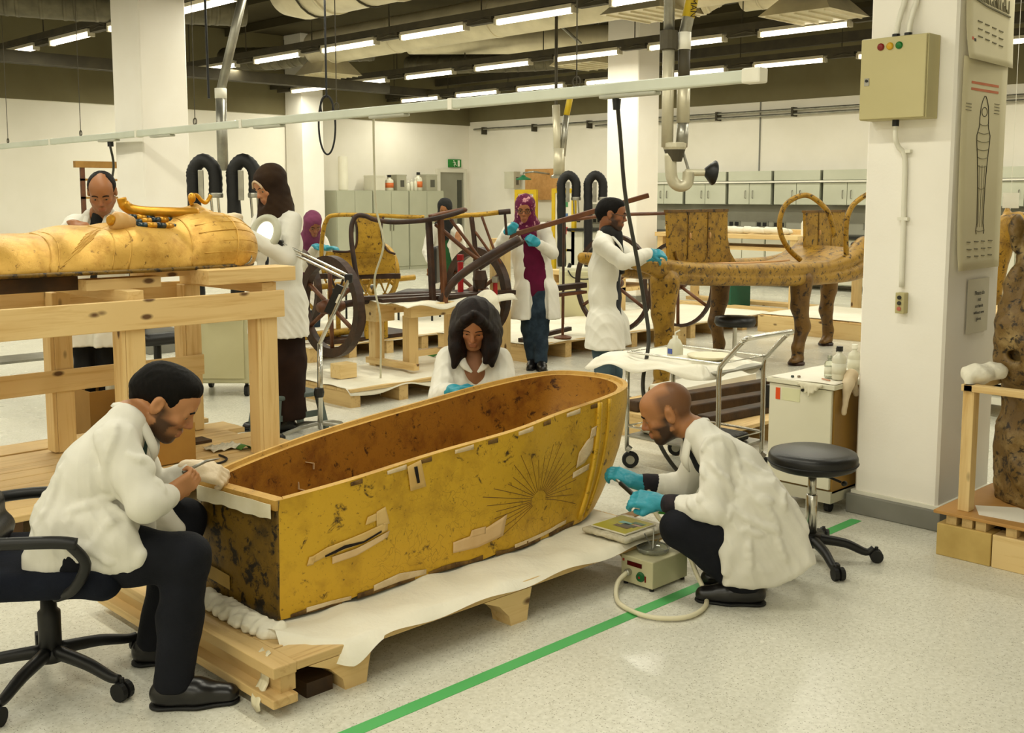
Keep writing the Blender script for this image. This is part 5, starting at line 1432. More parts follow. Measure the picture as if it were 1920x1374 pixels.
MB().tube([(10.44, 9.63, 2.62), (10.40, 9.66, 2.1)], .04, 10).build('slanting_hose', STEEL, eb2, smooth=True)
MB().tube([(10.37, 9.69, 2.2), (10.37, 9.69, 1.85)], .075, 12).build('cuff', ALU, eb2, smooth=True)
MB().lathe([(.10, 0), (.11, .03), (.06, .05)], (10.37, 9.69, 1.82), 14).build('joint_plate', STEEL, eb2)
# ================================================================== CHARIOTS, PLATFORMS, TABLES
DWOOD = M('chariot_dark', '24140a', '3d2412', 9, .5, bump=.2, bscale=40)
RWOOD = M('chariot_brown', '4f2c16', '6a3f20', 8, .5)
CGOLD = gilt('chariot_gold', 'b28b26', '8c691a', '452a08', .42, .3, .48, scale=3.0)
def platform(name, lab, x0, x1, y0, y1, top, nb, mt_top=None, cells=0, front='y', wood_=None, t0=.0):
    t = thing(name, lab, 'platform', ((x0 + x1) / 2, (y0 + y1) / 2, 0))
    n = max(2, int((y1 - y0) / .16)); yy = np.linspace(y0, y1, n + 1)
    for k in range(n): MB().bx(x0, x1, yy[k] + .003, yy[k + 1] - .003, top - .022, top).build('deck_board', wood_ or DX, t)
    for k in range(nb):
        x = x0 + .05 + (x1 - x0 - .1) * k / (nb - 1)
        MB().bx(x - .045, x + .045, y0 + .01, y1 - .01, 0, top - .022).build('bearer', DY, t)
    return t
def throw(name, lab, x0, x1, y0, y1, z, drop=.05, amp=.006, sd=0.0, nx=40, ny=30):
    def fn(u, v):
        x = x0 + (x1 - x0) * u; y = y0 + (y1 - y0) * v
        zz = z + .008 + amp * math.sin(x * 13 + sd + 3 * math.sin(y * 5)) * math.sin(y * 11 + sd)
        if v < .06: zz -= drop * (1 - v / .06) * (.7 + .3 * math.sin(x * 9 + sd)); y += .01 * v
        return v3(x, y, zz)
    return tag(MB().grid(fn, nx, ny).build(name, SHEET, smooth=True, thick=.002), lab, 'sheet')
platform('pallet', 'wooden pallet with a white sheet near the magnifier lamp', 4.80, 6.3, 6.62, 7.55, .14, 4)
throw('white_sheet', 'white sheet spread over the pallet behind the dark haired woman', 4.79, 6.31, 6.61, 7.56, .14, .07, .008, 1.0)
tag(MB().bx(4.98, 5.14, 7.0, 7.14, .155, .27).build('wood_support', PX, bevel=.004), 'small pale wooden block on the sheet under the dark wheel', 'wood block')
platform('platform', 'long low platform with white top far behind the dark wheel', 5.85, 9.2, 8.72, 10.4, .15, 8)
throw('white_sheet', 'white sheet over the long platform carrying the golden chariot', 5.84, 9.2, 8.71, 10.4, .15, .03, .004, 2.0)
platform('platform', 'long low platform with open compartments beside the woman in magenta', 7.35, 11.6, 7.25, 8.6, .17, 9)
throw('white_sheet', 'white sheet over the long platform behind the two standing conservators', 7.34, 11.6, 7.24, 8.6, .17, .02, .003, 3.0)
platform('platform', 'low pine platform beneath the far tables right of the ritual bed', 11.1, 12.5, 4.0, 7.1, .2, 3)
throw('white_sheet', 'white sheet over the low platform at the right background', 11.1, 12.5, 4.0, 7.1, .2, .0, .002, 4.0)
MBf = MB(); MBf.bx(11.06, 11.1, 4.0, 7.1, .0, .19)
tag(MBf.build('fascia_board', PY), 'long pine board edging the low platform at the right background', 'board')

# timber table that carries the dark frame
t = thing('timber_stand', 'short pine stand with a thick beam head carrying the dark chariot frame', 'table', (5.75, 7.25, .14))
for (x, y) in ((5.66, 7.42), (5.74, 7.06), (6.45, 7.35), (6.5, 6.9)): 
    MB().bx(x - .05, x + .05, y - .045, y + .045, .15 if x < 6 else 0, .60).build('leg', PZ, t, bevel=.004)
MB().bx(5.55, 5.75, 7.28, 7.52, .54, .70).build('beam_head', PX, t, bevel=.005)
MB().bx(5.6, 6.6, 7.30, 7.40, .60, .69).build('beam', PX, t, bevel=.004)
MB().bx(5.62, 6.6, 6.90, 7.0, .60, .69).build('beam', PX, t, bevel=.004)
MB().bx(5.55, 6.7, 6.84, 7.50, .692, .715).build('table_top', PX, t, bevel=.003)
MB().bx(5.60, 5.66, 6.85, 7.5, .17, .22).build('stretcher', PY, t); MB().bx(5.78, 6.5, 7.03, 7.08, .25, .30).build('stretcher', PX, t)
throw('white_sheet', 'crumpled white sheet on the pine stand under the dark frame', 5.50, 6.75, 6.80, 7.55, .715, .05, .014, 5.0)
t = Solid()
t.cap((6.30, 6.72, .70), (6.32, 6.72, .62), .10, .09, .03).cap((6.32, 6.72, .62), (6.30, 6.72, .28), .09, .12, .03)
tag(solid_obj('wrapped_weight', t, .012, SHEET, None, .012, 24, 5), 'white cloth bundle hanging at the stand left of the dark haired woman', 'cloth')
tag(MB().ell((6.9, 8.2, .04), (.10, .07, .04)).build('green_bag', M('bag_green', '3c7a2c', '4c8a38', 9, .6), smooth=True), 'small green bag on the floor behind the pine stand', 'bag')
ps = tag(MB().bx(6.86, 7.0, 7.14, 7.28, 0, 1.21).build('timber_post', PZ, bevel=.006), 'thick upright pine post left of the woman in magenta', 'post')

# dark chariot: two wheels, axle, frame
def wheel(parent, c, ry, rz, tread, thick, mt, spokes, ms, tilt=0.0):
    c = np.asarray(c, float); X = v3(math.cos(tilt), math.sin(tilt), 0); Y = v3(-math.sin(tilt), math.cos(tilt), 0)
    N_ = 40; V = []; F = []
    for i in range(N_):
        a = 2 * math.pi * i / N_; d = Y * math.cos(a) + v3(0, 0, math.sin(a))
        for (r, w_) in ((rz, -tread), (rz, tread), (rz - thick, tread * .8), (rz - thick, -tread * .8)): V.append(c + d * r + X * w_)
    for i in range(N_):
        j = (i + 1) % N_
        for k in range(4): F.append((i * 4 + k, i * 4 + (k + 1) % 4, j * 4 + (k + 1) % 4, j * 4 + k))
    w_ = MB().add(V, F).build('wheel_rim', mt, parent, smooth=False)
    for k in range(spokes):
        a = 2 * math.pi * k / spokes + .5; d = Y * math.cos(a) + v3(0, 0, math.sin(a))
        MB().tube([c + d * .05, c + d * (rz - thick)], .018, 8).build('spoke', ms, w_, smooth=True)
    MB().lathe([(.04, -.12), (.06, -.06), (.065, 0), (.06, .06), (.04, .12)], c, 14, X).build('hub', ms, w_, smooth=True)
ch = thing('dark_chariot', 'dark wooden chariot frame with two spoked wheels propped on the pine stand', 'chariot', (5.8, 7.2, .7))
W1 = v3(5.18, 7.40, .69); W2 = W1 + v3(1.62, -.02, .02)
wheel(ch, W1, .42, .42, .035, .075, DWOOD, 6, RWOOD); wheel(ch, W2, .42, .42, .035, .075, DWOOD, 6, RWOOD)
MB().tube([W1, (5.9, 7.39, .74), W2], .03, 10).build('axle', DWOOD, ch, smooth=True)
def rod(pts, r, m=DWOOD, nm='frame_rail', P=None, n=5): return MB().tube(spline(pts, n), r, 8).build(nm, m, P or ch, smooth=True)
rod([(5.36, 7.26, .45), (5.40, 7.25, .60), (5.38, 7.31, .92), (5.37, 7.36, 1.22), (5.385, 7.37, 1.36), (5.42, 7.35, 1.43), (5.47, 7.30, 1.43), (5.52, 7.24, 1.40), (5.62, 7.14, 1.38), (5.74, 7.03, 1.385), (5.85, 6.93, 1.40), (5.97, 6.80, 1.44), (6.06, 6.74, 1.475)], .021)
rod([(5.90, 6.94, 1.42), (6.0, 6.84, 1.46), (6.12, 6.80, 1.48), (6.15, 6.86, 1.47), (6.05, 6.95, 1.45), (5.92, 7.02, 1.42)], .02, RWOOD, 'bent_grip')
for dx in (-.03, .04):
    MB().beam((5.93 + dx, 6.97 - dx, 1.40), (5.91 + dx, 6.90 - dx, .70), .045, .045).build('upright', DWOOD if dx < 0 else RWOOD, ch, bevel=.006)
rod([(5.94, 6.96, 1.36), (6.14, 6.76, 1.12), (6.24, 6.68, 1.03)], .018, RWOOD, 'brace'); rod([(6.02, 6.86, 1.40), (6.13, 6.78, 1.22), (6.24, 6.72, 1.05)], .014, RWOOD, 'brace')
rod([(5.93, 6.9, .70), (6.02, 6.80, .90), (6.2, 6.62, 1.08), (6.45, 6.48, 1.24)], .034, DWOOD, 'draught_pole')
rod([(6.2, 6.7, 1.0), (6.5, 6.7, 1.13), (6.72, 6.72, 1.2)], .028, DWOOD, 'draught_pole')
MB().beam((5.45, 7.35, .745), (6.35, 7.0, .745), .10, .03).build('floor_bar', DWOOD, ch); MB().beam((5.42, 7.05, .745), (6.4, 6.9, .745), .08, .03).build('floor_bar', DWOOD, ch)
ch2 = thing('yoke_frame', 'slender brown chariot rail frame with gilded top behind the dark frame', 'chariot', (6.6, 7.1, .7))
rod([(6.25, 7.35, 1.39), (6.42, 7.2, 1.42), (6.55, 7.08, 1.43), (6.68, 6.97, 1.45)], .022, CGOLD, 'top_rail', ch2); rod([(6.68, 6.97, 1.45), (6.76, 6.90, 1.46)], .024, DWOOD, 'rail_tip', ch2)
rod([(6.50, 7.13, 1.42), (6.52, 7.10, 1.1), (6.50, 7.08, .74)], .022, DWOOD, 'upright', ch2)
rod([(6.56, 7.06, 1.42), (6.62, 6.98, 1.15), (6.66, 6.92, 1.0)], .012, RWOOD, 'brace', ch2); rod([(6.52, 7.10, 1.28), (6.62, 7.0, 1.08)], .012, RWOOD, 'brace', ch2); rod([(6.72, 6.93, 1.44), (6.73, 6.92, 1.25)], .012, DWOOD, 'brace', ch2)
MB().lathe([(.05, -.08), (.07, 0), (.05, .08)], (6.53, 7.05, .86), 12).build('hub_block', DWOOD, ch2)
MB().beam((6.35, 7.15, .735), (6.85, 6.95, .735), .1, .04).build('foot_bar', DWOOD, ch2)
for k, (x, y, z) in enumerate(((6.36, 7.12, .76), (6.62, 6.95, .70))):
    t = thing('red_clamp', '%s bright red screw clamp below the dark chariot frames' % ('left' if k == 0 else 'right'), 'clamp', (x, y, z))
    MB().tube([(x, y, z - .02), (x, y, z + (.26 if k == 0 else .13))], .026 if k == 0 else .02, 10).build('screw_bar', M('clamp_red', '8f0f14', 'a3161a', 4, .4), t)
    MB().box((x, y, z + (.30 if k == 0 else .16)), (.05, .05, .05), .6).build('clamp_jaw', STEEL if k else M('clamp_red', '8f0f14'), t)
    MB().lathe([(.03, -.05), (.03, -.02)], (x, y, z), 10).build('clamp_foot', M('clamp_red', '8f0f14'), t)

# the golden chariot behind
gc = thing('golden_chariot', 'golden chariot body with cut out openings on the long platform', 'chariot', (6.6, 9.2, .15))
A = v3(6.24, 9.02, 0); B = v3(6.76, 8.54, 0); ex = nrm(B - A); en = v3(-ex[1], ex[0], 0)
LN = float(np.linalg.norm(B - A))
def onp(s_, z, d=0): 
    q = A + ex * s_ + v3(0, 0, z); return q + en * (d - .10 * math.sin(math.pi * min(max(s_ / LN, 0), 1)))
sp = [(.30, 1.40), (.33, 1.34), (.345, 1.22), (.33, 1.10), (.26, 1.045), (.12, 1.04), (.03, 1.05), (.0, .95), (.02, .83), (.35, .82), (LN, .83), (LN, 1.0), (.66, 1.03), (.615, 1.08), (.59, 1.18), (.58, 1.30), (.60, 1.39)]
V = []
pf_ = MB()
poly = sp
n_ = len(poly)
import mathutils.geometry as _mg
tri = _mg.tessellate_polygon([[Vector((p[0], p[1], 0)) for p in poly]])
V = [onp(p[0], p[1], -.008) for p in poly] + [onp(p[0], p[1], .008) for p in poly]
F = [tuple(t_) for t_ in tri] + [tuple(n_ + i for i in t_[::-1]) for t_ in tri] + [(i, (i + 1) % n_, n_ + (i + 1) % n_, n_ + i) for i in range(n_)]
pf_.add(V, F).build('front_panel', CGOLD, gc)
rod([onp(.0, .83), onp(-.02, .95), onp(-.02, 1.10), onp(.0, 1.25), onp(.03, 1.34), onp(.09, 1.40), onp(.30, 1.41), onp(.45, 1.405), onp(.62, 1.40), onp(.75, 1.39), onp(1.0, 1.385)], .022, CGOLD, 'top_rail', gc)
for L_ in ([onp(.30, 1.40, -.012), onp(.335, 1.33, -.012), onp(.345, 1.22, -.012), onp(.33, 1.10, -.012), onp(.26, 1.05, -.012), onp(.10, 1.05, -.012)], [onp(.60, 1.39, -.012), onp(.58, 1.28, -.012), onp(.595, 1.15, -.012), onp(.63, 1.06, -.012), onp(LN, 1.02, -.012)]):
    rod(L_, .012, DWOOD, 'edge_binding', gc)
MB().beam(onp(-.05, .80), onp(LN + .05, .80), .06, .05).build('floor_beam', DWOOD, gc)
wheel(gc, (6.86, 8.92, .82), .3, .30, .02, .04, CGOLD, 4, CGOLD); wheel(gc, (5.95, 9.1, .68), .42, .42, .03, .05, DWOOD, 6, CGOLD)
rod([(5.6, 9.1, .66), (6.4, 9.05, .70), (7.3, 8.9, .74)], .03, CGOLD, 'axle', gc)
for (x, y) in ((6.35, 8.95), (6.55, 8.75), (6.75, 8.7), (6.5, 9.3)):
    MB().tube([(x, y, .17), (x, y, .62)], .025, 8).build('prop_leg', CGOLD, gc); MB().tube([(x - .05, y + .05, .80), (x, y, .62), (x + .05, y - .05, .80)], .016, 8).build('prop_fork', CGOLD if x > 6.4 else DWOOD, gc)
MB().bx(6.1, 7.2, 8.74, 9.5, .155, .19).build('base_board', DWOOD, gc)
for k in range(5): tag(MB().tube([(5.70 + .16 * k, 8.9 + .05 * k, .22), (6.0 + .14 * k, 8.85, .25)], .035, 8).build('golden_strut', CGOLD, smooth=True), 'loose golden chariot strut, %s of the row laid on the platform behind the dark wheel' % ORD[k], 'strut', 'golden struts on the far platform')

# black chairs behind the golden chariot
def side_chair(x, y, rz, lab):
    t = thing('side_chair', lab, 'chair', (x, y, 0)); c_, s_ = math.cos(rz), math.sin(rz)
    def P(a, b_, z): return v3(x + a * c_ - b_ * s_, y + a * s_ + b_ * c_, z)
    so = Solid(); so.box(P(0, 0, .46), (.23, .23, .035), (v3(c_, s_, 0), v3(-s_, c_, 0), v3(0, 0, 1)), .03); solid_obj('seat', so, .02, LEATH, t)
    so = Solid(); so.box(P(-.23, 0, .80), (.03, .22, .22), (v3(c_, s_, 0), v3(-s_, c_, 0), v3(0, 0, 1)), .025); solid_obj('backrest', so, .02, LEATH, t)
    for a in (-.2, .2):
        for b_ in (-.2, .2): MB().tube([P(a, b_, 0), P(a, b_, .44)], .013, 6).build('leg', BLACKP, t)
    MB().tube([P(-.2, -.2, .44), P(-.24, -.2, .7)], .013, 6).build('back_post', BLACKP, t); MB().tube([P(-.2, .2, .44), P(-.24, .2, .7)], .013, 6).build('back_post', BLACKP, t)
side_chair(8.15, 9.85, 2.2, 'black padded chair behind the golden chariot')
side_chair(7.95, 10.9, 2.0, 'black chair beside the far woman in a green top')

# third wheel and stand right of the man with glasses, dark frame pieces on the platform
w3 = thing('loose_wheel_stand', 'big dark spoked wheel behind the man with glasses', 'wheel', (8.6, 7.1, .2))
wheel(w3, (8.35, 7.05, .72), .5, .50, .02, .04, DWOOD, 6, RWOOD)
MB().bx(8.25, 8.45, 6.98, 7.12, .0, .23).build('wheel_block', PY, w3)
w3 = thing('loose_wheel_stand', 'dark spoked wheel seen under the left end of the ritual bed', 'wheel', (9.2, 7.0, .2))
wheel(w3, (9.35, 7.0, .66), .46, .46, .02, .035, DWOOD, 6, RWOOD)
MB().bx(9.25, 9.45, 6.95, 7.05, .0, .21).build('wheel_block', PY, w3)
t = thing('iron_stand', 'thin brown iron stand behind the woman in magenta', 'stand', (8.0, 7.3, .2))
MB().tube([(7.92, 7.34, .19), (7.92, 7.34, .62)], .014, 8).build('rod', RWOOD, t); MB().lathe([(.09, 0), (.09, .012), (.03, .03)], (7.92, 7.34, .183), 14).build('base', RWOOD, t)
MB().beam((7.5, 7.5, .66), (8.3, 7.4, .69), .10, .05).build('bar', DWOOD, t); MB().beam((7.5, 7.5, .59), (8.3, 7.4, .62), .10, .03).build('bar', RWOOD, t); MB().beam((7.4, 7.42, .20), (8.2, 7.5, .24), .05, .04).build('bar', DWOOD, t)
t = thing('propped_pole', 'long thin brown pole held level on two stands behind the man with glasses', 'pole', (9.4, 8.0, 0))
MB().tube([(8.6, 8.2, 1.30), (9.4, 8.0, 1.38), (10.2, 7.6, 1.40)], .02, 8).build('pole_bar', RWOOD, t, smooth=True)
for (x, y, z) in ((8.8, 8.15, 1.31), (10.1, 7.65, 1.39)): MB().tube([(x, y, .17), (x, y, z)], .015, 8).build('stand_post', DWOOD, t)
# yellow framed display boards and eyewash
for k, (y0, y1, z1) in enumerate(((16.15, 16.8, 1.72), (15.05, 15.7, 1.74))):
    t = thing('display_board', '%s yellow framed white board against the far wall' % ('left' if k == 0 else 'right'), 'board', (16.6, (y0 + y1) / 2, 0))
    YF = M('frame_yellow', 'c2a012', 'cfae20', 4, .5)
    MB().bx(16.60, 16.62, y0 + .08, y1 - .08, .5, z1 - .08).build('panel', M('panel_white', 'd5d0ba', 'e0dcc8', 2, .6), t)
    for (a, b_) in ((y0, y0 + .09), (y1 - .09, y1)): MB().bx(16.58, 16.64, a, b_, .0, z1).build('frame_post', YF, t)
    MB().bx(16.58, 16.64, y0 + .09, y1 - .09, z1 - .09, z1).build('frame_rail', YF, t); MB().bx(16.58, 16.64, y0 + .09, y1 - .09, .45, .5).build('frame_rail', YF, t)
    for j, c_ in enumerate(('b04a40', '4a6a9a', '4a8a5a')): MB().bx(16.592, 16.598, y0 + .2, y0 + .38, .8 + .28 * j, .95 + .28 * j).build('pinned_note', M('note' + c_, c_, None, 4, .7), t)
tag(MB().bx(17.2, 17.25, 16.0, 17.1, 1.5, 2.17).build('cork_board', M('cork', 'b9894e', 'c8985c', 12, .8), bevel=.006), 'tan cork board on the far wall behind the extraction arm', 'board')
t = thing('emergency_shower', 'green emergency shower head on a thin pipe at the far wall', 'shower', (16.9, 16.7, 1.95))
MB().tube([(17.27, 16.35, 2.05), (16.8, 16.45, 2.10), (16.75, 16.7, 2.08), (16.75, 16.7, 1.99)], .02, 8).build('pipe', STEEL, t); MB().lathe([(.16, 0), (.17, .02), (.06, .07), (.03, .10)], (16.75, 16.7, 1.93), 18).build('shower_head', M('shower_green', '1c7a4a', '24885a', 4, .4), t, smooth=False)
carton('wall_device', 'small pale wall unit left of the cork board', 'device', 16.95, 17.15, 2.12, 'c8c5ae', '6a685a', 17.2, 17.5, 1.75)
t = thing('shelf_rack', 'brown wooden rack standing behind the balding man at far left', 'shelf', (6.7, 15, 0))
for x in (6.38, 7.3): MB().bx(x, x + .05, 14.98, 15.04, 0, 2.04).build('post', RWOOD if x < 7 else PZ, t)
MB().bx(6.3, 7.4, 14.97, 15.05, 1.98, 2.07).build('top_rail', M('rack_wood', '8a6428', '9c7434', 5, .6), t); MB().bx(6.38, 7.35, 14.98, 15.04, 1.80, 1.83).build('cross_rail', M('rack_wood', '8a6428'), t); MB().bx(6.38, 7.35, 14.98, 15.04, 1.55, 1.58).build('cross_rail', M('rack_wood', '8a6428'), t)

# trolley table and chair behind the trestle
t = thing('steel_table', 'grey steel wheeled table behind the trestle at far left', 'table', (3.4, 9.3, 0))
MB().bx(3.0, 3.9, 9.3, 9.8, .62, .68).build('table_top', STEEL, t, bevel=.004)
for (x, y) in ((3.04, 9.34), (3.86, 9.34), (3.04, 9.76), (3.86, 9.76)): MB().bx(x - .02, x + .02, y - .02, y + .02, .08, .62).build('leg', STEEL, t); MB().lathe([(.01, -.015), (.04, -.015), (.04, .015), (.01, .015)], (x, y, .04), 12, (1, 0, 0)).build('castor', BLACKR, t)
MB().bx(3.04, 3.86, 9.36, 9.74, .2, .22).build('lower_shelf', STEEL, t)
tag(MB().bx(3.1, 3.5, 9.4, 9.6, .682, .75).build('black_case', BLACKP, bevel=.02), 'black case lying on the grey steel table behind the trestle', 'case')
oc2 = thing('swivel_chair', 'black swivel chair behind the trestle right of the balding man', 'chair', (3.95, 8.0, 0))
so = Solid(); so.box((3.95, 8.0, .50), (.22, .22, .05), None, .04); solid_obj('seat', so, .02, LEATH, oc2)
so = Solid(); so.box((3.78, 8.12, .85), (.05, .2, .2), (nrm((.8, -.6, 0)), nrm((.6, .8, 0)), v3(0, 0, 1)), .04); solid_obj('backrest', so, .02, LEATH, oc2)
MB().lathe([(.03, .1), (.03, .45)], (3.95, 8.0, 0), 12).build('post', BLACKP, oc2); MB().tube([(3.95, 8.0, .46), (3.76, 8.14, .50), (3.74, 8.15, .75)], .02, 8).build('back_bracket', BLACKP, oc2)
for d in (-1, 1): MB().tube(spline([(3.8 + .17 * d, 8.1 + .2 * d, .5), (3.85 + .17 * d, 8.05 + .2 * d, .70), (4.05 + .17 * d, 7.9 + .2 * d, .70)], 5), .02, 8).build('armrest', BLACKP, oc2)
rolling_base(oc2, (3.95, 8.0, 0), .28, 5, .3, .1, BLACKP)

# ---------------- the ritual bed
BG = gilt('bed_gold', 'a07a22', '6e4e14', '2c1b08', .45, .3, .5, scale=2.6)
BGD = gilt('bed_brown', '6d4d18', '4a310e', '221405', .5, .2, .5, scale=1.6)
PINK = M('bed_plaster', 'b98a52', 'c79a62', 4, .6)
bd = thing('ritual_bed', 'gilded ancient ritual bed on four animal legs with two upright panels', 'bed', (8.4, 5.7, 0))
rail = spline([(6.62, 5.35, 1.075, .02), (6.80, 5.35, 1.045, .04), (7.0, 5.35, 1.005, .065), (7.35, 5.35, .955, .075), (8.14, 5.35, .905, .075), (9.02, 5.35, .865, .09), (9.61, 5.35, .862, .10), (10.0, 5.35, .90, .14), (10.3, 5.35, .98, .2)], 12)
so = Solid()
for yb_ in (5.38, 6.15):
    for i in range(len(rail) - 1):
        p, q = rail[i], rail[i + 1]
        for dz in (-.5, .5): so.cap((p[0] + (.25 if yb_ > 6 else 0), yb_, p[2] + p[3] * dz), (q[0] + (.25 if yb_ > 6 else 0), yb_, q[2] + q[3] * dz), .03 + p[3] * .4, .03 + q[3] * .4, .002)
solid_obj('side_rails', so, .014, BG, bd)
def deck(u, v):
    x = 6.95 + u * 3.2; k = min(int((x - 6.62) / 3.68 * (len(rail) - 1)), len(rail) - 1)
    z = float(np.interp(x, [r[0] for r in rail], [r[2] + r[3] * .8 for r in rail])) - .02 + .03 * math.sin(v * math.pi)
    return v3(x, 5.38 + .77 * v, z)
MB().grid(deck, 40, 8).build('bed_deck', BG, bd, smooth=True, thick=.02)
for v_ in (.12, .5): MB().tube([deck(u_, v_) + v3(0, 0, .012) for u_ in np.linspace(.35, .8, 16)], .014, 6).build('deck_rib', PINK, bd, smooth=True)
def bpanel(x0, x1, y, z0, z1, nm):
    b = MB(); sw = .13
    prof = [(x0, z1), (x0 + .02, z0 + .22), (x0 + .03, z0), (x1 + .02 + sw, z0 - .03), (x1 + .06, z0 + .06), (x1 + .01, z0 + .2), (x1, z1)]
    b.prism(prof, (0, y, 0), (1, 0, 0), (0, 0, 1), (0, 1, 0), -.015, .015).build(nm, BG, bd)
    MB().bx(x0 - .005, x1 + .005, y - .022, y + .022, z1 - .02, z1 + .005).build('panel_edge', BGD, bd)
    for f in (.33, .66): MB().tube([(x0 + (x1 - x0) * f, y - .016, z0 + .03), (x0 + (x1 - x0) * f, y - .016, z1 - .02)], .006, 6).build('panel_bead', BGD, bd)
    for f in (.33, .66): MB().ell((x0 + (x1 - x0) * f + .03, y - .018, (z0 + z1) / 2), (.012, .012, .03)).build('tenon', PINK, bd, smooth=True)
    MB().tube(spline([(x0 + .10, y - .02, z0 + .10), (x0 + .13, y - .02, z0 + .03), (x0 + .2, y - .02, z0 + .0)], 5), .012, 6).build('panel_bead', BGD, bd)
bpanel(7.33, 8.20, 5.62, 1.03, 1.475, 'foot_panel')
bpanel(10.08, 10.9, 5.95, .98, 1.44, 'head_panel')
def bleg(x, y, zt_, w_, m, bend):
    so = Solid()
    so.chain([(x + .02, y, zt_), (x - .0, y, zt_ - .25), (x + bend, y, zt_ * .45), (x - bend * .2, y, .16), (x, y, .06)], [w_, w_ * .72, w_ * .62, w_ * .48, w_ * .5], .04)
    so.cap((x - .02, y, .05), (x - .13, y - .02, .035), w_ * .5, w_ * .38, .03).cut((0, 0, .03), (0, 0, -1))
    solid_obj('leg', so, .014, m, bd)
    MB().lathe([(w_ * .7, 0), (w_ * .75, .02), (w_ * .65, .032)], (x - .03, y, .0), 14).build('leg_pad', DWOOD, bd)
bleg(7.02, 5.40, .90, .125, BG, .03); bleg(9.12, 5.40, .80, .11, BGD, .07); bleg(8.85, 6.12, .84, .11, BGD, -.06); bleg(10.55, 5.9, .85, .11, BGD, -.05)
def hoop(c, rx, rz_, e, a0, a1, r=.026):
    return MB().tube([v3(c[0] + rx * .71 * math.cos(a), c[1] - rx * .71 * math.cos(a), c[2] + rz_ * math.sin(a)) for a in np.linspace(a0, a1, 26)] + [v3(*q) for q in e], r, 10).build('tail_hoop', BG, bd, smooth=True)
MB().tube(spline([(9.66, 5.36, 1.20), (9.63, 5.38, 1.33), (9.58, 5.42, 1.47), (9.45, 5.55, 1.60), (9.32, 5.68, 1.53), (9.27, 5.73, 1.38), (9.28, 5.72, 1.22), (9.36, 5.68, 1.08), (9.48, 5.62, .97)], 8), .026, 10).build('tail_hoop', BG, bd, smooth=True)
MB().tube(spline([(10.28, 4.98, 1.20), (10.25, 5.0, 1.35), (10.15, 5.08, 1.52), (10.03, 5.17, 1.62), (9.90, 5.27, 1.54), (9.84, 5.32, 1.42), (9.84, 5.34, 1.25), (9.9, 5.36, 1.0)], 8), .026, 10).build('tail_hoop', BG, bd, smooth=True)

# low pallets and dark beams on the floor beyond the trolley
platform('pallet', 'low pallet carrying dark beams behind the chrome trolley', 5.55, 7.3, 3.75, 4.9, .16, 4)
for k, (p, q, h_, lab) in enumerate([((5.6, 4.55, .20), (7.25, 4.35, .20), .075, 'long dark old beam on the low pallet, rearmost'), ((5.6, 4.25, .20), (7.25, 4.0, .20), .075, 'long dark old beam on the low pallet, middle one'), ((5.6, 3.98, .19), (7.2, 3.84, .19), .06, 'long dark old beam on the low pallet, foremost')]):
    tag(MB().beam(p, q, .10, h_).build('old_beam', DKW, bevel=.01), lab, 'beam')
tag(MB().bx(6.2, 7.2, 4.62, 4.88, .16, .23).build('white_board', WHITEP, bevel=.004), 'thick white board on the low pallet behind the trolley', 'board')
tag(MB().box((7.25, 4.15, .262), (.9, .20, .03), .1).build('grey_board', STEEL), 'grey metal strip lying over the dark beams', 'board')
bs_ = thing('stool', 'round black stool under the ritual bed in the background', 'stool', (8.6, 5.75, 0))
MB().lathe([(.02, .42), (.17, .42), (.19, .45), (.18, .50), (.02, .51)], (8.35, 5.60, 0), 24).build('seat', LEATH, bs_, smooth=True); MB().lathe([(.02, .08), (.02, .42)], (8.35, 5.60, 0), 10).build('gas_post', CHROME, bs_)
rolling_base(bs_, (8.35, 5.60, 0), .25, 5, .5, .09, BLACKP)

# far tables with wrapped pieces under the cupboards
def far_table(x, y, wx, wy, h, lab, wm=None):
    t = thing('work_table', lab, 'table', (x, y, 0))
    MB().bx(x - wx / 2, x + wx / 2, y - wy / 2, y + wy / 2, h - .06, h).build('table_top', wm or PY, t, bevel=.004)
    for sx_ in (-1, 1):
        for sy_ in (-1, 1): MB().bx(x + sx_ * (wx / 2 - .08) - .05, x + sx_ * (wx / 2 - .08) + .05, y + sy_ * (wy / 2 - .08) - .05, y + sy_ * (wy / 2 - .08) + .05, 0, h - .06).build('leg', PZ, t)
    MB().bx(x - wx / 2 + .05, x + wx / 2 - .05, y - wy / 2 + .03, y + wy / 2 - .03, h - .22, h - .17).build('shelf', wm or PY, t)
    for sx_ in (-1, 1): MB().bx(x + sx_ * (wx / 2 - .08) - .12, x + sx_ * (wx / 2 - .08) + .12, y - wy / 2, y + wy / 2, 0.0, .05).build('foot_board', PY, t)
    return t
far_table(13.4, 8.9, 1.0, 2.4, 1.06, 'pine work table with white wrapped pieces behind the bed panels')
far_table(12.9, 6.2, .9, 1.8, .95, 'pine work table at the right background behind the bed hoops', STEEL)
far_table(10.9, 9.35, .9, 1.3, .62, 'small pine table seen below the ritual bed')
for k in range(6):
    so = Solid(); y = 8.0 + .34 * k
    so.cap((13.1, y, 1.11), (13.1, y + .3, 1.12), .045, .05, .03).cap((13.2, y, 1.10), (13.3, y + .2, 1.10), .04, .04, .03)
    tag(solid_obj('wrapped_piece', so, .02, SHEET, None, .01, 30, k), 'white wrapped long piece on the pine work table, %s from the right' % ORD[k], 'bundle', 'wrapped pieces on the far pine table')
for k in range(3):
    tag(MB().box((13.6, 8.2 + .6 * k, 1.09), (.3, .5, .06), .1 * k).build('wooden_piece', PX), 'flat pine piece on the far work table, %s from the right' % ORD[k], 'board', 'flat pine pieces on the far table')
so = Solid(); so.ell((12.8, 5.6, 1.03), (.28, .5, .09), None, .03)
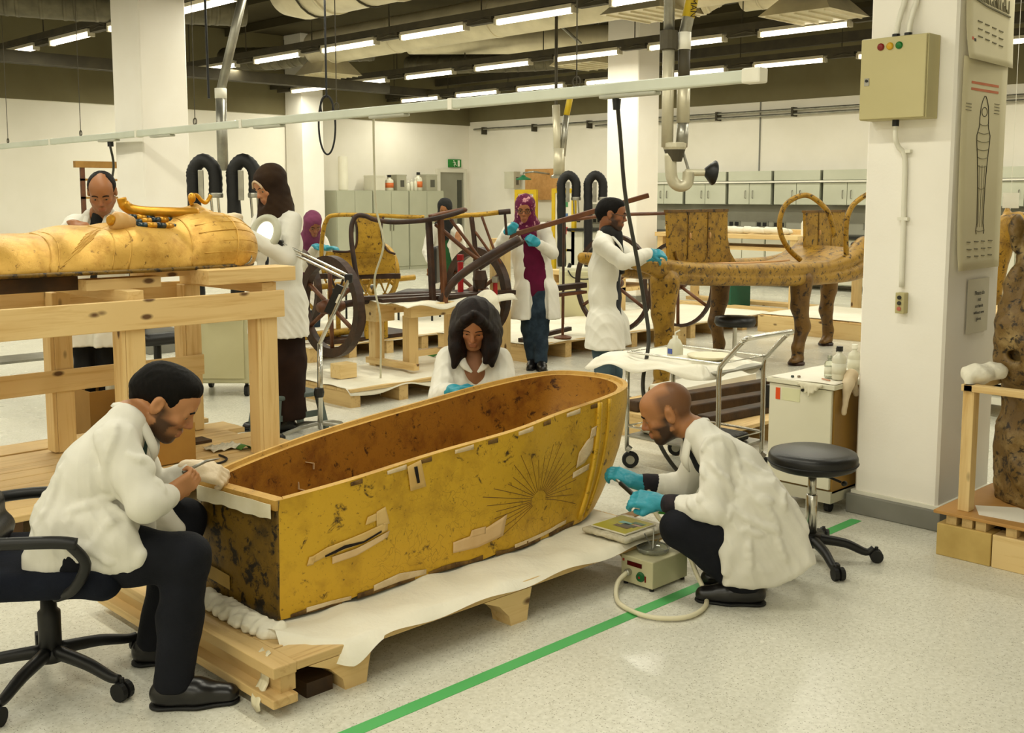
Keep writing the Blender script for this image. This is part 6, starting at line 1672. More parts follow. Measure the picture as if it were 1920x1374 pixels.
tag(solid_obj('white_cushion', so, .03, SHEET, None, .01, 12, 3), 'long white padded cushion on the steel topped table at the right', 'cushion')
for k, (p, q) in enumerate((((12.9, 6.9, .97), (12.5, 5.9, 1.2)), ((12.9, 6.6, .98), (12.6, 6.0, 1.04)))):
    tag(MB().tube([p, q], .035, 8).build('dark_shaft', DWOOD), ('slanting', 'short')[k] + ' dark wooden shaft resting on the steel topped table', 'shaft')
carton('carton', 'dark green crate on the floor under the far tables', 'box', 13.0, 13.5, .34, '1f5a42', None, 8.8, 9.1, 0)
tag(MB().lathe([(.07, 0), (.07, .16), (.05, .2)], (13.2, 7.75, 1.06), 12).build('white_jar', WHITEP), 'white jar standing at the end of the far pine table', 'jar')

# background seen right of the near pillar
gp = thing('gilded_post', 'gilded carved upright with animal head behind the brown statue', 'statue', (8.65, 3.4, 0))
so = Solid(); so.chain([(8.66, 3.42, .2), (8.62, 3.42, .8), (8.66, 3.40, 1.15), (8.70, 3.36, 1.35)], [.05, .07, .09, .10], .03).ell((8.72, 3.30, 1.40), (.10, .12, .07), None, .03).ell((8.74, 3.38, 1.45), (.03, .03, .06), None, .02).cap((8.72, 3.28, 1.42), (8.72, 3.12, 1.37), .05, .03, .03).cap((8.66, 3.42, .19), (8.66, 3.42, .0), .1, .14, .03).cut((0, 0, 0), (0, 0, -1))
solid_obj('carved_body', so, .014, BG, gp); MB().ell((8.66, 3.27, 1.43), (.02, .02, .02)).build('eye', DWOOD, gp)
sh_ = thing('white_shelf_unit', 'low white slatted shelf unit between the pillar and the statue', 'shelf', (8.3, 3.2, 0))
for z in (.1, .25, .40, .55): MB().bx(7.9, 8.5, 2.9, 3.5, z, z + .05).build('shelf', WHITEP, sh_)
MB().bx(7.9, 8.5, 2.9, 3.5, .70, .76).build('pine_top', PX, sh_); MB().bx(7.9, 8.5, 2.9, 3.5, .62, .66).build('pine_rail', PX, sh_)
for (x, y) in ((7.93, 2.93), (8.45, 2.93), (7.93, 3.45), (8.45, 3.45)): MB().bx(x - .02, x + .02, y - .02, y + .02, 0, .7).build('post', BLACKP, sh_)
MB().bx(8.4, 8.48, 2.95, 3.45, .1, .6).build('back_panel', BLACKP, sh_)
t = thing('hanging_card', 'white card hung on a string above the gilded animal head', 'card', (9.0, 3.55, 1.6))
MB().box((8.75, 3.36, 1.56), (.004, .12, .12), .2).build('card', WHITEP, t); MB().tube([(8.75, 3.36, 1.50), (8.73, 3.36, 1.46)], .002, 4).build('string', WHITEP, t)
MB().tube([(8.75, 3.36, 1.62), (8.75, 3.36, 4.6)], .002, 4).build('string', WHITEP, t)
POSE = {
 'seated': {'hc': (1.667, 3.334, 0.923), 'nb': (1.556, 3.365, 0.881), 'cs': (1.458, 3.393, 0.719), 'mid': (1.384, 3.416, 0.579), 'pv': (1.359, 3.421, 0.46), 'sr': (1.455, 3.245, 0.832), 'er': (1.473, 3.102, 0.661), 'wr': (1.606, 3.207, 0.642), 'sl': (1.602, 3.489, 0.79), 'el': (1.705, 3.521, 0.565), 'wl': (1.803, 3.411, 0.654), 'hr': (1.354, 3.316, 0.477), 'kr': (1.592, 3.08, 0.469), 'ar': (1.535, 3.081, 0.119), 'hl': (1.434, 3.511, 0.429), 'kl': (1.796, 3.485, 0.458), 'al': (1.642, 3.429, 0.132), 'f': (0.684, -0.459, -0.567), 'u': (0.454, -0.375, 0.809), 'hdl': (0.79, -0.554, -0.264), 'hnl': (-0.225, -0.538, 0.812), 'hdr': (0.862, -0.183, 0.473), 'hnr': (-0.032, -0.938, -0.346), 'tol': (0.906, -0.423, 0.0), 'tor': (0.814, -0.581, 0.0), 'xc': [[(1.359, 3.257, 0.584, 0.055), (1.417, 3.165, 0.541, 0.05), (1.453, 3.11, 0.507, 0.022)], [(1.351, 3.302, 0.55, 0.06), (1.382, 3.204, 0.481, 0.035), (1.447, 3.113, 0.481, 0.014)], [(1.341, 3.28, 0.523, 0.05), (1.388, 3.199, 0.484, 0.03)], [(1.346, 3.446, 0.536, 0.075), (1.305, 3.421, 0.481, 0.05), (1.279, 3.41, 0.434, 0.018)], [(1.31, 3.367, 0.527, 0.05), (1.29, 3.376, 0.461, 0.022), (1.303, 3.355, 0.414, 0.012)], [(1.55, 3.426, 0.606, 0.08), (1.666, 3.439, 0.515, 0.05), (1.739, 3.414, 0.457, 0.022)], [(1.435, 3.37, 0.604, 0.11), (1.515, 3.281, 0.545, 0.07)], [(1.401, 3.517, 0.436, 0.08), (1.449, 3.464, 0.401, 0.06)]], 'cr': [[(1.442, 3.214, 0.906), (1.433, 3.21, 0.832), (1.438, 3.193, 0.754), (1.455, 3.166, 0.693)], [(1.389, 3.262, 0.885), (1.42, 3.222, 0.824), (1.428, 3.207, 0.782)], [(1.317, 3.291, 0.623), (1.381, 3.234, 0.662), (1.433, 3.183, 0.662), (1.461, 3.151, 0.631)], [(1.329, 3.273, 0.584), (1.384, 3.225, 0.623), (1.433, 3.179, 0.633)], [(1.341, 3.254, 0.541), (1.399, 3.201, 0.569), (1.453, 3.155, 0.605)], [(1.307, 3.29, 0.556), (1.361, 3.232, 0.526), (1.412, 3.184, 0.541)], [(1.292, 3.336, 0.754), (1.269, 3.343, 0.654), (1.251, 3.351, 0.59)], [(1.317, 3.315, 0.775), (1.295, 3.321, 0.677), (1.277, 3.321, 0.562)], [(1.458, 3.169, 0.726), (1.493, 3.13, 0.7), (1.525, 3.103, 0.726)], [(1.47, 3.146, 0.654), (1.52, 3.101, 0.684)], [(1.455, 3.182, 0.792), (1.468, 3.163, 0.751), (1.491, 3.139, 0.742)], [(1.399, 3.211, 0.628), (1.412, 3.188, 0.562), (1.413, 3.178, 0.505)], [(1.386, 3.244, 0.759), (1.406, 3.217, 0.71), (1.427, 3.192, 0.685)]], 'xp': [((1.312, 3.381, 0.627), [(0.0, 0.0), (-0.072, -0.13), (-0.069, -0.215), (-0.019, -0.225), (0.031, -0.166), (0.135, -0.173), (0.219, -0.187), (0.266, -0.184), (0.277, -0.166), (0.251, -0.052), (0.202, 0.009)], 0.11, 0.03)]},
 'crouch': {'hc': (3.52, 2.68, 0.72), 'nb': (3.579, 2.568, 0.648), 'cs': (3.637, 2.431, 0.504), 'mid': (3.686, 2.334, 0.37), 'pv': (3.706, 2.294, 0.243), 'sl': (3.482, 2.403, 0.605), 'el': (3.424, 2.369, 0.395), 'wl': (3.397, 2.619, 0.377), 'sr': (3.739, 2.621, 0.547), 'er': (3.725, 2.745, 0.355), 'wr': (3.58, 2.891, 0.378), 'hl': (3.607, 2.268, 0.271), 'kl': (3.386, 2.504, 0.299), 'al': (3.559, 2.305, 0.116), 'hr': (3.768, 2.357, 0.226), 'kr': (3.601, 2.622, 0.237), 'ar': (3.736, 2.408, 0.081), 'f': (-0.539, 0.741, -0.402), 'u': (-0.287, 0.282, 0.915), 'hdl': (-0.508, 0.853, 0.121), 'hnl': (-0.409, -0.583, 0.702), 'hdr': (-0.509, 0.784, 0.355), 'hnr': (-0.085, -0.635, 0.768), 'tol': (-0.595, 0.803, 0.0), 'tor': (-0.636, 0.772, 0.0), 'xc': [[(3.618, 2.29, 0.383, 0.1), (3.557, 2.272, 0.249, 0.07), (3.518, 2.267, 0.153, 0.03)], [(3.495, 2.324, 0.369, 0.05), (3.45, 2.319, 0.242, 0.03), (3.423, 2.318, 0.159, 0.012)], [(3.49, 2.29, 0.303, 0.04), (3.486, 2.259, 0.167, 0.018), (3.553, 2.207, 0.172, 0.018)], [(3.74, 2.276, 0.339, 0.075), (3.739, 2.233, 0.239, 0.05), (3.774, 2.19, 0.184, 0.014)], [(3.751, 2.311, 0.273, 0.09), (3.757, 2.285, 0.145, 0.05)], [(3.6, 2.341, 0.419, 0.1), (3.639, 2.291, 0.346, 0.1)], [(3.606, 2.244, 0.288, 0.07), (3.645, 2.217, 0.177, 0.03), (3.75, 2.185, 0.182, 0.012)]], 'cr': [[(3.38, 2.45, 0.628), (3.415, 2.424, 0.682), (3.456, 2.387, 0.7), (3.491, 2.346, 0.655), (3.501, 2.324, 0.585), (3.498, 2.312, 0.487)], [(3.516, 2.31, 0.585), (3.563, 2.255, 0.532), (3.591, 2.219, 0.479)], [(3.503, 2.314, 0.532), (3.551, 2.254, 0.452), (3.574, 2.228, 0.434)], [(3.506, 2.3, 0.461), (3.555, 2.246, 0.426), (3.586, 2.202, 0.346)], [(3.441, 2.351, 0.381), (3.499, 2.292, 0.373), (3.566, 2.22, 0.336), (3.584, 2.2, 0.319)], [(3.483, 2.3, 0.319), (3.545, 2.237, 0.309)], [(3.62, 2.186, 0.452), (3.638, 2.152, 0.354), (3.653, 2.129, 0.301)], [(3.388, 2.432, 0.567), (3.419, 2.393, 0.514)], [(3.378, 2.425, 0.461), (3.411, 2.385, 0.416)], [(3.341, 2.46, 0.45), (3.366, 2.427, 0.395)], [(3.438, 2.383, 0.569), (3.449, 2.359, 0.487), (3.441, 2.357, 0.416)], [(3.503, 2.274, 0.283), (3.503, 2.258, 0.18)], [(3.578, 2.203, 0.303), (3.601, 2.167, 0.211)], [(3.558, 2.256, 0.508), (3.601, 2.197, 0.405)]], 'xp': [((3.533, 2.414, 0.374), [(-0.0, 0.0), (-0.011, -0.28), (0.098, -0.293), (0.193, -0.284), (0.277, -0.244), (0.348, -0.187), (0.306, -0.043), (0.182, 0.151), (0.077, 0.151)], 0.15, 0.035)]},
 'darkhair': {'hc': (3.624, 3.957, 0.966), 'nb': (3.679, 4.022, 0.826), 'cs': (3.678, 4.022, 0.648), 'mid': (3.668, 4.011, 0.514), 'pv': (3.671, 4.016, 0.388), 'sr': (3.586, 4.105, 0.772), 'er': (3.461, 4.031, 0.607), 'wr': (3.429, 3.903, 0.66), 'sl': (3.781, 3.941, 0.769), 'el': (3.72, 3.805, 0.603), 'wl': (3.701, 3.874, 0.561), 'hr': (3.632, 4.054, 0.38), 'kr': (3.495, 3.927, 0.161), 'ar': (3.804, 4.248, 0.01), 'hl': (3.709, 3.977, 0.38), 'kl': (3.595, 3.829, 0.161), 'al': (3.89, 4.164, 0.01), 'f': (-0.639, -0.579, -0.506), 'u': (-0.338, -0.373, 0.864), 'hdl': (-0.893, 0.437, 0.105), 'hnl': (0.0, 0.0, 1.0), 'hdr': (0.373, -0.874, 0.31), 'hnr': (0.0, 0.0, 1.0), 'tol': (-0.701, -0.713, 0.0), 'tor': (-0.701, -0.713, 0.0)},
 'balding': {'hc': (3.035, 6.828, 1.62), 'nb': (3.064, 6.931, 1.476), 'cs': (3.075, 6.995, 1.238), 'mid': (3.079, 7.042, 1.025), 'pv': (3.075, 7.07, 0.828), 'sr': (2.957, 7.082, 1.413), 'er': (2.796, 6.939, 1.291), 'wr': (2.769, 6.648, 1.425), 'sl': (3.196, 6.849, 1.42), 'el': (3.18, 6.63, 1.275), 'wl': (2.989, 6.434, 1.431), 'hr': (3.023, 7.119, 0.81), 'kr': (2.977, 7.049, 0.446), 'ar': (2.973, 7.079, 0.072), 'hl': (3.13, 7.014, 0.81), 'kl': (3.088, 6.941, 0.446), 'al': (3.085, 6.969, 0.072), 'f': (-0.438, -0.76, -0.48), 'u': (-0.265, -0.413, 0.871), 'hdl': (-0.951, -0.228, -0.207), 'hnl': (-0.201, -0.205, 0.958), 'hdr': (0.365, -0.925, -0.101), 'hnr': (-0.201, -0.205, 0.958), 'tol': (-0.547, -0.837, 0.0), 'tor': (-0.768, -0.64, 0.0)},
 'hijab': {'hc': (3.984, 6.367, 1.664), 'nb': (4.046, 6.381, 1.514), 'cs': (4.049, 6.383, 1.28), 'mid': (4.05, 6.379, 1.081), 'pv': (4.05, 6.375, 0.881), 'sl': (4.055, 6.217, 1.427), 'el': (3.932, 6.089, 1.188), 'wl': (3.709, 6.221, 1.347), 'sr': (4.048, 6.576, 1.421), 'er': (3.931, 6.544, 1.206), 'wr': (3.768, 6.462, 1.452), 'hl': (4.047, 6.292, 0.869), 'kl': (3.994, 6.253, 0.477), 'al': (4.001, 6.278, 0.151), 'hr': (4.05, 6.456, 0.857), 'kr': (3.981, 6.404, 0.462), 'ar': (3.988, 6.431, 0.146), 'f': (-0.902, -0.008, -0.432), 'u': (-0.403, -0.004, 0.915), 'hdl': (-0.877, 0.389, 0.281), 'hnl': (-0.371, -0.378, 0.848), 'hdr': (-0.988, 0.156, 0.0), 'hnr': (-0.371, -0.378, 0.848), 'tol': (-0.951, 0.308, 0.0), 'tor': (-0.951, 0.308, 0.0)},
 'mauve': {'hc': (6.644, 9.79, 1.295), 'nb': (6.698, 9.924, 1.136), 'cs': (6.771, 10.093, 0.878), 'mid': (6.805, 10.172, 0.696), 'pv': (6.818, 10.199, 0.504), 'sr': (6.632, 10.052, 1.089), 'er': (6.531, 9.829, 0.843), 'wr': (6.531, 9.583, 1.067), 'sl': (6.814, 9.875, 1.106), 'el': (6.738, 9.633, 0.888), 'wl': (6.61, 9.503, 1.05), 'hr': (6.778, 10.235, 0.486), 'kr': (6.709, 10.128, 0.279), 'ar': (6.722, 10.155, 0.086), 'hl': (6.863, 10.152, 0.486), 'kl': (6.798, 10.042, 0.279), 'al': (6.811, 10.068, 0.086), 'f': (-0.221, -0.802, -0.555), 'u': (-0.208, -0.498, 0.842), 'hdl': (0.419, -0.901, 0.116), 'hnl': (0.0, 0.0, 1.0), 'hdr': (0.323, -0.94, 0.111), 'hnr': (-0.201, -0.205, 0.958), 'tol': (-0.547, -0.837, 0.0), 'tor': (-0.626, -0.78, 0.0)},
 'green': {'hc': (8.715, 10.035, 1.433), 'nb': (8.768, 10.097, 1.263), 'cs': (8.809, 10.148, 0.954), 'mid': (8.827, 10.17, 0.755), 'pv': (8.811, 10.154, 0.558), 'sr': (8.65, 10.201, 1.185), 'er': (8.517, 10.147, 0.919), 'wr': (8.429, 9.926, 0.752), 'sl': (8.873, 9.981, 1.185), 'el': (8.831, 9.839, 0.919), 'wl': (8.668, 9.751, 1.131), 'hr': (8.761, 10.198, 0.526), 'kr': (8.705, 10.136, 0.236), 'ar': (8.72, 10.156, 0.015), 'hl': (8.865, 10.096, 0.526), 'kl': (8.808, 10.035, 0.236), 'al': (8.824, 10.055, 0.015), 'f': (-0.691, -0.632, -0.352), 'u': (-0.247, -0.251, 0.936), 'hdl': (-0.371, -0.378, -0.848), 'hnl': (-0.671, -0.683, 0.287), 'hdr': (-0.577, -0.005, -0.816), 'hnr': (-0.671, -0.683, 0.287), 'tol': (-0.701, -0.713, 0.0), 'tor': (-0.701, -0.713, 0.0)},
 'magenta': {'hc': (7.163, 7.122, 1.473), 'nb': (7.23, 7.175, 1.333), 'cs': (7.271, 7.166, 1.083), 'mid': (7.28, 7.125, 0.885), 'pv': (7.28, 7.097, 0.711), 'sr': (7.087, 7.236, 1.275), 'er': (6.897, 7.187, 1.125), 'wr': (6.879, 7.071, 1.265), 'sl': (7.347, 7.053, 1.284), 'el': (7.313, 6.91, 1.071), 'wl': (7.086, 6.882, 1.168), 'hr': (7.239, 7.133, 0.686), 'kr': (7.174, 7.076, 0.369), 'ar': (7.18, 7.025, 0.087), 'hl': (7.321, 7.053, 0.686), 'kl': (7.251, 6.998, 0.354), 'al': (7.155, 6.903, 0.053), 'f': (-0.751, -0.622, -0.22), 'u': (-0.155, -0.158, 0.975), 'hdl': (-0.833, 0.159, 0.529), 'hnl': (-0.821, -0.382, 0.424), 'hdr': (0.26, -0.758, 0.598), 'hnr': (-0.503, -0.807, -0.309), 'tol': (-0.626, -0.78, 0.0), 'tor': (-0.827, -0.562, 0.0)},
 'glasses': {'hc': (6.324, 5.362, 1.456), 'nb': (6.311, 5.407, 1.302), 'cs': (6.299, 5.404, 1.039), 'mid': (6.283, 5.388, 0.838), 'pv': (6.273, 5.366, 0.636), 'sr': (6.144, 5.305, 1.23), 'er': (6.185, 5.132, 1.109), 'wr': (6.505, 5.138, 1.168), 'sl': (6.476, 5.515, 1.233), 'el': (6.639, 5.417, 1.085), 'wl': (6.643, 5.278, 1.124), 'hr': (6.199, 5.324, 0.626), 'kr': (6.161, 5.276, 0.269), 'ar': (6.14, 5.275, -0.045), 'hl': (6.364, 5.412, 0.604), 'kl': (6.353, 5.365, 0.237), 'al': (6.338, 5.359, -0.069), 'f': (0.631, -0.762, -0.142), 'u': (0.101, -0.099, 0.99), 'hdl': (0.887, -0.434, -0.156), 'hnl': (-0.222, -0.226, 0.949), 'hdr': (0.782, -0.621, -0.052), 'hnr': (-0.42, -0.428, 0.8), 'tol': (0.554, -0.833, 0.0), 'tor': (0.636, -0.772, 0.0)},
}
# ================================================================== PEOPLE
COAT = M('lab_coat', 'd3d0c3', 'e0ddd2', 2.5, 0.85, bump=0.25, bscale=160, spec=0.15, bdist=0.002)
NAVY = M('navy_trousers', '0c0e14', '14161e', 6, .8, bump=.2, bscale=180, spec=.2)
BLKT = M('black_trousers', '0d0d0d', '161615', 6, .8, spec=.2)
JEAN = M('blue_jeans', '1a2632', '2c3b48', 12, .8, bump=.2, bscale=200, spec=.2)
JEANL = M('washed_jeans', '2f4048', '4f6168', 5, .8, bump=.2, bscale=200, spec=.2)
SKIRT = M('brown_skirt', '1d110b', '2a1a12', 4, .85, spec=.15)
HAIRB = M('black_hair', '060504', '0f0b08', 3, .6, stretch=(40, 40, 8), bump=.4, bscale=20, spec=.12)
HAIRD = M('dark_brown_hair', '0b0504', '1d0e09', 3, .5, stretch=(30, 30, 6), bump=.5, bscale=14, spec=.18)
SHOE = M('black_leather', '0b0a09', '141211', 6, .3, spec=.5)
TEALG = M('teal_glove', '1f7f93', '2a93a6', 5, .4, bump=.25, bscale=60, spec=.4)
PALEG = M('pale_latex_glove', 'd6c2a0', 'e2d0b0', 5, .45, bump=.2, bscale=60)
HIJB = M('brown_headscarf', '24170e', '33220f', 5, .8, bump=.2, bscale=30, spec=.2)
HIJM = M('mauve_headscarf', '5e2a46', '743a58', 5, .8, spec=.2)
HIJP = M('floral_headscarf', '5a1238', 'c08a90', 26, .7, lo=.56, hi=.62, spec=.2)
MAG = M('magenta_top', '4a0524', '5c0a30', 5, .8, spec=.2)
GREENT = M('green_top', '12401f', '1a5228', 5, .8)
DARKT = M('dark_shirt', '10141a', '1a1f28', 6, .8)
SCARF = M('black_scarf', '0d0d0d', '171614', 14, .85)
INNERS = M('pale_scarf_band', 'b9a184', 'c6b093', 6, .8)
SKINM = vcol('skin', .5, .12, 220, .35)
EYEW = M('eye_white', '8f8473', '9a8f7e', 3, .3); EYED = M('eye_dark', '140b06', '1d100a', 3, .15)

def head_axes(P):
    F = nrm(P['f']); U = np.asarray(P['u'], float); U = nrm(U - F * (U @ F)); R = np.cross(F, U)
    return R, F, U
def add_head(so, hc, A, s=1.0, ears=True, female=False):
    R, F, U = A
    W = lambda x, y, z: hc + (R * x + F * y + U * z) * s
    E = lambda c, r, k=.02, sub=False: so.ell(W(*c), np.array(r) * s, A, k * s, sub)
    E((0, -.018, .034), (.076, .098, .084), .03); E((0, .030, -.035), (.060, .062, .082), .03)
    E((0, .045, .045), (.058, .052, .05), .03)                                     # forehead
    for d in (-1, 1):
        so.cap(W(.056 * d, .0, -.055), W(.022 * d, .064, -.096), .022 * s, .02 * s, .025 * s)   # jaw
        E((.040 * d, .066, -.022), (.022, .018, .02), .02)                           # cheek bone
    E((0, .072, -.100), (.024 if not female else .02, .020, .017), .02)              # chin
    so.cap(W(-.036, .083, .022), W(.036, .083, .022), .011 * s, .011 * s, .02 * s)   # brow
    E((0, .080, -.066), (.026, .018, .022), .015)                                    # mouth mound
    for d in (-1, 1): E((.031 * d, .104, .002), (.019, .020, .012), .012, True)      # sockets
    so.cap(W(0, .090, .012), W(0, .112, -.030), .0075 * s, .0115 * s, .012 * s)      # nose
    for d in (-1, 1): E((.011 * d, .100, -.035), (.008, .010, .008), .008)
    so.cap(W(-.018, .0985, -.0600), W(.018, .0985, -.0600), .0055 * s, .0055 * s, .006 * s)
    so.cap(W(-.015, .0975, -.0735), W(.015, .0975, -.0735), .0062 * s, .0062 * s, .006 * s)
    so.cap(W(-.022, .105, -.0668), W(.022, .105, -.0668), .0030 * s, .0030 * s, .004 * s, sub=True)
    for d in (-1, 1):
        so.cap(W(.017 * d, .088, .0055), W(.045 * d, .080, .0040), .0078 * s, .0072 * s, .006 * s)  # upper lid
        if ears:
            E((.080 * d, -.014, -.004), (.0105, .021, .034), .008); E((.0895 * d, -.008, .002), (.008, .011, .018), .006, True)
    return W
def skin_color(V, hc, A, base, s=1.0, beard=0.0, scalp=0.0, lips='8a4a38'):
    R, F, U = A
    q = (V - hc) / s; x, y, z = q @ R, q @ F, q @ U
    b = np.array(lin(base)[:3]); C = np.tile(b, (len(V), 1))
    def mixc(m, c): 
        nonlocal C
        m = np.clip(m, 0, 1)[:, None]; C = C * (1 - m) + np.array(lin(c)[:3]) * m
    near = (np.abs(x) < .13) & (np.abs(y) < .16) & (np.abs(z) < .16)
    mixc(np.where(near, np.exp(-((np.abs(x) - .042) / .02) ** 2 - ((z + .03) / .02) ** 2) * (y > .03) * .35, 0), '9a5236')
    mixc(np.where(near & (np.abs(x) < .02) & (y > .1), .35 * np.exp(-((z + .03) / .02) ** 2), 0), '9a5236')
    if beard:
        m = np.clip((-.028 - z + .55 * np.maximum(0, np.abs(x) - .045) * 6 * .1) / .018, 0, 1) * np.clip((y + .012) / .02, 0, 1) * np.clip((z + .15) / .02, 0, 1)
        side = np.clip((np.abs(x) - .045) / .012, 0, 1) * np.clip((.0 - z) / .02 + .6, 0, 1) * np.clip(1 - np.abs(y - .012) / .035, 0, 1)
        must = np.clip(1 - np.abs(z + .049) / .007, 0, 1) * (np.abs(x) < .03) * (y > .07)
        lipm = (np.abs(x) < .024) & (np.abs(z + .066) < .012) & (y > .09)
        ck = np.clip((z + .085) / .02, 0, 1) * np.clip((y - .045) / .02, 0, 1) * (np.abs(x) < .055) * (1 - must)
        m = np.maximum(np.maximum(m * (1 - .7 * ck), side), must) * near
        mixc(np.where(lipm, 0, m * beard) * (np.abs(x) < .0755), '1a0f09')
    if scalp:
        m = np.clip((z - .0) / .02, 0, 1) * np.clip((.035 - y) / .03, 0, 1) * np.clip((.105 - z) / .03, 0, 1) * near
        nape = np.clip((-y - .03) / .02, 0, 1) * np.clip((z + .06) / .03, 0, 1) * near
        mixc(np.maximum(m, nape) * scalp * (np.abs(x) < .0755), '2c1e14')
    mixc(np.where(near & (np.abs(x) < .025) & (np.abs(z + .067) < .0125) & (y > .092), .5, 0), lips)
    return C
def add_hand(so, w_, d, n, side, s=1.0, curl=.5, spread=.0, grow=0.0, pinch=False):
    """palm, four bent fingers and a thumb; n = back of the hand, side = +1/-1 where the thumb leaves"""
    d = nrm(d); n = np.asarray(n, float); n = nrm(n - d * (n @ d)); t = np.cross(d, n) * side
    w_ = np.asarray(w_, float)
    g = grow
    so.cap(w_ - d * .03 * s, w_ + d * .02 * s, .026 * s + g, .028 * s + g, .015)
    so.box(w_ + d * .048 * s, (np.array((.040, .042, .014)) * s + g), (t, d, n), .011, .012)
    for i, (o, L) in enumerate(((.030, .066), (.0105, .074), (-.0095, .069), (-.029, .054))):
        c = curl * (1 + .10 * i) if not (pinch and i == 0) else curl * .75
        p = w_ + (d * .086 + t * o) * s; ang = c * .6; r = (.0098 - .0006 * i) * s + g
        for k, f in enumerate((.45, .32, .25)):
            dd = d * math.cos(ang) - n * math.sin(ang) + t * (spread * o * 8)
            q = p + nrm(dd) * L * f * s
            so.cap(p, q, r, r * .92, .006); p = q; r *= .93; ang += c * .9
    p0 = w_ + (d * .022 + t * .030 - n * .004) * s; p1 = w_ + (d * .055 + t * .054 - n * .018) * s; p2 = w_ + (d * .088 + t * (.050 - .016 * curl) - n * (.024 + .02 * curl)) * s
    so.cap(p0, p1, .014 * s + g, .0115 * s + g, .012).cap(p1, p2, .0112 * s + g, .0095 * s + g, .006)

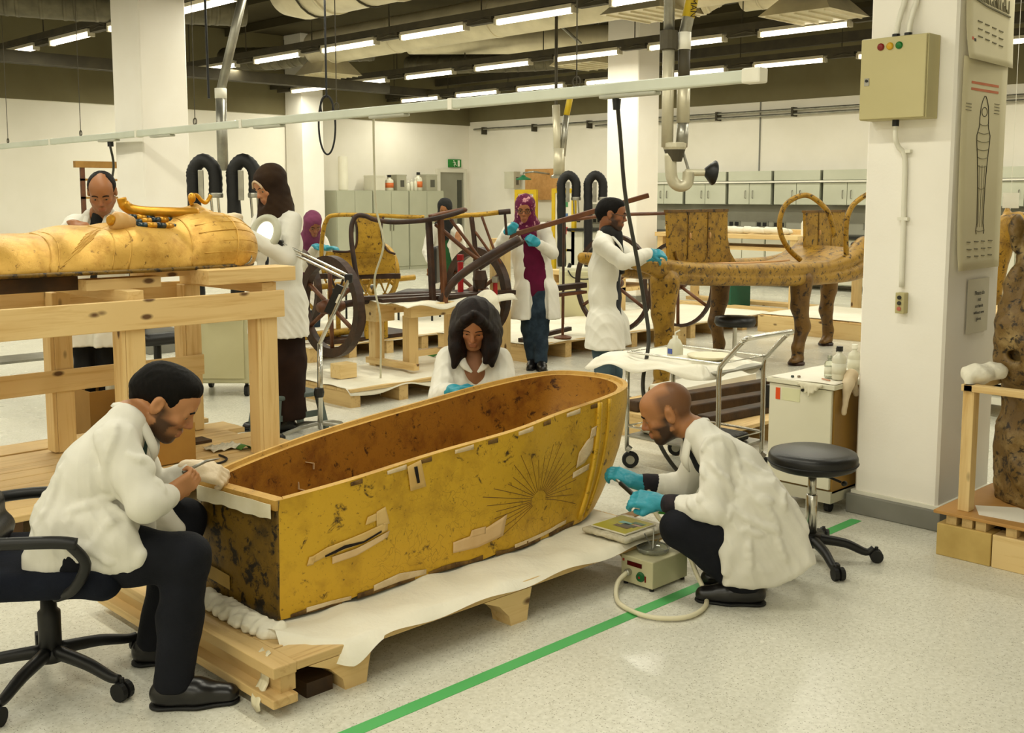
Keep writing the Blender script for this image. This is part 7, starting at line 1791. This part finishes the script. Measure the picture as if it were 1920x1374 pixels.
def make_person(key, label, h=.009, skin='a8744c', hair='short', hairm=None, beard=0.0, scalp=0.0, hs=1.0, female=False,
                coat_open=0.0, hem=None, legs=None, skirt=None, shirt=None, gl=None, gr=None, curl=(.6, .6), zf=(0, 0), wide=1.0,
                scarf=None, lids=True, coatr=1.0, chair=False, collar=True, cuffs=None, fold=.0042, hb=None, gap=(.03, .03)):
    P = {k: (np.array(v, float) if k not in ('xc', 'xp', 'cr') else v) for k, v in POSE[key].items()}
    A = head_axes(P); R, F, U = A; hc = P['hc']
    for k, z in (('al', zf[0]), ('ar', zf[1])): P[k][2] = z + .085
    root = thing('person', label, 'person', (P['pv'][0], P['pv'][1], 0))
    lat = nrm(P['sl'] - P['sr']); up = nrm(P['nb'] - P['pv'])
    fwd = nrm(np.cross(up, -lat)); 
    hiplat = nrm(P['hl'] - P['hr'])
    # ---- body
    so = Solid(); W = add_head(so, hc, A, hs, hair not in ('hijab',), female)
    so.cap(hc + (-F * .03 - U * .06) * hs, P['nb'], .052 * hs, .058 * hs, .03)
    tors = [P['nb'] - up * .02, P['cs'], P['mid'], P['pv']]
    for d in (-1, 1): so.chain([p + lat * .05 * d * wide for p in tors], [.05, .08, .075, .085], .04)
    for s_, e_, w_ in (('sl', 'el', 'wl'), ('sr', 'er', 'wr')): so.chain([P[s_], P[e_], P[w_]], [.046, .036, .026], .02)
    for a, b_, c_ in (('hl', 'kl', 'al'), ('hr', 'kr', 'ar')): so.chain([P[a], P[b_], P[c_]], [.06, .045, .035], .03)
    if gl is None: add_hand(so, P['wl'], P['hdl'], P['hnl'], -1, hs * .95, curl[0])
    if gr is None: add_hand(so, P['wr'], P['hdr'], P['hnr'], 1, hs * .95, curl[1])
    solid_obj('body', so, hb or h, SKINM, root, it=1, col=lambda V: skin_color(V, hc, A, skin, hs, beard, scalp))
    def face_y(x, z):
        ys = np.linspace(.13, .02, 56); pts = np.array([W(x, y, z) for y in ys]); e = so.ev(pts, .05)
        k = np.nonzero(e < 0)[0]
        return ys[k[0]] if len(k) else .08
    # ---- gloves
    for g_, w_, d_, n_, sd, c_, nm in ((gl, 'wl', 'hdl', 'hnl', -1, curl[0], 'glove'), (gr, 'wr', 'hdr', 'hnr', 1, curl[1], 'glove')):
        if g_ is not None:
            q = Solid(); add_hand(q, P[w_], P[d_], P[n_], sd, hs * .98, c_, 0, .0015)
            arm = nrm(P['el' if w_ == 'wl' else 'er'] - P[w_]); q.cap(P[w_], P[w_] + arm * .045, .030, .033, .02)
            solid_obj(nm, q, max(.0042, h * .72), g_, root, .0012, 90, 3)
    if cuffs is not None:
        for e_, w_ in (('el', 'wl'), ('er', 'wr')):
            a = nrm(P[e_] - P[w_]); MB().tube([P[w_] + a * .03, P[w_] + a * .05, P[w_] + a * .09, P[w_] + a * .14], [.036, .040, .042, .040], 16).build('sweater_cuff', cuffs, root, smooth=True)
    # ---- eyes, brows
    for d in (-1, 1):
        c = W(.031 * d, .0775, -.001); mb = MB(); mb.ell(c, .0128 * hs, 14, 10, A)
        gaze = nrm(F * 1.0 - U * .35)
        o = mb.build('eye', [EYEW, EYED], root, smooth=True)
        fm = [1 if nrm(np.mean([mb.v[i] for i in f], 0) - c) @ gaze > .84 else 0 for f in mb.f]
        o.data.polygons.foreach_set('material_index', fm)
        pts = []
        for x, z in ((.013, .019), (.024, .0245), (.036, .0255), (.048, .020)): pts.append(W(x * d, face_y(x * d, z) + .001, z))
        MB().tube(spline(pts, 4), [.0035 * hs * (1 if not female else .7)] * 13, 6).build('eyebrow', hairm or HAIRB, root, smooth=True)
        pts = [W(x * d, face_y(x * d, z) + .0005, z) for x, z in ((.017, -.003), (.031, -.0042), (.045, -.003))]
        MB().tube(spline(pts, 4), .0016 * hs, 5).build('eyelash', EYED, root, smooth=True)
    # ---- hair
    E = lambda q, c, r, k=.02, sub=False: q.ell(W(*c), np.array(r) * hs, A, k * hs, sub)
    if hair == 'short':
        q = Solid(); E(q, (0, -.020, .040), (.0815, .104, .086), .02); q.cap(W(0, -.085, -.0), W(0, -.075, -.045), .045 * hs, .03 * hs, .03)
        E(q, (0, .03, .085), (.06, .055, .036), .03)
        E(q, (0, .125, -.015), (.10, .085, .082), .012, True); q.box(W(0, .11, -.06), np.array((.12, .07, .06)) * hs, A, .02, .012, True)
        for d in (-1, 1): E(q, (.085 * d, .0, -.022), (.03, .030, .042), .008, True)
        q.box(W(0, 0, -.115), np.array((.2, .2, .055)) * hs, A, .01, .015, True)
        solid_obj('hair', q, max(.005, h * .8), hairm or HAIRB, root, .002, 120, 5)
    if hair == 'ring':
        q = Solid(); E(q, (0, -.026, .034), (.083, .102, .084), .02); E(q, (0, .085, .078), (.056, .088, .052), .02, True)
        E(q, (0, .12, .0), (.10, .10, .1), .012, True); q.box(W(0, 0, -.115), np.array((.2, .2, .055)) * hs, A, .01, .015, True)
        for d in (-1, 1): E(q, (.085 * d, .0, -.022), (.03, .028, .04), .008, True)
        solid_obj('hair', q, max(.005, h * .8), hairm or HAIRB, root, .002, 120, 5)
    if hair == 'long':
        q = Solid(); E(q, (0, -.022, .040), (.086, .110, .094), .02)
        for d in (-1, 1):
            for k in range(7):
                y = .052 - .028 * k; fr = max(0, 2 - k)
                a = W(.052 * math.sqrt(max(.05, 1 - ((y + .02) / .12) ** 2)) * d, y, .06); b_ = W((.080 + .005 * math.sin(k * 2.1)) * d, y - .004, -.03)
                c_ = hc + R * (.087 + .013 * math.sin(k * 3.3)) * d * hs + F * (y - .01) * hs + v3(0, 0, -.105); e_ = hc + R * (.080 + .024 * math.sin(k * 1.7 + d)) * d * hs + F * (y + .012) * hs + v3(0, 0, -.165 - .018 * math.sin(k * 2.3 + d))
                q.chain([a, b_, c_, e_], [.016, .030, .032, .013], .035)
        for x in (-.06, -.03, 0, .03, .06): q.chain([W(x, -.085, .02), W(x, -.095, -.06), hc + (R * x * 1.2 - F * .07) * hs + v3(0, 0, -.16)], [.04, .04, .022], .03)
        E(q, (0, .12, -.035), (.056, .09, .088), .012, True); E(q, (-.012, .115, .045), (.030, .05, .035), .01, True)
        q.chain([W(-.006, .072, .112), W(-.045, .083, .080), W(-.068, .062, .03), W(-.076, .05, -.03)], [.020, .020, .018, .018], .02)
        q.chain([W(-.004, .072, .114), W(.040, .088, .085), W(.066, .068, .04), W(.076, .052, -.03)], [.020, .022, .018, .018], .02)
        solid_obj('hair', q, .0058, HAIRD, root, .004, 40, 5, post=lambda V, F: folds(V, F, .0045, 4, 90, .8))
    if hair == 'hijab':
        q = Solid(); E(q, (0, -.020, .036), (.096, .118, .104), .02); E(q, (0, .01, -.06), (.082, .085, .09), .03)
        q.cap(W(0, -.03, -.07), P['nb'], .085 * hs, .10 * hs, .05)
        q.cap(P['nb'] + fwd * .03, P['cs'] * .45 + P['nb'] * .55 + fwd * .085, .095 * hs, .075 * hs, .05)
        for d in (-1, 1): q.cap(P['nb'], P['nb'] * .4 + (P['sl'] if d > 0 else P['sr']) * .6, .09 * hs, .05 * hs, .05)
        E(q, (0, .118, -.022), (.056, .075, .080), .010, True)
        solid_obj('headscarf', q, max(.006, h * .9), scarf, root, .006, 40, 7)
        if key == 'hijab':
            pts = [W(.057 * math.sin(a), face_y(.052 * math.sin(a), -.01 + .085 * math.cos(a)) + .004, -.012 + .084 * math.cos(a)) for a in np.linspace(-1.15, 1.15, 13)]
            MB().tube(pts, .008, 8).build('scarf_band', INNERS, root, smooth=True)
    # ---- trousers or skirt, shoes
    if skirt is not None:
        q = Solid(); zz = .10
        q.cap(P['hl'], P['hr'], .12, .12, .04)
        for a, b_, c_ in (('hl', 'kl', 'al'), ('hr', 'kr', 'ar')): q.chain([P[a], P[b_], P[c_] + v3(0, 0, .02)], [.125, .13, .145], .06)
        q.cut((0, 0, zz), (0, 0, -1)); solid_obj('skirt', q, .011, skirt, root, .010, 20, 4)
    else:
        q = Solid(); q.cap(P['hl'], P['hr'], .105 * wide, .105 * wide, .04); q.cap(P['pv'], P['mid'] * .5 + P['pv'] * .5, .11 * wide, .10 * wide, .05)
        for a, b_, c_, z in (('hl', 'kl', 'al', zf[0]), ('hr', 'kr', 'ar', zf[1])):
            q.chain([P[a], P[a] * .5 + P[b_] * .5, P[b_], P[b_] * .5 + P[c_] * .5, P[c_] + v3(0, 0, -.01)], [.098, .088, .072, .066, .060], .03)
        q.cut((0, 0, min(zf) + .06), (0, 0, -1))
        solid_obj('trousers', q, max(.009, h), legs, root, .005, 26, 6)
    for a, to, z in (('al', 'tol', zf[0]), ('ar', 'tor', zf[1])):
        t_ = nrm(P[to] * v3(1, 1, 0)); c = v3(P[a][0], P[a][1], z)
        q = Solid(); q.cap(c - t_ * .035 + v3(0, 0, .045), c + t_ * .07 + v3(0, 0, .040), .042, .043, .03).cap(c + t_ * .07 + v3(0, 0, .036), c + t_ * .165 + v3(0, 0, .028), .044, .034, .03).cap(c + v3(0, 0, .05), c + v3(0, 0, .10), .042, .042, .03)
        q.cut(c + v3(0, 0, .010), (0, 0, -1)); sh_o = solid_obj('shoe', q, .0075, SHOE, root)
        so2 = Solid(); so2.cap(c - t_ * .035 + v3(0, 0, .008), c + t_ * .07 + v3(0, 0, .008), .043, .046, .03).cap(c + t_ * .07 + v3(0, 0, .008), c + t_ * .165 + v3(0, 0, .008), .046, .036, .03)
        so2.cut(c + v3(0, 0, .013), (0, 0, 1)).cut(c + v3(0, 0, .001), (0, 0, -1)); V_, F_2 = so2.mesh(.006); make_mesh('sole', V_, F_2, BLACKR, sh_o, False)
    # ---- shirt seen at the neck
    q = Solid(); q.cap(P['nb'] + fwd * .018, P['cs'] * .6 + P['nb'] * .4 + fwd * .045, .050, .070, .03)
    for d in (-1, 1): q.chain([p + lat * .06 * d * wide for p in tors[1:]], [.095, .092, .10], .04)
    if coat_open:
        for d in (-1, 1): q.chain([p + lat * .045 * d + fwd * .018 for p in tors[1:]], [.092, .09, .095], .04)
        q.cut(P['pv'] - up * .09, -up)
    solid_obj('shirt', q, .010, shirt or DARKT, root, .004, 24, 2)
    if scarf is not None and hair != 'hijab':
        q = Solid(); q.cap(P['nb'] + lat * .05 + fwd * .02 + up * .02, P['nb'] - lat * .05 + fwd * .02 + up * .02, .06, .06, .03); q.cap(P['nb'] + fwd * .07, P['cs'] + fwd * .11, .055, .04, .03)
        solid_obj('scarf', q, .009, scarf, root, .008, 40, 2)
    # ---- lab coat
    q = Solid(); cw_ = coatr
    q.cap(P['sl'] - lat * .012, P['sr'] + lat * .012, .062 * cw_, .062 * cw_, .04)
    rads = [.066, .108, .102, .108]
    for d in (-1, 1): q.chain([tors[0] + lat * .045 * d] + [p + lat * .078 * d * wide for p in tors[1:]], [r * cw_ for r in rads], .035)
    for s_, e_, w_ in (('sl', 'el', 'wl'), ('sr', 'er', 'wr')):
        a = P[w_] + nrm(P[e_] - P[w_]) * gap[0 if w_ == 'wl' else 1]
        q.chain([P[s_], P[s_] * .45 + P[e_] * .55, P[e_], P[e_] * .5 + a * .5, a], [.066, .058, .055, .050, .045], .018)
    for c in P.get('xc', []):
        q.chain([np.array(p[:3]) for p in c], [p[3] for p in c], .03)
    for o_, pl_, th_, rn_ in P.get('xp', []):
        f0 = v3(.7008, .7134, 0); r0 = v3(.7134, -.7008, 0)   # added coat-tail slab, turned to face the camera's view direction
        q.poly(pl_, o_, r0, v3(0, 0, 1), f0, th_, rn_, .04)
    if hem is not None:
        for d in (-1, 1):
            lo_ = (P['kl'] if d > 0 else P['kr']); hi_ = (P['hl'] if d > 0 else P['hr'])
            b0 = hi_ + hiplat * .02 * d; b1 = lo_ + hiplat * .045 * d
            q.cap(b0, b1, .128 * cw_, .148 * cw_, .06); q.cap(b0 + fwd * .03, b1 + fwd * .04, .115 * cw_, .12 * cw_, .05)
        for k in range(7):      # hanging folds of the skirt
            a = 2 * math.pi * k / 7 + .4; o = (hiplat * math.cos(a) * .19 + np.cross(hiplat, v3(0, 0, 1)) * math.sin(a) * .135) * cw_
            p = (P['hl'] + P['hr']) / 2 + o * .9; r_ = v3((P['kl'][0] + P['kr'][0]) / 2, (P['kl'][1] + P['kr'][1]) / 2, hem - .02) + o * 1.12
            q.cap(p, r_, .012, .026, .03)
        q.cut((0, 0, hem), (0, 0, -1))
    for c in P.get('cr', []):      # pressed-in and raised creases that follow the cloth
        pts = []
        for p in spline([np.array(x, float) for x in c], 4):
            for _ in range(7):
                e0 = q.ev(p[None], .3)[0]
                g_ = np.array([q.ev((p + v3(*(np.eye(3)[i] * .006)))[None], .3)[0] - e0 for i in range(3)])
                if abs(e0) > .25 or np.linalg.norm(g_) < 1e-6: break
                p = p - nrm(g_) * e0
            pts.append(p)
        n_p = len(pts)
        rr_ = [.004 + .009 * math.sin(math.pi * (i + .5) / n_p) for i in range(n_p)]
        P['_cr'] = P.get('_cr', []) + [(pts, rr_)]
    for pts, rr_ in P.get('_cr', []):
        for i in range(len(pts) - 1): q.cap(pts[i], pts[i + 1], rr_[i], rr_[i + 1], .012)
    # neckline
    q.cap(P['nb'] + up * .10 + fwd * .02, P['nb'] - up * .01 + fwd * .045, .062, .048, .012, sub=True)
    vlow = P['cs'] * .55 + P['nb'] * .45
    q.cap(P['nb'] + fwd * .08, vlow + fwd * .14, .042, .012, .012, sub=True)
    if coat_open:
        ctr = (P['cs'] + P['pv']) / 2
        pts = [P['nb'] + fwd * .10, P['cs'] + fwd * .15, P['mid'] + fwd * .16, P['pv'] + fwd * .17, P['pv'] + fwd * .2 - v3(0, 0, .3), P['pv'] + fwd * .2 - v3(0, 0, .6)]
        for i in range(5): q.cap(pts[i], pts[i + 1], coat_open * (.6 if i == 0 else 1), coat_open, .012, sub=True)
    cobj = solid_obj('lab_coat', q, h, COAT, root, .004, 19, 11, it=1, post=lambda V, F: folds(V, F, fold, 3 + len(key)))
    if collar and hair != 'hijab':
        for d in (-1, 1):
            pn = P['nb'] - fwd * .048 + up * .022; p0 = P['nb'] - fwd * .03 + lat * .048 * d + up * .026; p1 = P['nb'] + lat * .066 * d + fwd * .025 + up * .018; p2 = P['nb'] * .72 + P['cs'] * .28 + lat * .06 * d + fwd * .115; p3 = vlow + fwd * .138 + lat * .014 * d
            c_ = MB(); c_.tube(spline([pn, p0, p1, p2, p3], 6), [.024] * 13 + [.022] * 6 + [.020, .018, .015, .011, .008, .006], 8, flat=.45); c_.build('collar', COAT, cobj, smooth=True)
        if not coat_open:
            for k in range(3):
                p = (P['cs'] * (1 - .35 * k) + P['pv'] * .35 * k) + fwd * .2; ys = np.linspace(0, .16, 60); pts = np.array([p - fwd * y for y in ys]); e = q.ev(pts, .05); kk = np.nonzero(e < 0)[0]
                if len(kk): MB().lathe([(.008, 0), (.008, .004), (.004, .005)], pts[kk[0]] - fwd * .001, 10, fwd).build('button', WHITEP, cobj)
    return root, P, A, W, face_y

r_, P_, A_h, W_h, fy = make_person('seated', 'dark haired man in white lab coat seated on the office chair bending to the coffin', .0068, 'ae7a50', 'short', beard=.85, hb=.0052, fold=.003, legs=NAVY, shirt=M('green_collar', '1d3a33', '26463e', 5, .8), gl=PALEG, curl=(.9, .95), zf=(.0, 0))
MB().tube([P_['wl'] + nrm(P_['el'] - P_['wl']) * .012, P_['wl'] + nrm(P_['el'] - P_['wl']) * .034], .037, 18).build('wristwatch', BLACKR, r_, smooth=True)
for k in range(2):
    a = P_['er'] + (P_['wr'] - P_['er']) * (.55 + .15 * k) + v3(0, 0, .0); MB().lathe([(.007, 0), (.007, .004)], a + nrm((-.7, -.7, .25)) * .056, 10, nrm((-.7, -.7, .25))).build('cuff_button', BLACKP, r_)
t = tag(MB().tube([P_['wr'] + v3(.06, .02, .06), P_['wr'] + v3(.16, .05, .075), P_['wr'] + v3(.22, .07, .07)], [.006, .005, .002], 8).build('scalpel', STEEL, smooth=True), 'thin metal tool held by the seated man over the coffin rim', 'tool')
r_, P_, *_ = make_person('crouch', 'bearded bald man in a white lab coat crouching at the head of the coffin', .0072, 'a06c42', 'bald', beard=.93, scalp=.6, hb=.0052, fold=.0024, gap=(.115, .115), legs=NAVY, gl=TEALG, gr=TEALG, curl=(.8, .7), shirt=DARKT, cuffs=M('knit_dark', '14131a', '2a2024', 20, .9))
t = thing('hand_tool', 'black pencil shaped hot tool in the blue gloved hands of the crouching man', 'tool', tuple(P_['wl'] + P_['hdl'] * .08))
a = P_['wl'] + nrm(P_['hdl']) * .055 - v3(0, 0, .022); b_ = P_['wr'] + nrm(P_['hdr']) * .10 - v3(0, 0, .02); e_ = b_ + nrm(b_ - a) * .05
MB().tube([a, a + (b_ - a) * .75], .010, 10).build('grip', BLACKP, t, smooth=True); MB().tube([a + (b_ - a) * .7, b_, e_], [.007, .005, .002], 8).build('tip', STEEL, t, smooth=True)
make_person('darkhair', 'woman with wavy dark hair in a white lab coat kneeling behind the coffin', .0075, 'a8734e', 'long', HAIRD, hb=.0055, female=True, legs=NAVY, gl=TEALG, gr=TEALG, hs=.95, shirt=M('skin_vneck', '8a5c3e', '96684a', 4, .7), wide=.92)
make_person('balding', 'balding man in a white lab coat standing behind the golden case', .0095, '94623c', 'ring', hs=1.05, beard=.25, hem=.62, legs=BLKT, shirt=SCARF, wide=1.1)
make_person('hijab', 'woman in a dark brown headscarf and white lab coat beside the golden case', .0092, 'b27f5a', 'hijab', hs=1.02, female=True, hem=.66, skirt=SKIRT, scarf=HIJB, gl=PALEG, gr=PALEG)
make_person('mauve', 'woman in a mauve headscarf behind the golden chariot', .011, '7e5032', 'hijab', hs=1.0, female=True, hem=.36, legs=JEAN, scarf=HIJM, gl=TEALG, gr=TEALG, coat_open=.06, shirt=M('mauve_top', '4a1230', '58183a', 5, .8))
make_person('green', 'far woman with black headscarf and green top behind the dark chariot frame', .012, '9a683f', 'hijab', hs=.95, female=True, hem=.30, legs=BLKT, scarf=SCARF, shirt=GREENT, coat_open=.06)
r_, P_, *_ = make_person('magenta', 'woman in floral headscarf and magenta top holding a long brown bar', .0095, '94603c', 'hijab', hs=1.0, female=True, hem=.46, legs=JEAN, scarf=HIJP, shirt=MAG, gl=TEALG, gr=TEALG, coat_open=.085, curl=(1.0, 1.0), wide=.95)
def specs(r_, W, fy, hs):
    for d in (-1, 1):
        MB().tube([W(.031 * d + .021 * math.cos(a), .102 - .35 * abs(.021 * math.cos(a) * d) , -.002 + .016 * math.sin(a)) for a in np.linspace(0, 6.28, 20)[:-1]], .0022, 6, closed=True).build('spectacle_rim', BLACKP, r_)
        MB().tube([W(.052 * d, .095, .002), W(.078 * d, .05, .004), W(.082 * d, -.01, .004)], .002, 5).build('spectacle_arm', BLACKP, r_)
    MB().tube([W(-.011, .106, .002), W(0, .108, .004), W(.011, .106, .002)], .002, 5).build('spectacle_bridge', BLACKP, r_)
specs(r_, _[1], None, 1.0)
t = tag(MB().beam(P_['wr'] + v3(-.02, .04, -.05), v3(8.02, 6.36, 1.60), .05, .045).build('long_bar', RWOOD, bevel=.006), 'long square brown wooden bar held up by the woman in magenta', 'bar')
r_, P_, *_ = make_person('glasses', 'bearded man with glasses and black scarf touching the ritual bed', .009, '7e4e2e', 'short', hs=1.0, beard=.9, hem=.46, legs=JEANL, scarf=SCARF, shirt=DARKT, gl=TEALG, gr=TEALG, coat_open=.05, curl=(.5, .5))
specs(r_, _[1], None, 1.0)
